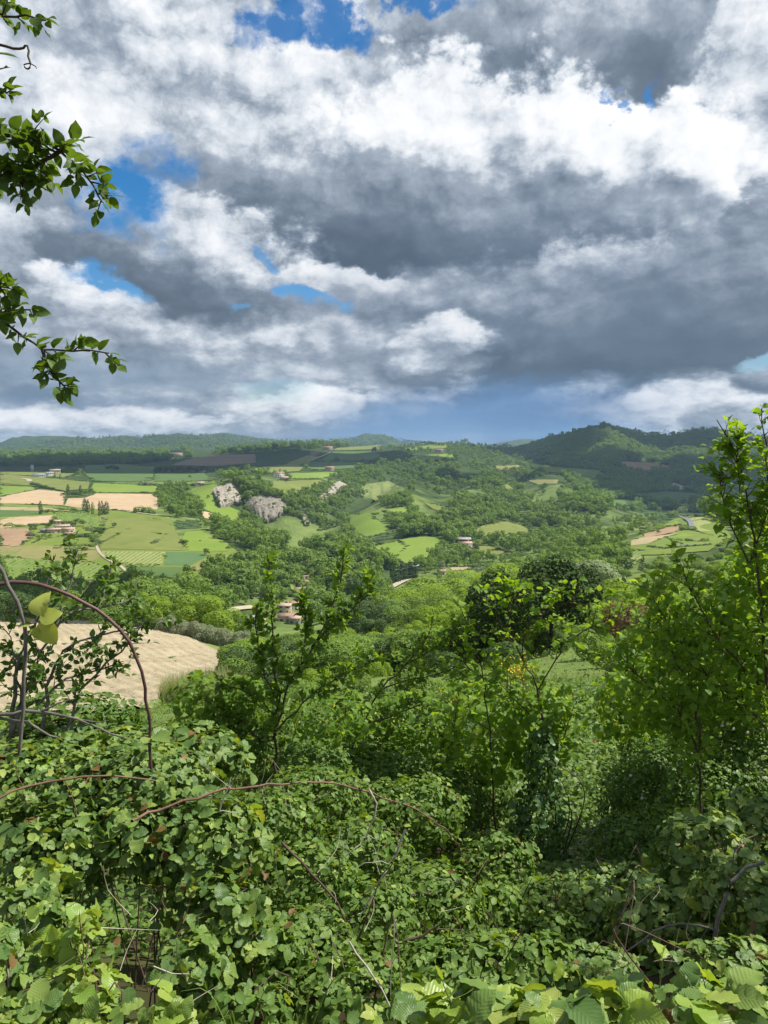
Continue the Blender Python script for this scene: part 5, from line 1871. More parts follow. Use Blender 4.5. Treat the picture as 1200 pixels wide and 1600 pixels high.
G2 = 'olive row along the ploughed slope'
for k in range(13):
    t = k / 12
    px = 246 + 140 * t
    Y = 172 - 30 * t
    top = 962 + 30 * t - (3 if k % 2 else 0)
    slope_tree(px, Y, top, 'bush', 'olive', f'grey-green olive bush, {ROW_WORD[k]} from the crest of the ploughed slope', G2, random.uniform(.75, .95), 'olive_bush', 'bush')

G3 = 'bright trees on the slope between hedge and village'
SLOPE = [
    (372, 130, 1000, 'broad', 'mid', 1.2), (405, 150, 1000, 'round', 'yellow', 1.2), (440, 135, 1004, 'broad', 'yellow', 1.2), (470, 165, 994, 'round', 'mid', 1.2),
    (500, 125, 995, 'broad', 'yellow', 1.25), (535, 140, 982, 'round', 'yellow', 1.2), (560, 112, 1000, 'broad', 'mid', 1.2), (590, 150, 965, 'round', 'dark', 1.2),
    (610, 120, 985, 'broad', 'yellow', 1.2), (640, 165, 945, 'broad', 'mid', 1.2), (655, 130, 965, 'round', 'yellow', 1.2), (690, 150, 940, 'broad', 'yellow', 1.2),
    (560, 190, 955, 'round', 'dark', 1.2), (520, 210, 962, 'tall', 'dark', 1.6), (600, 215, 935, 'broad', 'dark', 1.3), (630, 230, 925, 'broad', 'mid', 1.3), (660, 240, 915, 'broad', 'yellow', 1.3),
    (700, 220, 912, 'broad', 'mid', 1.3), (730, 190, 920, 'round', 'yellow', 1.2), (745, 240, 905, 'broad', 'mid', 1.3), (715, 130, 955, 'broad', 'yellow', 1.2), (740, 110, 968, 'round', 'mid', 1.2),
    (770, 160, 930, 'broad', 'dark', 1.2), (785, 210, 905, 'broad', 'yellow', 1.2), (680, 105, 985, 'broad', 'mid', 1.2), (640, 95, 1005, 'round', 'yellow', 1.2), (580, 90, 1018, 'broad', 'yellow', 1.2),
    (520, 92, 1025, 'broad', 'mid', 1.25), (470, 98, 1020, 'round', 'mid', 1.2), (430, 105, 1015, 'broad', 'yellow', 1.2), (390, 100, 1030, 'bush', 'mid', 1.1), (480, 230, 988, 'broad', 'mid', 1.2),
    (440, 200, 995, 'broad', 'yellow', 1.1), (410, 220, 995, 'bush', 'yellow', 1.0), (575, 260, 930, 'tall', 'dark', 1.4), (540, 250, 945, 'broad', 'dark', 1.3),
    (690, 290, 905, 'bush', 'yellow', 1.2), (640, 300, 912, 'bush', 'mid', 1.2), (730, 310, 896, 'broad', 'mid', 1.1), (770, 300, 892, 'bush', 'yellow', 1.2), (610, 320, 925, 'bush', 'mid', 1.2),
    (660, 340, 905, 'bush', 'yellow', 1.3), (700, 350, 898, 'bush', 'mid', 1.3), (745, 360, 890, 'bush', 'yellow', 1.3),
]
for k, (px, Y, top, kind, hue, wd) in enumerate(sorted(SLOPE)):
    hw = HUE_WORD[hue]
    far = 'low on the slope' if Y > 200 else 'halfway down the slope' if Y > 125 else 'near the top of the slope'
    where = 'below the ploughed field' if px < 470 else 'under the village roofs' if px < 590 else 'under the cypress row' if px < 700 else 'beside the dark oak'
    sh = {'round': 'round', 'broad': 'spreading', 'tall': 'narrow', 'bush': 'bushy'}[kind]
    slope_tree(px, Y, top, kind, hue, f'{sh} {hw} tree {where}, {far}', f'{sh} {hw} trees {where}, {far}', wd)

G4 = 'trees below the spur on the right slope'
for px, Y, top, kind, hue, wd, lb in [
    (905, 150, 905, 'broad', 'yellow', 1.2, 'yellow-green tree just behind the dark oak'),
    (935, 130, 905, 'round', 'silver', 1.0, 'pale grey-green tree between dark oak and conifers'),
    (945, 118, 905, 'broad', 'yellow', 1.3, 'bright yellow-green spreading tree below the conifers'),
    (975, 135, 905, 'broad', 'yellow', 1.2, 'light yellow tree under the tall dark conifer'),
    (962, 100, 935, 'round', 'dark', 1.1, 'dark green bush below the bright yellow-green tree'),
    (1010, 120, 910, 'broad', 'mid', 1.2, 'green tree below the small spur vineyard'),
    (1040, 110, 905, 'broad', 'yellow', 1.2, 'yellow-green tree beyond the hazel branches'),
    (1080, 140, 880, 'broad', 'mid', 1.2, 'green tree under the road bend on the spur'),
    (1130, 130, 880, 'round', 'mid', 1.2, 'green tree behind the tall hazel'),
    (1170, 120, 875, 'broad', 'yellow', 1.3, 'light green tree deep behind the tall hazel'),
    (1000, 58, 938, 'bush', 'red', 1.0, 'reddish-leaved bush behind the hazel thicket'),
    (1030, 54, 955, 'bush', 'red', .9, 'smaller reddish bush beside the hazel thicket'),
    (960, 66, 965, 'bush', 'mid', 1.0, 'green bush at the foot of the reddish one'),
    (830, 190, 890, 'broad', 'mid', 1.2, 'green tree seen over the top of the dark oak'),
    (925, 220, 895, 'round', 'silver', .8, 'pale willow-like tree above the dark oak crown'),
    (815, 260, 882, 'bush', 'yellow', 1.2, 'yellow-green scrub tree on the far bank above the oak'),
    (860, 300, 872, 'bush', 'mid', 1.2, 'green scrub tree beyond the oak by the valley bottom'),
    (930, 260, 868, 'bush', 'silver', 1.1, 'pale scrub tree below the striped vineyard'),
]:
    slope_tree(px, Y, top, kind, hue, lb, G4, wd, 'bush' if kind == 'bush' else 'tree', 'bush' if kind == 'bush' else 'tree')

slope_tree(866, 62, 858, 'round', 'oak', 'large dark green oak rising from the slope above the saplings', None, 1.05, 'oak_tree', 'tree', 0)
slope_tree(806, 58, 893, 'round', 'oak', 'dark oak crown joined to the larger oak on its village side', None, 1.1, 'oak_tree', 'tree', 1)
slope_tree(735, 60, 970, 'broad', 'oak', 'low dark oak bush beside the two dark oaks', None, 1.25, 'oak_tree', 'tree', 2)

# tree out of view, added at the side to shade the right of the bank
for x, y, h, lb in [(5.5, 3.1, 6.2, 'tree standing at the side that shades the tangled thicket')]:
    tree('tree', (x, y, gz(x, y) - .1), h, 'round', 'mid', lb, 'tree', None, .62, 'mid')

# scrub close below the hedge: every bush its own
G5 = 'scrub bushes on the slope below the hedge'
SCRUB = [
    (360, 40, 1108, 'mid'), (395, 30, 1108, 'mid'), (430, 48, 1050, 'dark'), (470, 36, 1062, 'mid'), (500, 52, 1042, 'yellow'), (530, 30, 1085, 'mid'), (560, 44, 1050, 'mid'), (590, 58, 1032, 'yellow'),
    (600, 28, 1088, 'dark'), (640, 40, 1045, 'mid'), (650, 60, 1020, 'yellow'), (680, 30, 1065, 'mid'), (700, 50, 1015, 'dark'), (730, 36, 1035, 'mid'), (760, 26, 1065, 'mid'), (790, 45, 1000, 'dark'),
    (800, 22, 1090, 'mid'), (930, 44, 985, 'mid'), (960, 36, 1000, 'mid'), (985, 28, 1025, 'dark'), (1010, 40, 975, 'mid'), (1040, 30, 995, 'mid'), (1070, 44, 955, 'yellow'), (1100, 32, 965, 'mid'),
    (1130, 24, 1000, 'mid'), (1160, 36, 945, 'mid'), (1190, 26, 975, 'dark'), (1020, 20, 1060, 'mid'), (1075, 17, 1075, 'dark'), (1140, 15, 1080, 'mid'), (1195, 16, 1060, 'dark'), (450, 20, 1125, 'mid'),
    (520, 18, 1130, 'mid'), (590, 17, 1140, 'mid'), (650, 19, 1115, 'mid'), (720, 16, 1120, 'dark'), (560, 13, 1180, 'mid'), (640, 12, 1185, 'mid'), (700, 11.5, 1180, 'dark'), (1060, 12, 1140, 'mid'), (1130, 11, 1140, 'dark'),
    (400, 22, 1115, 'mid'), (345, 26, 1135, 'mid'), (820, 34, 1035, 'yellow'), (770, 14, 1130, 'mid'), (1000, 13, 1150, 'mid'), (1180, 10, 1150, 'mid'), (480, 11, 1195, 'mid'), (420, 12, 1180, 'mid'),
]
for k, (px, Y, top, hue) in enumerate(sorted(SCRUB)):
    hw = HUE_WORD[hue]
    where = ('beside the grass tuft' if px < 380 else 'behind the twin-stemmed pear bush' if px < 560 else 'behind the leaning pear stem' if px < 690 else 'behind the slender sapling' if px < 850 else
             'beyond the ivy clearing' if px < 1015 else 'behind the hazel')
    far = 'farther down the slope' if Y > 34 else 'close below the hedge' if Y < 18 else 'partway down the slope'
    o = slope_tree(px, Y, top, 'bush', hue, f'{hw} scrub bush {where}, {far}', f'{hw} scrub bushes {where}, {far}', random.uniform(.9, 1.15), 'bush', 'bush')

# ------------------------------------------------------------------ tall grass beside the ploughed slope
mat_leaf('grass_pale', [(.26, .29, .13), (.34, .36, .18), (.20, .26, .08)], .3, .6)
mat_leaf('grass_green', [(.10, .19, .035), (.14, .24, .05), (.20, .27, .07)], .35, .5)


def blades(n, cx, cy, rx, ry, h, w, rng, lean=.35, seg=4):
    a, r = rng.uniform(0, 6.28, n), np.sqrt(rng.random(n))
    x, y = cx + np.cos(a) * r * rx, cy + np.sin(a) * r * ry
    z = GZ(x, y) - .03
    hh = h * rng.uniform(.5, 1.15, n)
    az = rng.uniform(0, 6.28, n)
    ln = lean * rng.uniform(.2, 1.2, n)
    V = []
    for k in range(seg + 1):
        t = k / seg
        off = ln * hh * t * t
        px_, py_ = x + np.cos(az) * off, y + np.sin(az) * off
        pz_ = z + hh * t * (1 - .35 * ln * t)
        ww = w * (1 - t) ** .7 * .5
        V.append(np.stack([px_ - np.sin(az) * ww, py_ + np.cos(az) * ww, pz_], 1))
        V.append(np.stack([px_ + np.sin(az) * ww, py_ - np.cos(az) * ww, pz_], 1))
    V = np.stack(V, 1)
    b = np.arange(n)[:, None] * (2 * seg + 2)
    f = [np.concatenate([b + 2 * k, b + 2 * k + 1, b + 2 * k + 3, b + 2 * k + 2], 1) for k in range(seg)]
    return V.reshape(-1, 3), np.concatenate(f), np.repeat(rng.random(n), 2 * seg + 2)


for px, Y, rx, ry, h, n in [(300, 56, 2.6, 4.0, 2.3, 3400), (338, 50, 1.8, 3.4, 2.0, 2200)]:
    p = at(px, Y)
    v, f, r = blades(n, p.x, p.y, rx, ry, h, .045, RNG)
    o = obj_np('tall_grass', v, [f], [MATS['grass_pale']], attrs={'rnd': r})
    tag(o, kind='stuff')
for px, Y, rx, ry, h, n in [(925, 14, 1.6, 4.0, .35, 2600), (905, 26, 2.5, 8, .6, 2600), (300, 50, 4, 8, .35, 2500), (330, 58, 4, 10, .3, 2000)]:
    p = at(px, Y)
    v, f, r = blades(n, p.x, p.y, rx, ry, h, .03, RNG, .6)
    o = obj_np('grass', v, [f], [MATS['grass_green']], attrs={'rnd': r})
    tag(o, kind='stuff')
# ------------------------------------------------------------------ leaves and hedge plants close by
mat_leaf('bramble_leaf', [(.065, .140, .028), (.110, .200, .038), (.165, .265, .050), (.230, .310, .064)], .32, .45, True, .4, .015)
mat_leaf('bramble_young', [(0.220, 0.363, 0.055), (0.308, 0.429, 0.066), (0.374, 0.440, 0.099)], .40, .4, True, .4)
mat_leaf('thicket_leaf', [(.085, .175, .028), (.135, .235, .040), (.195, .295, .054)], .42, .5, False, .25, .008)
mat_leaf('ivy_leaf', [(.045, .110, .030), (.065, .145, .036), (.090, .180, .044)], .22, .40, False, .4)
mat_leaf('thorn_leaf', [(.075, .155, .030), (.105, .200, .038), (.150, .250, .048)], .38, .45, False, .3)
mat_leaf('pear_leaf', [(.110, .220, .028), (.155, .280, .038), (.215, .340, .050)], .54, .45, False, .3)
mat_leaf('hazel_leaf', [(.150, .290, .028), (.205, .360, .036), (.270, .410, .050)], .55, .5, True, .25)
mat_leaf('plum_leaf', [(.075, .150, .024), (.100, .185, .030), (.135, .230, .038)], .45, .45, True, .3)
mat_leaf('gold_leaf', [(.40, .48, .08), (.46, .50, .11)], .45, .4, False, .35)
mat_plain('flower_yellow', (.80, .58, .03), .6, .15, 30.0)
mat_plain('flower_white', (.80, .79, .72), .6, .08, 30.0)


def leaf_shape(ts, ws, fold, curl, wave, seed):
    """blade along +X with its midrib folded: verts, triangles and quads, uv"""
    rng = np.random.default_rng(seed)
    n = len(ts)
    V, UV = [], []
    for i, (t, w) in enumerate(zip(ts, ws)):
        zc = -curl * t * t
        for s in (-1, 0, 1):
            z = zc + fold * abs(s) * w + (wave * rng.normal() * w if s else 0)
            V.append((t - (.0 if s == 0 else .015), s * w, z))
            UV.append((s * w / .4, t))
    f = []
    for i in range(n - 1):
        a = i * 3
        f += [(a, a + 1, a + 4), (a, a + 4, a + 3), (a + 1, a + 2, a + 5), (a + 1, a + 5, a + 4)]
    return np.array(V), np.array(f), np.array(UV)


_t = [0, .08, .22, .38, .55, .72, .88, 1.0]
_tb = [0, .06, .15, .24, .33, .43, .53, .63, .73, .83, .92, 1.0]
SHAPES = {
    'ovate': [leaf_shape(_t, [.01, .17, .29, .335, .31, .235, .11, .0], f, c, .10, s) for f, c, s in ((.25, .12, 1), (.45, .25, 2), (.12, -.05, 3), (.35, .40, 4))],
    'round': [leaf_shape(_t, [.01, .24, .38, .42, .39, .30, .16, .0], f, c, .12, s) for f, c, s in ((.25, .30, 5), (.40, .50, 6), (.15, .15, 7), (.30, .65, 8))],
    'toothed': [leaf_shape(_tb, [.02, .20, .27, .36, .345, .41, .365, .385, .29, .26, .11, .0], f, c, .10, s) for f, c, s in ((.22, .15, 9), (.38, .28, 10), (.10, .02, 11), (.30, .45, 12))],
    'narrow': [leaf_shape(_t, [.01, .10, .17, .19, .17, .13, .06, .0], f, c, .10, s) for f, c, s in ((.25, .12, 13), (.4, .3, 14), (.1, -.1, 15), (.3, .4, 16))],
    'scrap': [leaf_shape([0, .45, 1.0], [.02, .34, .0], f, c, .12, s) for f, c, s in ((.3, .2, 17), (.1, .0, 18), (.45, .35, 19), (.2, .5, 20))],
}
LEAF_MESH = {}


def leaf_mesh(shape, k, mat):
    key = (shape, k, mat)
    if key not in LEAF_MESH:
        v, f, uv = SHAPES[shape][k]
        LEAF_MESH[key] = mesh_np('leaf', v, [f], [MATS[mat]], smooth=True, uv=uv)
    return LEAF_MESH[key]


def unit(a):
    return a / (np.linalg.norm(a, axis=-1, keepdims=True) + 1e-9)


def curve(pts, step):
    """smooth path through points (n,3), resampled"""
    p = np.asarray([tuple(q) for q in pts], float)
    if len(p) < 3:
        p = np.array([p[0], (p[0] + p[-1]) / 2, p[-1]])
    q = np.concatenate([[2 * p[0] - p[1]], p, [2 * p[-1] - p[-2]]])
    out = []
    for i in range(1, len(q) - 2):
        a, b, c, d = q[i - 1:i + 3]
        n = max(2, int(np.linalg.norm(c - b) / step))
        t = np.linspace(0, 1, n, endpoint=False)[:, None]
        out.append(.5 * (2 * b + (c - a) * t + (2 * a - 5 * b + 4 * c - d) * t ** 2 + (3 * b - a - 3 * c + d) * t ** 3))
    out.append(p[-1:])
    return np.concatenate(out)


PLANTS = []


class Plant:
    def __init__(self, name, label, cat, base, mat, shape, size, group=None, bark='twig_brown', seed=1, mat2=None, share2=.0, solo=260):
        self.root = empty(name, base)
        tag(self.root, label, cat, group)
        self.base = np.array(base, float)
        self.mat, self.shape, self.size, self.bark = mat, shape, size, bark
        self.mat2, self.share2, self.solo = mat2, share2, solo
        self.rng = np.random.default_rng(seed)
        self.pos, self.ax, self.nr, self.sz, self.alt = [], [], [], [], []
        self.fine = MB()
        self.has_fine = False
        PLANTS.append(self)

    # ---- leaves
    def leaf(self, p, a, n, s, alt=False):
        self.pos.append(np.atleast_2d(p)); self.ax.append(np.atleast_2d(a)); self.nr.append(np.atleast_2d(n))
        m = len(self.pos[-1])
        self.sz.append(np.broadcast_to(s, (m,)).astype(float))
        self.alt.append(np.full(m, alt) if np.isscalar(alt) else alt)

    def compound(self, p, a, n, s, alt=False):
        """three leaflets on one stalk"""
        p, a, n = np.atleast_2d(p), unit(np.atleast_2d(a)), np.atleast_2d(n)
        b = unit(np.cross(n, a))
        s = np.broadcast_to(s, (len(p),))[:, None]
        tip = p + a * s * .45
        self.leaf(tip, a, n, s[:, 0], alt)
        for sg in (-1, 1):
            d = unit(a * .35 + b * sg + self.rng.normal(0, .12, p.shape))
            self.leaf(p + a * s * .30, d, unit(n + self.rng.normal(0, .18, p.shape)), s[:, 0] * .82, alt)

    # ---- wood
    def stem(self, pts, r0, r1, name='stem', bark=None, step=.05, wob=.006, sides=6):
        c = curve(pts, step)
        c[1:-1] += self.rng.normal(0, wob, c[1:-1].shape)
        m = MB()
        m.tube(c - self.base, np.linspace(r0, r1, len(c)), sides)
        m.build(name, [MATS[bark or self.bark]], self.root, smooth=True)
        return c

    def twig(self, c, r0, r1):
        self.fine.tube(c - self.base, np.linspace(r0, r1, len(c)), 4)
        self.has_fine = True

    def dress(self, c, spacing, size=None, cluster=1, up=.6, start=.0, droop=.0, alt=False, spread=1.0):
        """leaves along a twig, alternate or in little rosettes"""
        size = size or self.size
        seg = np.linalg.norm(np.diff(c, axis=0), axis=1)
        s = np.concatenate([[0], np.cumsum(seg)])
        q = np.arange(s[-1] * start + spacing * .5, s[-1], spacing)
        if len(q) == 0:
            q = np.array([s[-1] * .7])
        q = np.clip(q + self.rng.normal(0, spacing * .2, len(q)), 0, s[-1])
        p = np.stack([np.interp(q, s, c[:, i]) for i in range(3)], 1)
        t = unit(np.stack([np.interp(q, s, np.gradient(c[:, i])) for i in range(3)], 1))
        for k in range(cluster):
            ang = np.arange(len(q)) * 2.4 + k * 6.28 / cluster + self.rng.normal(0, .5, len(q))
            ref = unit(np.cross(t, self.rng.normal(size=t.shape)))
            b = np.cross(t, ref)
            side = ref * np.cos(ang)[:, None] + b * np.sin(ang)[:, None]
            a = unit(t * self.rng.uniform(.2, .9, (len(q), 1)) + side * spread + np.array([0, 0, .15 - droop]))
            n = unit(np.array([0, 0, up]) + self.rng.normal(0, .38, a.shape) + side * .25)
            n = unit(n - (n * a).sum(1, keepdims=True) * a)
            self.leaf(p + a * size * .12, a, n, size * self.rng.uniform(.6, 1.15, len(q)), alt)
        # end leaf
        self.leaf(c[-1:], t[-1:], unit(np.array([[0, 0, 1.]]) + self.rng.normal(0, .3, (1, 3))), size * .8, alt)

    def branch(self, path, n, length, r, spacing, cluster=1, size=None, start=.25, up=.35, sub=0, droop=0., bend=.25, alt=False, ang=.8):
        """side twigs along a stem, each dressed with leaves"""
        s = np.linspace(start, .98, n) + self.rng.normal(0, .5 / max(n, 1) * .5, n)
        s = np.clip(s, 0, 1)
        idx = s * (len(path) - 1)
        for v in idx:
            i = int(min(v, len(path) - 2))
            p = path[i] + (path[i + 1] - path[i]) * (v - i)
            t = unit(path[min(i + 2, len(path) - 1)] - path[max(i - 1, 0)])
            side = unit(np.cross(t, self.rng.normal(size=3)))
            d = unit(t * (1 - ang * .5) + side * ang + np.array([0, 0, up]) * self.rng.uniform(0, 1))
            L = length * self.rng.uniform(.45, 1.15) * (1.15 - .5 * v / len(path))
            k = 5
            tt = np.linspace(0, 1, k)[:, None]
            c = p + d * L * tt + (np.array([0, 0, up * .5 - droop]) + self.rng.normal(0, .3, 3)) * bend * L * tt ** 2
            self.twig(c, r, r * .4)
            self.dress(c, spacing, size, cluster, start=.1, droop=droop, alt=alt)
            if sub:
                self.branch(c, sub, length * .5, r * .6, spacing, cluster, size, .3, up, 0, droop, bend, alt, ang)

    def blob(self, px, py, Y, rx, ry, cover=2.6, size=None, compound=False, depth=.45, alt=None, back=-.25, lean=(0, 0, .75), rz=None):
        """leafy mound: leaves on and under the skin of an ellipsoid"""
        size = size or self.size
        c = np.array(P(px, py, Y))
        r = np.array([rx * Y / F, (rx + ry) / 2 * Y / F * .9 if rz is None else rz, ry * Y / F])
        area = 4 * math.pi * ((r[0] * r[1]) ** 1.6 / 3 + (r[1] * r[2]) ** 1.6 / 3 + (r[0] * r[2]) ** 1.6 / 3) ** (1 / 1.6) * .62
        la = size * size * (.42 if not compound else 1.05)
        n = int(area * cover / la)
        d = unit(self.rng.normal(size=(n * 2, 3)))
        view = unit(-c)
        d = d[((d @ view) > back) | (d[:, 2] > .45)][:n]
        n = len(d)
        lump = 1 + .16 * np.sin(d[:, 0] * 5 + px) * np.cos(d[:, 2] * 6 + py) + self.rng.normal(0, .06, n)
        k = (1 - depth * self.rng.random(n) ** 1.7) * lump
        p = c + d * r * k[:, None]
        nn = unit(d / r)
        tang = unit(np.cross(nn, self.rng.normal(size=(n, 3))))
        a = unit(nn * .35 + tang + np.array([0, 0, -.25]))
        nrm = unit(nn * .45 + np.array(lean) + self.rng.normal(0, .42, (n, 3)))
        nrm = unit(nrm - (nrm * a).sum(1, keepdims=True) * a)
        s = size * np.clip(self.rng.lognormal(-.10, .38, n), .35, 1.6)
        al = (self.rng.random(n) < (self.share2 if alt is None else alt))
        if compound:
            self.compound(p, a, nrm, s, al)
        else:
            self.leaf(p, a, nrm, s, al)
        return c, r

    def canes(self, blobs, n, r=.004, name='cane', bark=None, drop=.7):
        """woody stems that carry the mound, rooted in the ground below it"""
        for _ in range(n):
            c, rr = blobs[self.rng.integers(len(blobs))]
            d = unit(self.rng.normal(size=3) + np.array([0, -.3, .3]))
            e = c + d * rr * self.rng.uniform(.7, 1.08)
            b = np.array([c[0] + self.rng.normal(0, rr[0] * .5), c[1] + self.rng.uniform(0, .5) * rr[1], 0])
            b[2] = gz(b[0], b[1]) - .05
            m = (b + e) / 2 + np.array([self.rng.normal(0, .12), self.rng.normal(0, .1), self.rng.uniform(.1, .35)])
            cc = curve([b, m, e], .08)
            self.twig(cc, r, r * .45)

    def finish(self, front):
        p = np.concatenate(self.pos); a = unit(np.concatenate(self.ax)); n = np.concatenate(self.nr)
        s = np.concatenate(self.sz); al = np.concatenate(self.alt)
        n = unit(n - (n * a).sum(1, keepdims=True) * a)
        b = np.cross(n, a)
        kk = self.rng.integers(0, 4, len(p))
        px, py, dep = to_pix(p)
        size_px = s * F / np.maximum(dep, .05)
        show = front & (size_px > 9)
        order = np.argsort(-size_px * show)
        solo = np.zeros(len(p), bool)
        m = min(self.solo, int(show.sum()))
        solo[order[:m]] = True
        for i in np.where(solo)[0]:
            o = bpy.data.objects.new('leaf', leaf_mesh(self.shape, int(kk[i]), self.mat2 if al[i] else self.mat))
            M = Matrix((a[i], b[i], n[i])).transposed()
            o.rotation_euler = M.to_euler()
            o.location = p[i] - self.base
            o.scale = (s[i],) * 3
            link(o, self.root)
        rest = ~solo
        if rest.any():
            V, Fc, U, Rn, Mi, off = [], [], [], [], [], 0
            for k in range(4):
                for alt in (False, True):
                    q = rest & (kk == k) & (al == alt)
                    if not q.any():
                        continue
                    v, f, uv = SHAPES[self.shape][k]
                    small = size_px[q].mean() < 9
                    if small:
                        v, f, uv = SHAPES['scrap'][k]
                    w = p[q][:, None] + s[q][:, None, None] * (v[None, :, 0:1] * a[q][:, None] + v[None, :, 1:2] * b[q][:, None] + v[None, :, 2:3] * n[q][:, None])
                    m_ = int(q.sum())
                    V.append(w.reshape(-1, 3) - self.base)
                    Fc.append((f[None] + off + np.arange(m_)[:, None, None] * len(v)).reshape(-1, 3))
                    U.append(np.tile(uv, (m_, 1)))
                    Rn.append(np.repeat(self.rng.random(m_), len(v)))
                    Mi.append(np.full(m_ * len(f), 1 if alt else 0))
                    off += m_ * len(v)
            mats = [MATS[self.mat]] + ([MATS[self.mat2]] if self.mat2 else [])
            o = obj_np('foliage', np.concatenate(V), [np.concatenate(Fc)], mats, self.root, smooth=True, attrs={'rnd': np.concatenate(Rn)}, uv=np.concatenate(U), mat_idx=np.concatenate(Mi))
            o['kind'] = 'stuff'
        if self.has_fine:
            o = self.fine.build('twigwork', [MATS[self.bark]], self.root, smooth=True)
            o['kind'] = 'stuff'
        return m, len(p)


def finish_plants():
    """which leaves lie in front: nearest per small cell of the view; those become leaves of their own"""
    allp = np.concatenate([np.concatenate(q.pos) for q in PLANTS])
    px, py, dep = to_pix(allp)
    ok = (px > 0) & (px < 1200) & (py > 0) & (py < 1600) & (dep > .1)
    cell = np.where(ok, (np.floor(px / 9) * 1000 + np.floor(py / 9)).astype(np.int64), -1)
    order = np.lexsort((dep, cell))
    first = np.ones(len(order), bool)
    first[1:] = cell[order][1:] != cell[order][:-1]
    front = np.zeros(len(allp), bool)
    front[order[first]] = True
    front &= ok
    i = 0
    for q in PLANTS:
        n = sum(len(x) for x in q.pos)
        m, t = q.finish(front[i:i + n])
        print('PLANT', q.root.name, 'leaves', t, 'single', m)
        i += n


def pts(lst, Y, dY=0.0):
    n = len(lst)
    return [P(x, y, Y + dY * i / max(1, n - 1)) for i, (x, y) in enumerate(lst)]


def foot(px, Y):
    p = at(px, Y)
    return (p.x, p.y, p.z)
# ------------------------------------------------------------------ plum tree whose branches hang in from the side
YP = 1.75
trunk_top = np.array([-2.05, 1.55, 1.5])
pl = Plant('plum_tree', 'plum tree reaching in with dark leafy twigs against the clouds', 'tree', (-2.0, 1.5, gz(-2.0, 1.5) - .05), 'plum_leaf', 'ovate', .035, bark='bark', seed=5, solo=280)
pl.stem([(-2.0, 1.5, gz(-2.0, 1.5) - .1), (-2.06, 1.52, -.6), (-2.0, 1.56, .5), trunk_top, (-2.1, 1.5, 2.4)], .075, .03, 'trunk', 'bark', .12, .01, 10)


def plum(points, r, n, L, z0, spacing=.014, lead=True, sub=0):
    path = pts(points, YP)
    if lead:
        path = [Vector((-2.03, 1.54, z0)), (Vector((-2.03, 1.54, z0)) + path[0]) / 2 + Vector((0, .05, .06))] + path
    c = pl.stem(path, r, .0018, 'branch', 'bark', .03, .003)
    k = int(len(c) * (.55 if lead else .1))
    pl.branch(c[k:], n, L, .0022, spacing, 2, None, .05, .25, sub, .05)
    pl.dress(c[k:], .022, None, 2, start=.0)
    return c


plum([(-40, 10), (0, 22), (40, 26), (72, 32)], .010, 9, .055, 1.1)
plum([(-60, 195), (0, 210), (60, 214), (96, 236), (122, 262), (145, 292), (160, 316)], .014, 22, .075, .75, sub=0)
plum([(94, 236), (66, 252), (40, 270), (28, 284)], .005, 9, .07, 0, lead=False)
plum([(60, 214), (52, 240), (50, 262), (46, 282)], .005, 7, .06, 0, lead=False)
plum([(-50, 300), (-10, 292), (12, 268), (30, 240)], .008, 9, .06, .65)
plum([(-60, 475), (0, 500), (40, 528), (66, 546), (112, 547), (170, 552)], .011, 10, .055, .3, .016)
plum([(66, 546), (76, 572), (90, 594), (106, 602)], .004, 8, .035, 0, .016, False)
plum([(-40, 430), (-10, 446), (8, 462)], .008, 7, .06, .35)
plum([(-40, 500), (0, 488), (26, 482), (46, 484)], .005, 6, .05, .33)
plum([(-50, 140), (-15, 134), (10, 146)], .005, 5, .035, .95)
c = pl.stem(pts([(-40, 62), (0, 72), (36, 76), (42, 71), (45, 88), (48, 101), (44, 108), (38, 104), (42, 99), (52, 101), (57, 107)], 1.7), .0035, .001, 'tendril', 'bark', .01, .001)
pl.leaf(np.array(P(-8, 84, 1.7)), np.array([1, 0, -.05]), np.array([0, -.4, 1.]), .05)
pl.leaf(np.array(P(-6, 108, 1.7)), np.array([1, 0, .05]), np.array([.1, -.6, 1.]), .035)
# the rest of its crown, out of sight beside the viewer
for _ in range(14):
    e = np.array([-2.05 + RNG.normal(0, .5), 1.2 + RNG.normal(0, .6), 2.2 + RNG.uniform(-.3, 1.0)])
    e[0] = min(e[0], -.62 * max(e[1], .2) - .75)
    c = pl.stem([trunk_top, (trunk_top + e) / 2 + RNG.normal(0, .1, 3), e], .014, .003, 'branch', 'bark', .08, .01)
    pl.branch(c, 9, .25, .003, .03, 2, None, .2, .3, 0)

# ------------------------------------------------------------------ bramble canes
G_CANE = 'bramble canes arching out of the hedge'
cn = Plant('bramble_cane', 'thick purple-brown bramble cane arching high over the ploughed slope', 'plant', foot(190, 1.75), 'bramble_leaf', 'toothed', .045, G_CANE, 'cane_purple', 11)
c = cn.stem(pts([(-260, 1150), (-160, 1010), (-80, 935), (-20, 917), (20, 911), (62, 914), (110, 930), (150, 953), (186, 984), (212, 1026), (226, 1075), (233, 1140), (236, 1200)], 1.62, .12), .0050, .0036, 'cane', None, .03, .0022, 8)
th = MB()
for i in range(4, len(c) - 2, 4):
    d = unit(np.cross(c[i + 1] - c[i], RNG.normal(size=3)))
    th.tube([c[i] - cn.base, c[i] + d * .011 - cn.base], [.0022, .0003], 4)
th.build('thorn', [MATS['cane_red']], cn.root)['kind'] = 'stuff'
cn.dress(c[:8], .08, .05)
cn.branch(c[len(c) // 2:], 4, .05, .001, .02, 1, .02, .1, .3)
cn.compound(np.array(P(232, 1150, 1.75)), np.array([.4, -.3, .1]), np.array([0, -.4, 1.]), .05)

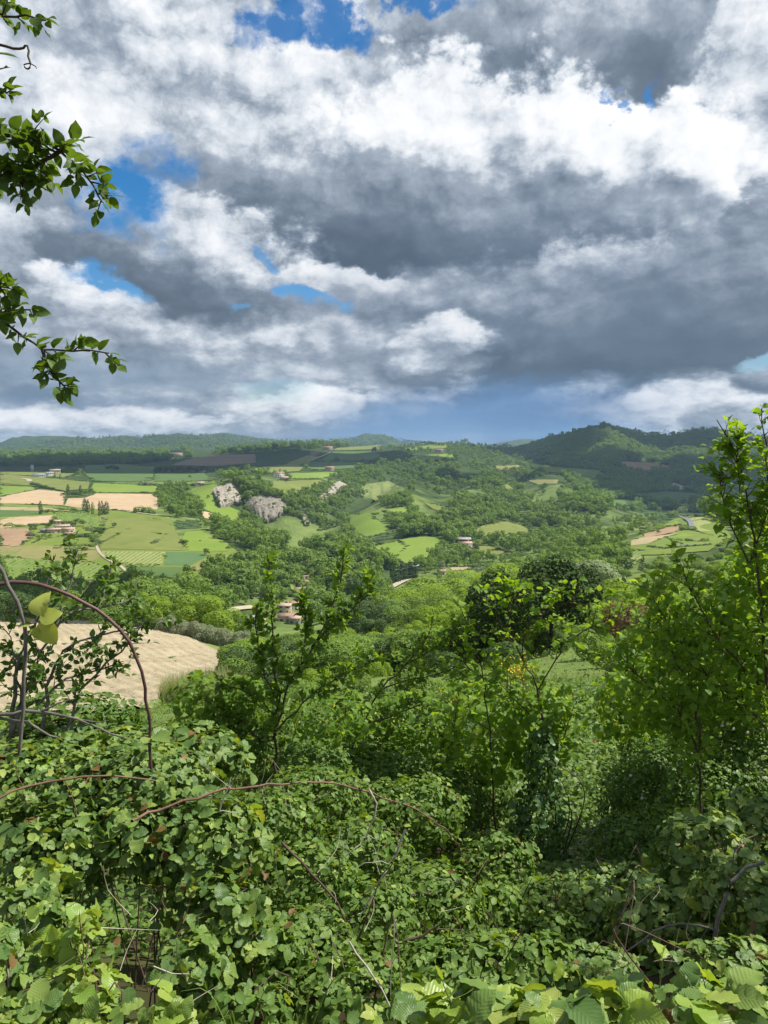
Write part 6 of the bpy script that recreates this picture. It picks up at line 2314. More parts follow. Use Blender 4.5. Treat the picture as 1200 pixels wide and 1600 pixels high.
sh = Plant('bramble_shoot', 'pale woody shoot with a few big yellow-green leaves by the arching cane', 'plant', foot(20, 1.6), 'gold_leaf', 'round', .052, G_CANE, 'grey_bark', 12)
c = sh.stem(pts([(-60, 800), (-10, 870), (14, 915), (34, 962), (40, 985), (38, 1060), (30, 1180)], 1.55), .0042, .0036, 'stem', 'grey_bark', .03, .001)
c = sh.stem(pts([(36, 968), (48, 974), (60, 972)], 1.55), .002, .0012, 'stem', 'grey_bark', .02, .0005)
for (x, y, ax, nr, s) in [(58, 962, (.15, .1, 1), (-.2, -1, .25), .050), (62, 968, (.7, .1, .25), (0, -.9, .6), .046), (64, 972, (.55, -.2, -.75), (-.1, -1, .3), .056), (48, 975, (-.7, 0, .15), (0, -.6, .8), .030), (56, 980, (.1, -.2, -.6), (0, -1, .2), .026)]:
    sh.leaf(np.array(P(x, y, 1.55)), np.array(ax, float), np.array(nr, float), s)

cl = Plant('bramble_cane', 'long red-brown bramble cane lying across the thicket', 'plant', foot(300, 2.6), 'bramble_leaf', 'toothed', .035, G_CANE, 'cane_red', 13)
c = cl.stem(pts([(206, 1283), (230, 1271), (330, 1240), (420, 1226), (490, 1222), (550, 1231), (610, 1249), (665, 1273), (710, 1312), (730, 1348)], 2.35, .75), .0050, .0018, 'cane', None, .04, .0034, 8)
cl.branch(c, 11, .09, .0013, .03, 1, .028, .1, .4)
th = MB()
for i in range(1, len(c) - 2, 2):
    d = unit(np.cross(c[i + 1] - c[i], RNG.normal(size=3)))
    th.tube([c[i] - cl.base, c[i] + d * .009 - cl.base], [.0018, .0003], 4)
th.build('thorn', [MATS['cane_red']], cl.root)['kind'] = 'stuff'
cp = Plant('bramble_cane', 'thin straw-coloured cane lying over the bramble leaves', 'plant', foot(60, 2.4), 'bramble_leaf', 'toothed', .035, G_CANE, 'dead_pale', 14)
c = cp.stem(pts([(-30, 1258), (20, 1238), (66, 1224), (150, 1213), (212, 1215), (260, 1224)], 2.3, .3), .0042, .0025, 'cane', 'cane_red', .04, .002)
cp.dress(c[-6:], .1, .03)

# ------------------------------------------------------------------ bramble bush at the near corner
b1 = Plant('bramble_bush', 'big-leaved bramble bush under the arching canes, bright shoots low down', 'bush', foot(150, 2.5), 'bramble_leaf', 'toothed', .038, None, 'cane_purple', 21, 'bramble_young', .06, 300)
bl = []
for q in [(60, 1245, 2.75, 150, 75), (225, 1240, 2.75, 120, 70), (120, 1180, 3.05, 160, 48), (285, 1178, 3.15, 110, 46), (50, 1335, 2.45, 110, 70), (330, 1320, 2.55, 85, 80), (205, 1300, 2.5, 70, 45), (350, 1440, 2.35, 65, 80),
          (30, 1440, 2.05, 70, 60), (-10, 1530, 1.8, 60, 60), (300, 1520, 2.05, 60, 60)]:
    bl.append(b1.blob(*q, cover=1.75, compound=True))
for q in [(125, 1480, 1.85, 40, 46, .9), (130, 1545, 1.75, 48, 40, .75), (78, 1560, 1.75, 40, 40, .3), (235, 1590, 1.7, 60, 26, .5), (40, 1600, 1.65, 60, 30, .2), (150, 1600, 1.68, 60, 26, .4), (75, 1370, 2.2, 36, 20, .5), (60, 1500, 1.9, 36, 20, .6)]:
    bl.append(b1.blob(*q[:5], cover=1.6, compound=True, alt=q[5], size=.041))
for q in [(60, 1230, 2.7, 150, 80), (225, 1235, 2.7, 120, 75), (300, 1350, 2.5, 90, 100), (120, 1330, 2.5, 100, 80)]:
    b1.blob(*q, cover=.5, size=.026)
b1.canes(bl, 40, .0035)
for x0, y0, x1, y1, Y in [(150, 1450, 90, 1180, 2.5), (300, 1400, 330, 1190, 2.7), (60, 1400, 20, 1190, 2.5), (200, 1380, 260, 1150, 2.8), (110, 1560, 125, 1440, 1.8), (250, 1500, 300, 1380, 2.2)]:
    c = b1.stem(pts([(x0, y0), ((x0 + x1) / 2 + 12, (y0 + y1) / 2), (x1, y1)], Y), .003, .0012, 'shoot', 'cane_red', .03, .002)
    b1.dress(c[len(c) // 2:], .035, .03, 1)
    b1.dress(c[-3:], .02, .02, 2, alt=True)

b2 = Plant('bramble_bush', 'low bramble with very large bright leaves along the bottom of the view', 'bush', foot(900, 1.45), 'bramble_leaf', 'toothed', .052, None, 'cane_purple', 22, 'bramble_young', .45, 300)
bl = []
for q in [(760, 1600, 1.42, 110, 32), (900, 1600, 1.38, 120, 50), (1040, 1600, 1.36, 120, 44), (1170, 1600, 1.40, 90, 50), (640, 1612, 1.46, 90, 26), (1110, 1580, 1.45, 60, 40)]:
    bl.append(b2.blob(*q, cover=1.7, compound=True))
b2.canes(bl, 8, .003)
for x0, y0, x1, y1 in [(870, 1600, 862, 1520), (1105, 1600, 1098, 1525), (1010, 1600, 1035, 1500), (705, 1600, 690, 1530)]:
    c = b2.stem(pts([(x0, y0), ((x0 + x1) / 2 + 5, (y0 + y1) / 2), (x1, y1)], 1.42), .0022, .001, 'shoot', 'green_stem', .03, .001)
    b2.dress(c, .05, .04, 1, alt=True)

# ------------------------------------------------------------------ thicket in the middle and to the right
b3 = Plant('thicket_bush', 'tangled small-leaved thicket in the middle with pale dry twigs', 'bush', foot(540, 3.2), 'thicket_leaf', 'ovate', .028, None, 'twig_brown', 23, 'bramble_young', .05, 300)
bl = []
for q in [(410, 1300, 3.1, 90, 60), (470, 1390, 2.9, 95, 75), (560, 1340, 3.5, 80, 60), (560, 1450, 2.85, 105, 75), (670, 1420, 3.15, 90, 70), (415, 1500, 2.4, 85, 70), (545, 1560, 2.3, 110, 66), (690, 1530, 2.45, 90, 60), (640, 1270, 4.1, 90, 55),
          (490, 1250, 3.9, 90, 50), (385, 1590, 1.95, 70, 40), (480, 1480, 2.6, 80, 60)]:
    bl.append(b3.blob(*q, cover=1.9, compound=(q[2] < 2.7)))
b3.canes(bl, 60, .0035)

b4 = Plant('bramble_bush', 'pale-leaved bramble mound around the broken dead stick', 'bush', foot(1090, 3.1), 'bramble_leaf', 'toothed', .034, None, 'cane_purple', 24, 'bramble_young', .10, 300)
bl = []
for q in [(1105, 1340, 3.3, 80, 70), (1165, 1420, 2.9, 80, 80), (1185, 1290, 3.6, 60, 50), (1050, 1450, 3.05, 90, 65), (1140, 1520, 2.4, 90, 46), (960, 1440, 3.3, 80, 55), (930, 1520, 2.6, 80, 36), (1010, 1390, 3.6, 60, 40)]:
    bl.append(b4.blob(*q, cover=1.9, compound=True))
b4.canes(bl, 30, .0035)

b5 = Plant('thicket_bush', 'rounded green thicket below the ivy-clad sapling', 'bush', foot(800, 3.4), 'thicket_leaf', 'round', .030, None, 'twig_brown', 25, 'bramble_young', .04, 300)
bl = []
for q in [(760, 1440, 3.3, 70, 65), (850, 1430, 3.6, 70, 55), (815, 1510, 2.6, 85, 46), (740, 1510, 2.5, 60, 50), (880, 1470, 3.2, 60, 45), (770, 1360, 4.2, 70, 60)]:
    bl.append(b5.blob(*q, cover=1.9, compound=(q[2] < 2.8)))
b5.canes(bl, 30, .003)

b6 = Plant('hawthorn_bush', 'dark small-leaved hawthorn bank under the hazel', 'bush', foot(1000, 5.2), 'thorn_leaf', 'round', .030, None, 'twig_brown', 26, 'hazel_leaf', .12, 240)
bl = []
for q in [(1000, 1270, 5.6, 60, 90), (1055, 1220, 6.0, 110, 80), (1015, 1330, 4.7, 85, 70), (1120, 1250, 5.0, 85, 60), (1170, 1200, 5.2, 70, 60), (1180, 1130, 6.0, 60, 60)]:
    bl.append(b6.blob(*q, cover=1.8))
b6.canes(bl, 40, .005)

b7 = Plant('thicket_bush', 'green thicket behind the lying bramble cane', 'bush', foot(480, 4.6), 'thicket_leaf', 'ovate', .034, None, 'twig_brown', 27, 'thorn_leaf', .4, 260)
bl = []
for q in [(460, 1205, 4.7, 95, 50), (350, 1160, 4.4, 80, 44), (570, 1215, 5.2, 90, 55), (690, 1260, 5.3, 80, 70), (300, 1160, 4.8, 60, 32), (640, 1190, 6.2, 80, 50), (740, 1230, 6.0, 70, 80), (520, 1150, 6.5, 70, 50), (400, 1120, 6.0, 60, 44)]:
    bl.append(b7.blob(*q, cover=1.9))
b7.canes(bl, 50, .005)

# ------------------------------------------------------------------ open shrubs and saplings
t1 = Plant('blackthorn_bush', 'open thorny bush with grey twigs before the ploughed slope', 'bush', foot(60, 3.0), 'thorn_leaf', 'ovate', .032, None, 'grey_bark', 31, 'pear_leaf', .25, 300)
for path, r in [([(18, 1150), (22, 1090), (28, 1040), (45, 1000), (62, 950), (76, 905), (84, 868)], .010), ([(16, 1150), (48, 1062), (78, 1000), (112, 955), (146, 915), (172, 893)], .009),
                ([(66, 1140), (78, 1060), (100, 1018), (150, 992), (205, 985), (252, 968)], .008), ([(106, 1140), (128, 1078), (168, 1038), (202, 1000), (232, 962)], .007), ([(30, 1150), (34, 1080), (18, 1020), (4, 980)], .007),
                ([(60, 1100), (104, 1060), (150, 1050), (205, 1040)], .006), ([(76, 1005), (100, 940), (118, 890), (122, 862)], .006), ([(110, 958), (150, 950), (190, 942), (215, 930)], .005)]:
    c = t1.stem(pts(path, 3.0, .15), r, .002, 'stem', 'grey_bark', .05, .006)
    t1.branch(c, int(6 + len(c) * .42), .13, .0022, .030, 3, None, .22, .35, 1)
t1.blob(110, 1120, 3.3, 120, 36, cover=1.2)

G_PEAR = 'wild pear bushes'
t2 = Plant('pear_bush', 'twin-stemmed wild pear bush standing up against the valley', 'bush', foot(430, 4.3), 'pear_leaf', 'ovate', .044, G_PEAR, 'twig_brown', 32, 'hazel_leaf', .15, 300)
for path, r in [([(430, 1260), (430, 1150), (433, 1085), (428, 1010), (424, 950), (424, 905), (420, 872)], .014), ([(431, 1150), (446, 1080), (470, 1036), (492, 1000), (514, 960), (530, 915), (538, 850)], .012),
                ([(486, 1010), (512, 985), (545, 958), (572, 930), (582, 902)], .007), ([(434, 1140), (462, 1108), (500, 1076), (560, 1042), (618, 1020)], .008), ([(428, 1170), (392, 1140), (352, 1108), (312, 1088)], .008),
                ([(430, 1090), (410, 1040), (400, 985), (402, 950)], .006), ([(470, 1036), (480, 980), (470, 930)], .005), ([(432, 1120), (390, 1085), (345, 1065)], .006)]:
    c = t2.stem(pts(path, 4.3), r * .68, .0025, 'stem', None, .06, .007)
    t2.branch(c, int(14 + len(c) * 1.15), .085, .002, .028, 3, None, .25, .45, 0)
    t2.dress(c[len(c) // 3:], .05, None, 2)
t2.blob(330, 1095, 4.5, 70, 40, cover=1.1)
t2.blob(400, 1100, 4.5, 60, 40, cover=.8)
t2.blob(520, 1120, 4.6, 70, 40, cover=.7)

t3 = Plant('pear_bush', 'leaning wild pear stem between the twin-stemmed bush and the sapling', 'bush', foot(540, 5.2), 'pear_leaf', 'ovate', .046, G_PEAR, 'twig_brown', 33, 'hazel_leaf', .2, 300)
for path, r in [([(520, 1260), (545, 1180), (566, 1130), (592, 1080), (632, 1040), (668, 1000), (676, 962)], .015), ([(592, 1080), (640, 1062), (700, 1050), (740, 1030)], .008), ([(566, 1130), (610, 1120), (660, 1100)], .008),
                ([(632, 1040), (660, 1022), (700, 1000), (720, 975)], .006), ([(545, 1180), (540, 1120), (556, 1060), (566, 1020)], .008)]:
    c = t3.stem(pts(path, 5.2), r * .68, .003, 'stem', None, .07, .008)
    t3.branch(c, int(12 + len(c) * .95), .12, .0022, .034, 3, None, .2, .4, 0)
t3.blob(640, 1130, 5.6, 90, 50, cover=.9)
t3.blob(580, 1150, 5.5, 70, 40, cover=1.1)

t4 = Plant('sapling', 'slender sapling with drooping bright leaves before the dark oak', 'tree', foot(850, 5.2), 'hazel_leaf', 'round', .056, None, 'twig_brown', 34, 'bramble_young', .06, 300)
for path, r in [([(866, 1330), (858, 1230), (850, 1140), (840, 1075), (816, 1030), (792, 985), (768, 950), (742, 925)], .020), ([(816, 1030), (818, 990), (840, 968), (872, 948), (900, 938)], .007), ([(840, 1080), (878, 1018), (912, 985), (950, 968), (975, 962)], .008),
                ([(776, 1330), (768, 1200), (762, 1110), (755, 1060), (740, 1005), (722, 955)], .012), ([(755, 1060), (720, 1030), (700, 990)], .007), ([(792, 985), (800, 950), (806, 930)], .006), ([(850, 1140), (800, 1090), (770, 1050)], .007),
                ([(680, 1330), (690, 1220), (710, 1130), (716, 1080)], .010), ([(858, 1200), (890, 1130), (900, 1090)], .007)]:
    c = t4.stem(pts(path, 5.2), r * .68, .003, 'stem', None, .07, .006)
    t4.branch(c, int(8 + len(c) * .55), .24, .003, .055, 1, None, .3, .3, 1, .18)
t4.blob(760, 1140, 5.6, 90, 80, cover=.8, lean=(0, -.3, .8))
t4.blob(845, 1130, 5.4, 60, 70, cover=.7, lean=(0, -.3, .8))

iv = Plant('ivy', 'dark ivy hanging down the sapling trunk', 'plant', foot(848, 5.1), 'ivy_leaf', 'round', .040, None, 'twig_brown', 35, 'thorn_leaf', .25, 200)
bl = [iv.blob(848, 1200, 5.1, 26, 70, cover=1.3, lean=(0, -.7, .4)), iv.blob(842, 1300, 5.0, 40, 80, cover=1.4, lean=(0, -.7, .4)), iv.blob(812, 1345, 5.0, 46, 50, cover=1.3, lean=(0, -.7, .4))]
iv.canes(bl, 8, .006)

t5 = Plant('hazel', 'tall bright hazel standing above the skyline', 'tree', foot(1150, 4.6), 'hazel_leaf', 'round', .056, None, 'twig_brown', 36, 'bramble_young', .05, 300)
for path, r in [([(1225, 1330), (1212, 1140), (1200, 1060), (1192, 960), (1180, 860), (1166, 770), (1146, 700), (1120, 656)], .022), ([(1240, 1200), (1222, 1000), (1205, 820), (1198, 720), (1190, 638)], .016), ([(1186, 1070), (1150, 1030), (1112, 985), (1084, 930), (1062, 882)], .012),
                ([(1180, 1110), (1120, 1070), (1070, 1010), (1030, 950), (1006, 915)], .012), ([(1172, 880), (1200, 800), (1215, 740)], .008), ([(1170, 880), (1140, 820), (1128, 770), (1125, 740)], .008), ([(1095, 1330), (1092, 1180), (1085, 1090), (1050, 1020), (1010, 975)], .014),
                ([(1092, 1180), (1060, 1110), (1000, 1060), (965, 1020)], .010), ([(1200, 1140), (1160, 1100), (1120, 1090)], .008), ([(1156, 770), (1150, 720), (1160, 680)], .005)]:
    c = t5.stem(pts(path, 4.7), r * .68, .003, 'stem', None, .07, .006)
    top = min(q[1] for q in path)
    t5.branch(c, int(14 + len(c) * 1.0), .17 if top < 800 else .26, .003, .045, 1, None, .25, .4, 1, .12)
for q in [(1180, 930, 5.2, 70, 80), (1130, 1000, 5.4, 90, 70), (1060, 990, 5.6, 70, 60), (1180, 1060, 5.4, 70, 70), (1030, 1080, 5.8, 80, 60), (1110, 1110, 5.6, 80, 60), (980, 1110, 6.2, 50, 60), (1200, 870, 5.0, 46, 60)]:
    t5.blob(*q, cover=.9, lean=(0, -.2, .8))

# ------------------------------------------------------------------ dead sticks and dry twigs
G_STICK = 'dead sticks in the hedge'


def stick(name, label, paths, Y, bark, base_px):
    q = Plant(name, label, 'branch', foot(base_px, Y), 'thicket_leaf', 'ovate', .02, G_STICK, bark, 41)
    PLANTS.remove(q)
    for path, r0, r1 in paths:
        q.stem(pts(path, Y), r0, r1, 'limb' if r0 > .004 else 'twig', bark, .04, .003, 7)
    return q


stick('dead_stick', 'broken grey-brown dead stick leaning up out of the pale bramble', [([(1108, 1560), (1113, 1480), (1126, 1420), (1146, 1378), (1168, 1357), (1194, 1345)], .0095, .0065), ([(1114, 1452), (1062, 1443), (1022, 1455), (985, 1482), (925, 1530)], .0045, .003),
      ([(985, 1482), (1010, 1470), (1040, 1466)], .002, .001), ([(1128, 1420), (1110, 1390), (1100, 1375)], .002, .001)], 2.75, 'grey_bark', 1110)
stick('dead_branch', 'grey dead branch lying on top of the big-leaved bramble', [([(-30, 1124), (20, 1114), (62, 1112), (120, 1124), (172, 1146), (218, 1164)], .008, .003), ([(0, 1122), (46, 1130), (78, 1150), (132, 1158)], .006, .003), ([(62, 1112), (90, 1098), (118, 1092)], .004, .002),
      ([(120, 1124), (140, 1128), (170, 1126)], .003, .0015)], 2.85, 'grey_bark', 60)
stick('dry_twig', 'white forked dry twig above the red-brown cane', [([(343, 1268), (352, 1242), (361, 1214)], .0028, .0016), ([(343, 1268), (358, 1268), (371, 1270)], .0022, .0014), ([(355, 1235), (364, 1224)], .0015, .001)], 2.3, 'dead_pale', 345)
stick('dry_twig', 'curved pale dry twig hanging in the middle thicket', [([(576, 1232), (588, 1256), (578, 1296), (562, 1318), (540, 1338)], .0035, .0018), ([(546, 1280), (543, 1306), (540, 1336)], .0018, .001), ([(566, 1308), (592, 1309)], .0016, .001)], 2.7, 'dead_pale', 560)
stick('dry_twig', 'long pale dry stalk slanting down the middle thicket', [([(634, 1296), (618, 1338), (598, 1372), (580, 1398), (568, 1424), (560, 1428)], .0042, .002), ([(620, 1334), (607, 1350), (585, 1346), (558, 1356)], .002, .001), ([(600, 1370), (604, 1388)], .0014, .001)], 2.6, 'dead_pale', 600)
stick('dry_twig', 'thin pale stalk bent towards the bottom of the thicket', [([(545, 1470), (572, 1510), (598, 1545), (612, 1590), (618, 1620)], .0028, .002), ([(616, 1440), (612, 1500), (610, 1560)], .0014, .001)], 2.0, 'dead_pale', 580)
stick('dry_twig', 'dark dead limb sloping through the small-leaved thicket', [([(440, 1316), (470, 1346), (500, 1378), (525, 1410), (540, 1440)], .005, .003), ([(632, 1470), (660, 1462), (688, 1445)], .006, .003)], 2.5, 'twig_brown', 480)
stick('dry_twig', 'fine dry stems standing by the hollow in the bramble', [([(268, 1526), (264, 1560), (265, 1590)], .0016, .001), ([(240, 1510), (268, 1520), (296, 1522)], .002, .001), ([(82, 1470), (76, 1510), (72, 1560)], .004, .003), ([(8, 1500), (14, 1550), (12, 1600)], .003, .0025)], 1.9, 'dead_pale', 200)

# fine dry stems through the thicket, each clump a thing
for px0, px1, py0, py1, Y, n, lb in [(430, 700, 1290, 1560, 2.6, 30, 'clump of fine pale dry stems in the middle of the thicket'), (950, 1190, 1400, 1540, 2.9, 26, 'clump of fine dry stems round the broken dead stick'), (20, 300, 1420, 1600, 1.9, 18, 'few fine dry stems in the hollow of the big-leaved bramble'), (330, 470, 1200, 1330, 2.9, 12, 'fine dry stems beside the white forked twig')]:
    q = Plant('dry_plant', lb, 'plant', foot((px0 + px1) / 2, Y), 'thicket_leaf', 'ovate', .02, None, 'dead_pale', 43)
    PLANTS.remove(q)
    for k in range(n):
        x, y = RNG.uniform(px0, px1), RNG.uniform(py0, py1)
        a, l = RNG.normal(1.4, .75), RNG.uniform(28, 95)
        yy = Y * RNG.uniform(.82, 1.12)
        c = curve(pts([(x, y), (x + math.cos(a) * l * .5 + RNG.normal(0, 8), y - math.sin(a) * l * .5), (x + math.cos(a) * l + RNG.normal(0, 10), y - math.sin(a) * l)], yy, RNG.normal(0, .12)), .03)
        m = MB()
        m.tube(c - q.base, np.linspace(.0012, .0005, len(c)), 4)
        m.build('stem', [MATS['dead_pale' if k % 3 else 'twig_brown']], q.root, smooth=True)

# grass blades in the front
for k, (px, Y, n, h, lb) in enumerate([(375, 1.62, 7, .22, 'thin tuft of long grass blades at the foot of the thicket'), (470, 1.75, 6, .22, 'sparse bluish grass blades beside the bent pale stalk')]):
    b = np.array(P(px, 1640, Y))
    e = empty('grass_tuft', b)
    tag(e, lb, 'grass', None)
    for i in range(n):
        a = RNG.uniform(0, 6.28)
        l = h * RNG.uniform(.6, 1.2)
        tip = np.array([math.cos(a) * l * .7, math.sin(a) * l * .3, l * RNG.uniform(.3, .8)])
        c = curve([(0, 0, -.02), tip * .5 + np.array([0, 0, l * .35]), tip], .02)
        w = np.linspace(.0035, .0004, len(c))[:, None]
        sd = np.array([-math.sin(a), math.cos(a), 0.])
        v = np.concatenate([c - sd * w, c + sd * w])
        m = len(c)
        q = np.arange(m - 1)
        obj_np('blade', v, [np.stack([q, q + 1, q + 1 + m, q + m], 1)], [MATS['grass_green']], e, smooth=True)

# ------------------------------------------------------------------ broom in flower, white flowers
for px, py, Y, n, lb in [(606, 1140, 9, 60, 'yellow-flowered broom behind the twin-stemmed pear bush'), (505, 1128, 9, 20, 'small flowering broom close to the twin stems'), (812, 1045, 14, 60, 'yellow-flowered broom under the dark oak'), (700, 1090, 12, 16, 'sparse flowering broom behind the sapling')]:
    p0 = np.array(P(px, py, Y))
    b = np.array([p0[0], p0[1], gz(p0[0], p0[1])])
    e = empty('broom', b)
    tag(e, lb, 'bush', 'broom bushes in flower')
    st, fl = MB(), MB()
    for i in range(n):
        d = RNG.normal(0, 1, 3) * np.array([.22, .22, .18])
        tip = p0 - b + d
        st.tube(curve([(RNG.normal(0, .1), RNG.normal(0, .1), 0), tip * .6, tip], .15), [.004] * len(curve([(0, 0, 0), tip * .6, tip], .15)), 3) if False else st.tube([np.array([RNG.normal(0, .1), RNG.normal(0, .1), 0]), tip * .55 + RNG.normal(0, .03, 3), tip], [.005, .004, .002], 3)
        for _ in range(5):
            c = tip - d * RNG.uniform(0, .5) + RNG.normal(0, .035, 3)
            v, f = quads(c[None], unit(RNG.normal(size=(1, 3))), .020, RNG)
            fl.add(v, f3=f)
    st.build('stem', [MATS['green_stem']], e)
    o = fl.build('flower', [MATS['flower_yellow']], e)
    o['kind'] = 'stuff'
p0 = np.array(P(1136, 1140, 5.4))
e = empty('rose_bush', (p0[0], p0[1], gz(p0[0], p0[1])))
tag(e, 'few small white blossoms in the shade under the hazel', 'plant')
for x, y in [(1128, 1134), (1137, 1131), (1146, 1139), (1125, 1150), (1168, 1145), (985, 1212), (1003, 1247), (1160, 1132)]:
    m = MB()
    c = np.array(P(x, y, 5.0))
    for k in range(5):
        a = k * 1.2566
        d = np.array([math.cos(a), -.25, math.sin(a)])
        v, f = quads((c + d * .007)[None], unit(np.array([[d[0] * .3, -1, d[2] * .3]])), .007, RNG, 1.0)
        m.add(v - np.array(e.location), f3=f)
    m.build('blossom', [MATS['flower_white']], e)
m = MB()
for x, y in [(1137, 1131), (1003, 1247), (1168, 1145)]:
    c = np.array(P(x, y, 5.02)) - np.array(e.location)
    m.tube([(0, 0, 0), c * .6 + np.array([0, .1, .1]), c], [.004, .003, .001], 4)
m.build('stem', [MATS['green_stem']], e)

finish_plants()

# ------------------------------------------------------------------ low growth that covers the bank
def carpet(name, n, zone, h, size, mat, seed, shape='scrap', up=1.0):
    rng = np.random.default_rng(seed)
    Ymin, Ymax, x0, x1 = zone
    Y = np.exp(rng.uniform(math.log(Ymin), math.log(Ymax), n))
    px = rng.uniform(x0, x1, n)
    X = (px - 600) / F * Y
    g = fbm(X / 1.3, Y / 1.3, seed, 3)
    keep = ~inside(_pp, X, Y) & (g > -.28)
    X, Y, g = X[keep], Y[keep], g[keep]
    n = len(X)
    z = GZ(X, Y) + rng.random(n) ** .8 * h * (1 + g * 1.2) * np.clip(Y / 6, .5, 2.2)
    p = np.stack([X, Y, z], 1)
    a = unit(np.stack([rng.normal(size=n), rng.normal(size=n), rng.normal(0, .25, n)], 1))
    nr = unit(np.stack([rng.normal(0, .5, n), rng.normal(0, .5, n), np.full(n, up)], 1))
    nr = unit(nr - (nr * a).sum(1, keepdims=True) * a)
    b = np.cross(nr, a)
    s = size * np.clip(rng.lognormal(0, .3, n), .5, 1.8) * np.clip(Y / 5, 1, 2.6)
    V, Fc, U, Rn, off = [], [], [], [], 0
    kk = rng.integers(0, 4, n)
    for k in range(4):
        q = kk == k
        v, f, uv = SHAPES[shape][k]
        w = p[q][:, None] + s[q][:, None, None] * (v[None, :, 0:1] * a[q][:, None] + v[None, :, 1:2] * b[q][:, None] + v[None, :, 2:3] * nr[q][:, None])
        m_ = int(q.sum())
        V.append(w.reshape(-1, 3)); Fc.append((f[None] + off + np.arange(m_)[:, None, None] * len(v)).reshape(-1, 3)); U.append(np.tile(uv, (m_, 1)))
        Rn.append(np.repeat(rng.random(m_), len(v))); off += m_ * len(v)
    o = obj_np(name, np.concatenate(V), [np.concatenate(Fc)], [MATS[mat]], smooth=True, attrs={'rnd': np.concatenate(Rn)}, uv=np.concatenate(U))
    return tag(o, kind='stuff')


carpet('undergrowth', 56000, (3.2, 70, -150, 1350), .30, .045, 'thicket_leaf', 61)
carpet('undergrowth', 16000, (1.2, 14, 1300, 2600), .45, .05, 'thicket_leaf', 63)
carpet('undergrowth', 6000, (1.6, 12, -900, -100), .45, .05, 'thicket_leaf', 64)
carpet('ground_ivy', 34000, (3.6, 26, 810, 1040), .16, .040, 'bramble_leaf', 62)

# understorey of the slope: bushes that close the gaps between the trees
n = 900
Y = np.exp(RNG.uniform(math.log(62), math.log(400), n))
px = RNG.uniform(300, 1350, n)
X = (px - 600) / F * Y
ok = ~inside(_pp, X, Y) & ~in_any_field(X, Y) & (px > 345 + (Y < 160) * 20)
X, Y = X[ok], Y[ok]
hh = RNG.uniform(2.0, 4.5, len(X))
scatter('scrub', np.stack([X, Y, GZ(X, Y) - .2], 1), hh, RNG.uniform(.9, 1.3, len(X)), RNG.integers(0, 4, len(X)), [mid_mesh('bush', 'mid', 0), mid_mesh('bush', 'yellow', 1), mid_mesh('bush', 'mid', 1), mid_mesh('bush', 'dark', 0)])
# ------------------------------------------------------------------ clouds added out of view to shade patches of the valley
m, T, b = new_mat('cloud_white')
b.inputs['Base Color'].default_value = (.86, .87, .89, 1)
b.inputs['Roughness'].default_value = 1.0
b.inputs['Specular IOR Level'].default_value = 0.0


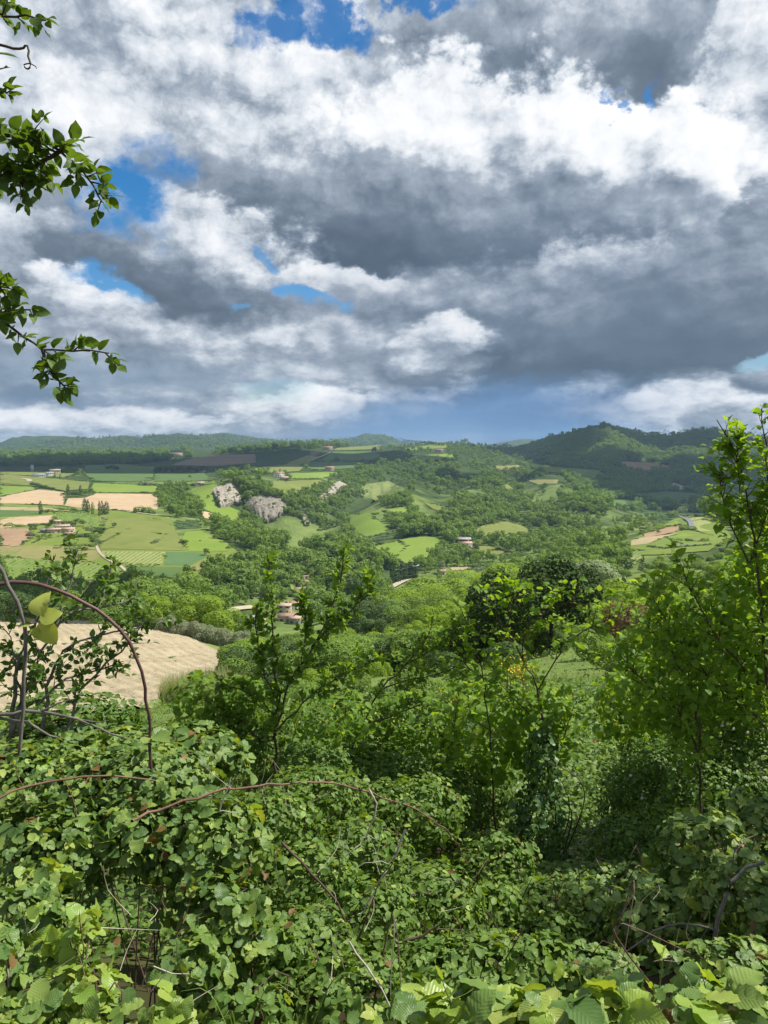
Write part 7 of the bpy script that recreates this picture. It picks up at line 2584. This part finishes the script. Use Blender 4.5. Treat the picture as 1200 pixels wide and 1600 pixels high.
def cloud(gx, gy, rx, ry, turn=0.0, height=2600.0, seed=1):
    """a heaped cloud that stands between the sun and a patch of ground"""
    rng = np.random.default_rng(seed)
    zg = gz(gx, gy)
    k = (height - zg) / sun_dir.z
    c = np.array([gx, gy, zg]) + np.array(sun_dir) * k
    nu, nv = 56, 28
    u = np.linspace(0, 2 * math.pi, nu, endpoint=False)
    v = np.linspace(-math.pi / 2, math.pi / 2, nv)
    uu, vv = np.meshgrid(u, v)
    d = np.stack([np.cos(vv) * np.cos(uu), np.cos(vv) * np.sin(uu), np.sin(vv)], -1)
    lump = 1 + .30 * fbm(d[..., 0] * 1.7 + seed * 7.1 + d[..., 2], d[..., 1] * 1.7 - seed * 3.3, 5, 4) + .10 * fbm(d[..., 0] * 6 + seed, d[..., 1] * 6 + d[..., 2] * 4, 8, 3)
    p = d * lump[..., None] * np.array([rx, ry, min(rx, ry) * .32])
    p[..., 2] = np.where(p[..., 2] < 0, p[..., 2] * .35, p[..., 2])
    cs, sn = math.cos(R(turn)), math.sin(R(turn))
    p = np.stack([p[..., 0] * cs - p[..., 1] * sn, p[..., 0] * sn + p[..., 1] * cs, p[..., 2]], -1).reshape(-1, 3)
    i, j = np.meshgrid(np.arange(nv - 1), np.arange(nu), indexing='ij')
    a = (i * nu + j).ravel()
    e = (i * nu + (j + 1) % nu).ravel()
    f = np.stack([a, e, e + nu, a + nu], 1)
    o = obj_np('cloud', p, [f], [MATS['cloud_white']], smooth=True)
    o.location = c
    return tag(o, kind='structure')


cloud(-760, 2300, 700, 560, 0, 2600, 1)      # back of the plateau and its ridge
cloud(-120, 2050, 330, 230, 10, 2600, 2)
cloud(1030, 2080, 640, 640, 10, 2600, 3)     # valley behind the spur and the foot of the mountain
cloud(1230, 3400, 780, 440, -4, 2700, 4)    # summit
cloud(540, 2880, 230, 330, 0, 2700, 5)
cloud(-210, 430, 120, 150, 0, 2500, 6)       # low corner beyond the ploughed slope
cloud(230, 1620, 170, 90, 15, 2600, 7)       # wood on the middle hill

# ------------------------------------------------------------------ the air of the valley
lo = np.array([-9600., -9600., float(_GZ.min()) - 1.0])
hi = np.array([9600., 9600., max(float(_GZ.max()) + 40, 140.)])
m = MB()
m.box((lo + hi) / 2, hi - lo)
hz = bpy.data.materials.new('air')
hz.use_nodes = True
T = NT(hz.node_tree)
T.n.clear()
pv = T.node('ShaderNodeVolumePrincipled')
pv.inputs['Color'].default_value = (.48, .71, 1.0, 1)
pv.inputs['Density'].default_value = HAZE
pv.inputs['Anisotropy'].default_value = .2
T.l.new(pv.outputs[0], T.node('ShaderNodeOutputMaterial').inputs['Volume'])
o = m.build('haze', [hz])
tag(o, kind='stuff')
print('haze box', lo, hi)

# ------------------------------------------------------------------ labels: where several alike stand together, tell them by their order
def order_labels():
    tops = [o for o in COL.objects if o.parent is None and o.get('label')]
    by = {}
    for o in tops:
        by.setdefault(o['label'], []).append(o)
    for lb, os_ in by.items():
        if len(os_) < 2 or len(os_) > len(ROW_WORD):
            continue
        os_.sort(key=lambda o: o.location.x / max(.1, o.location.y))
        for k, o in enumerate(os_):
            o['label'] = f'{lb}, {ROW_WORD[k]} of these from the left' if len(lb.split()) <= 10 else f'{lb}, {ROW_WORD[k]} from left' if len(lb.split()) <= 13 else lb


order_labels()
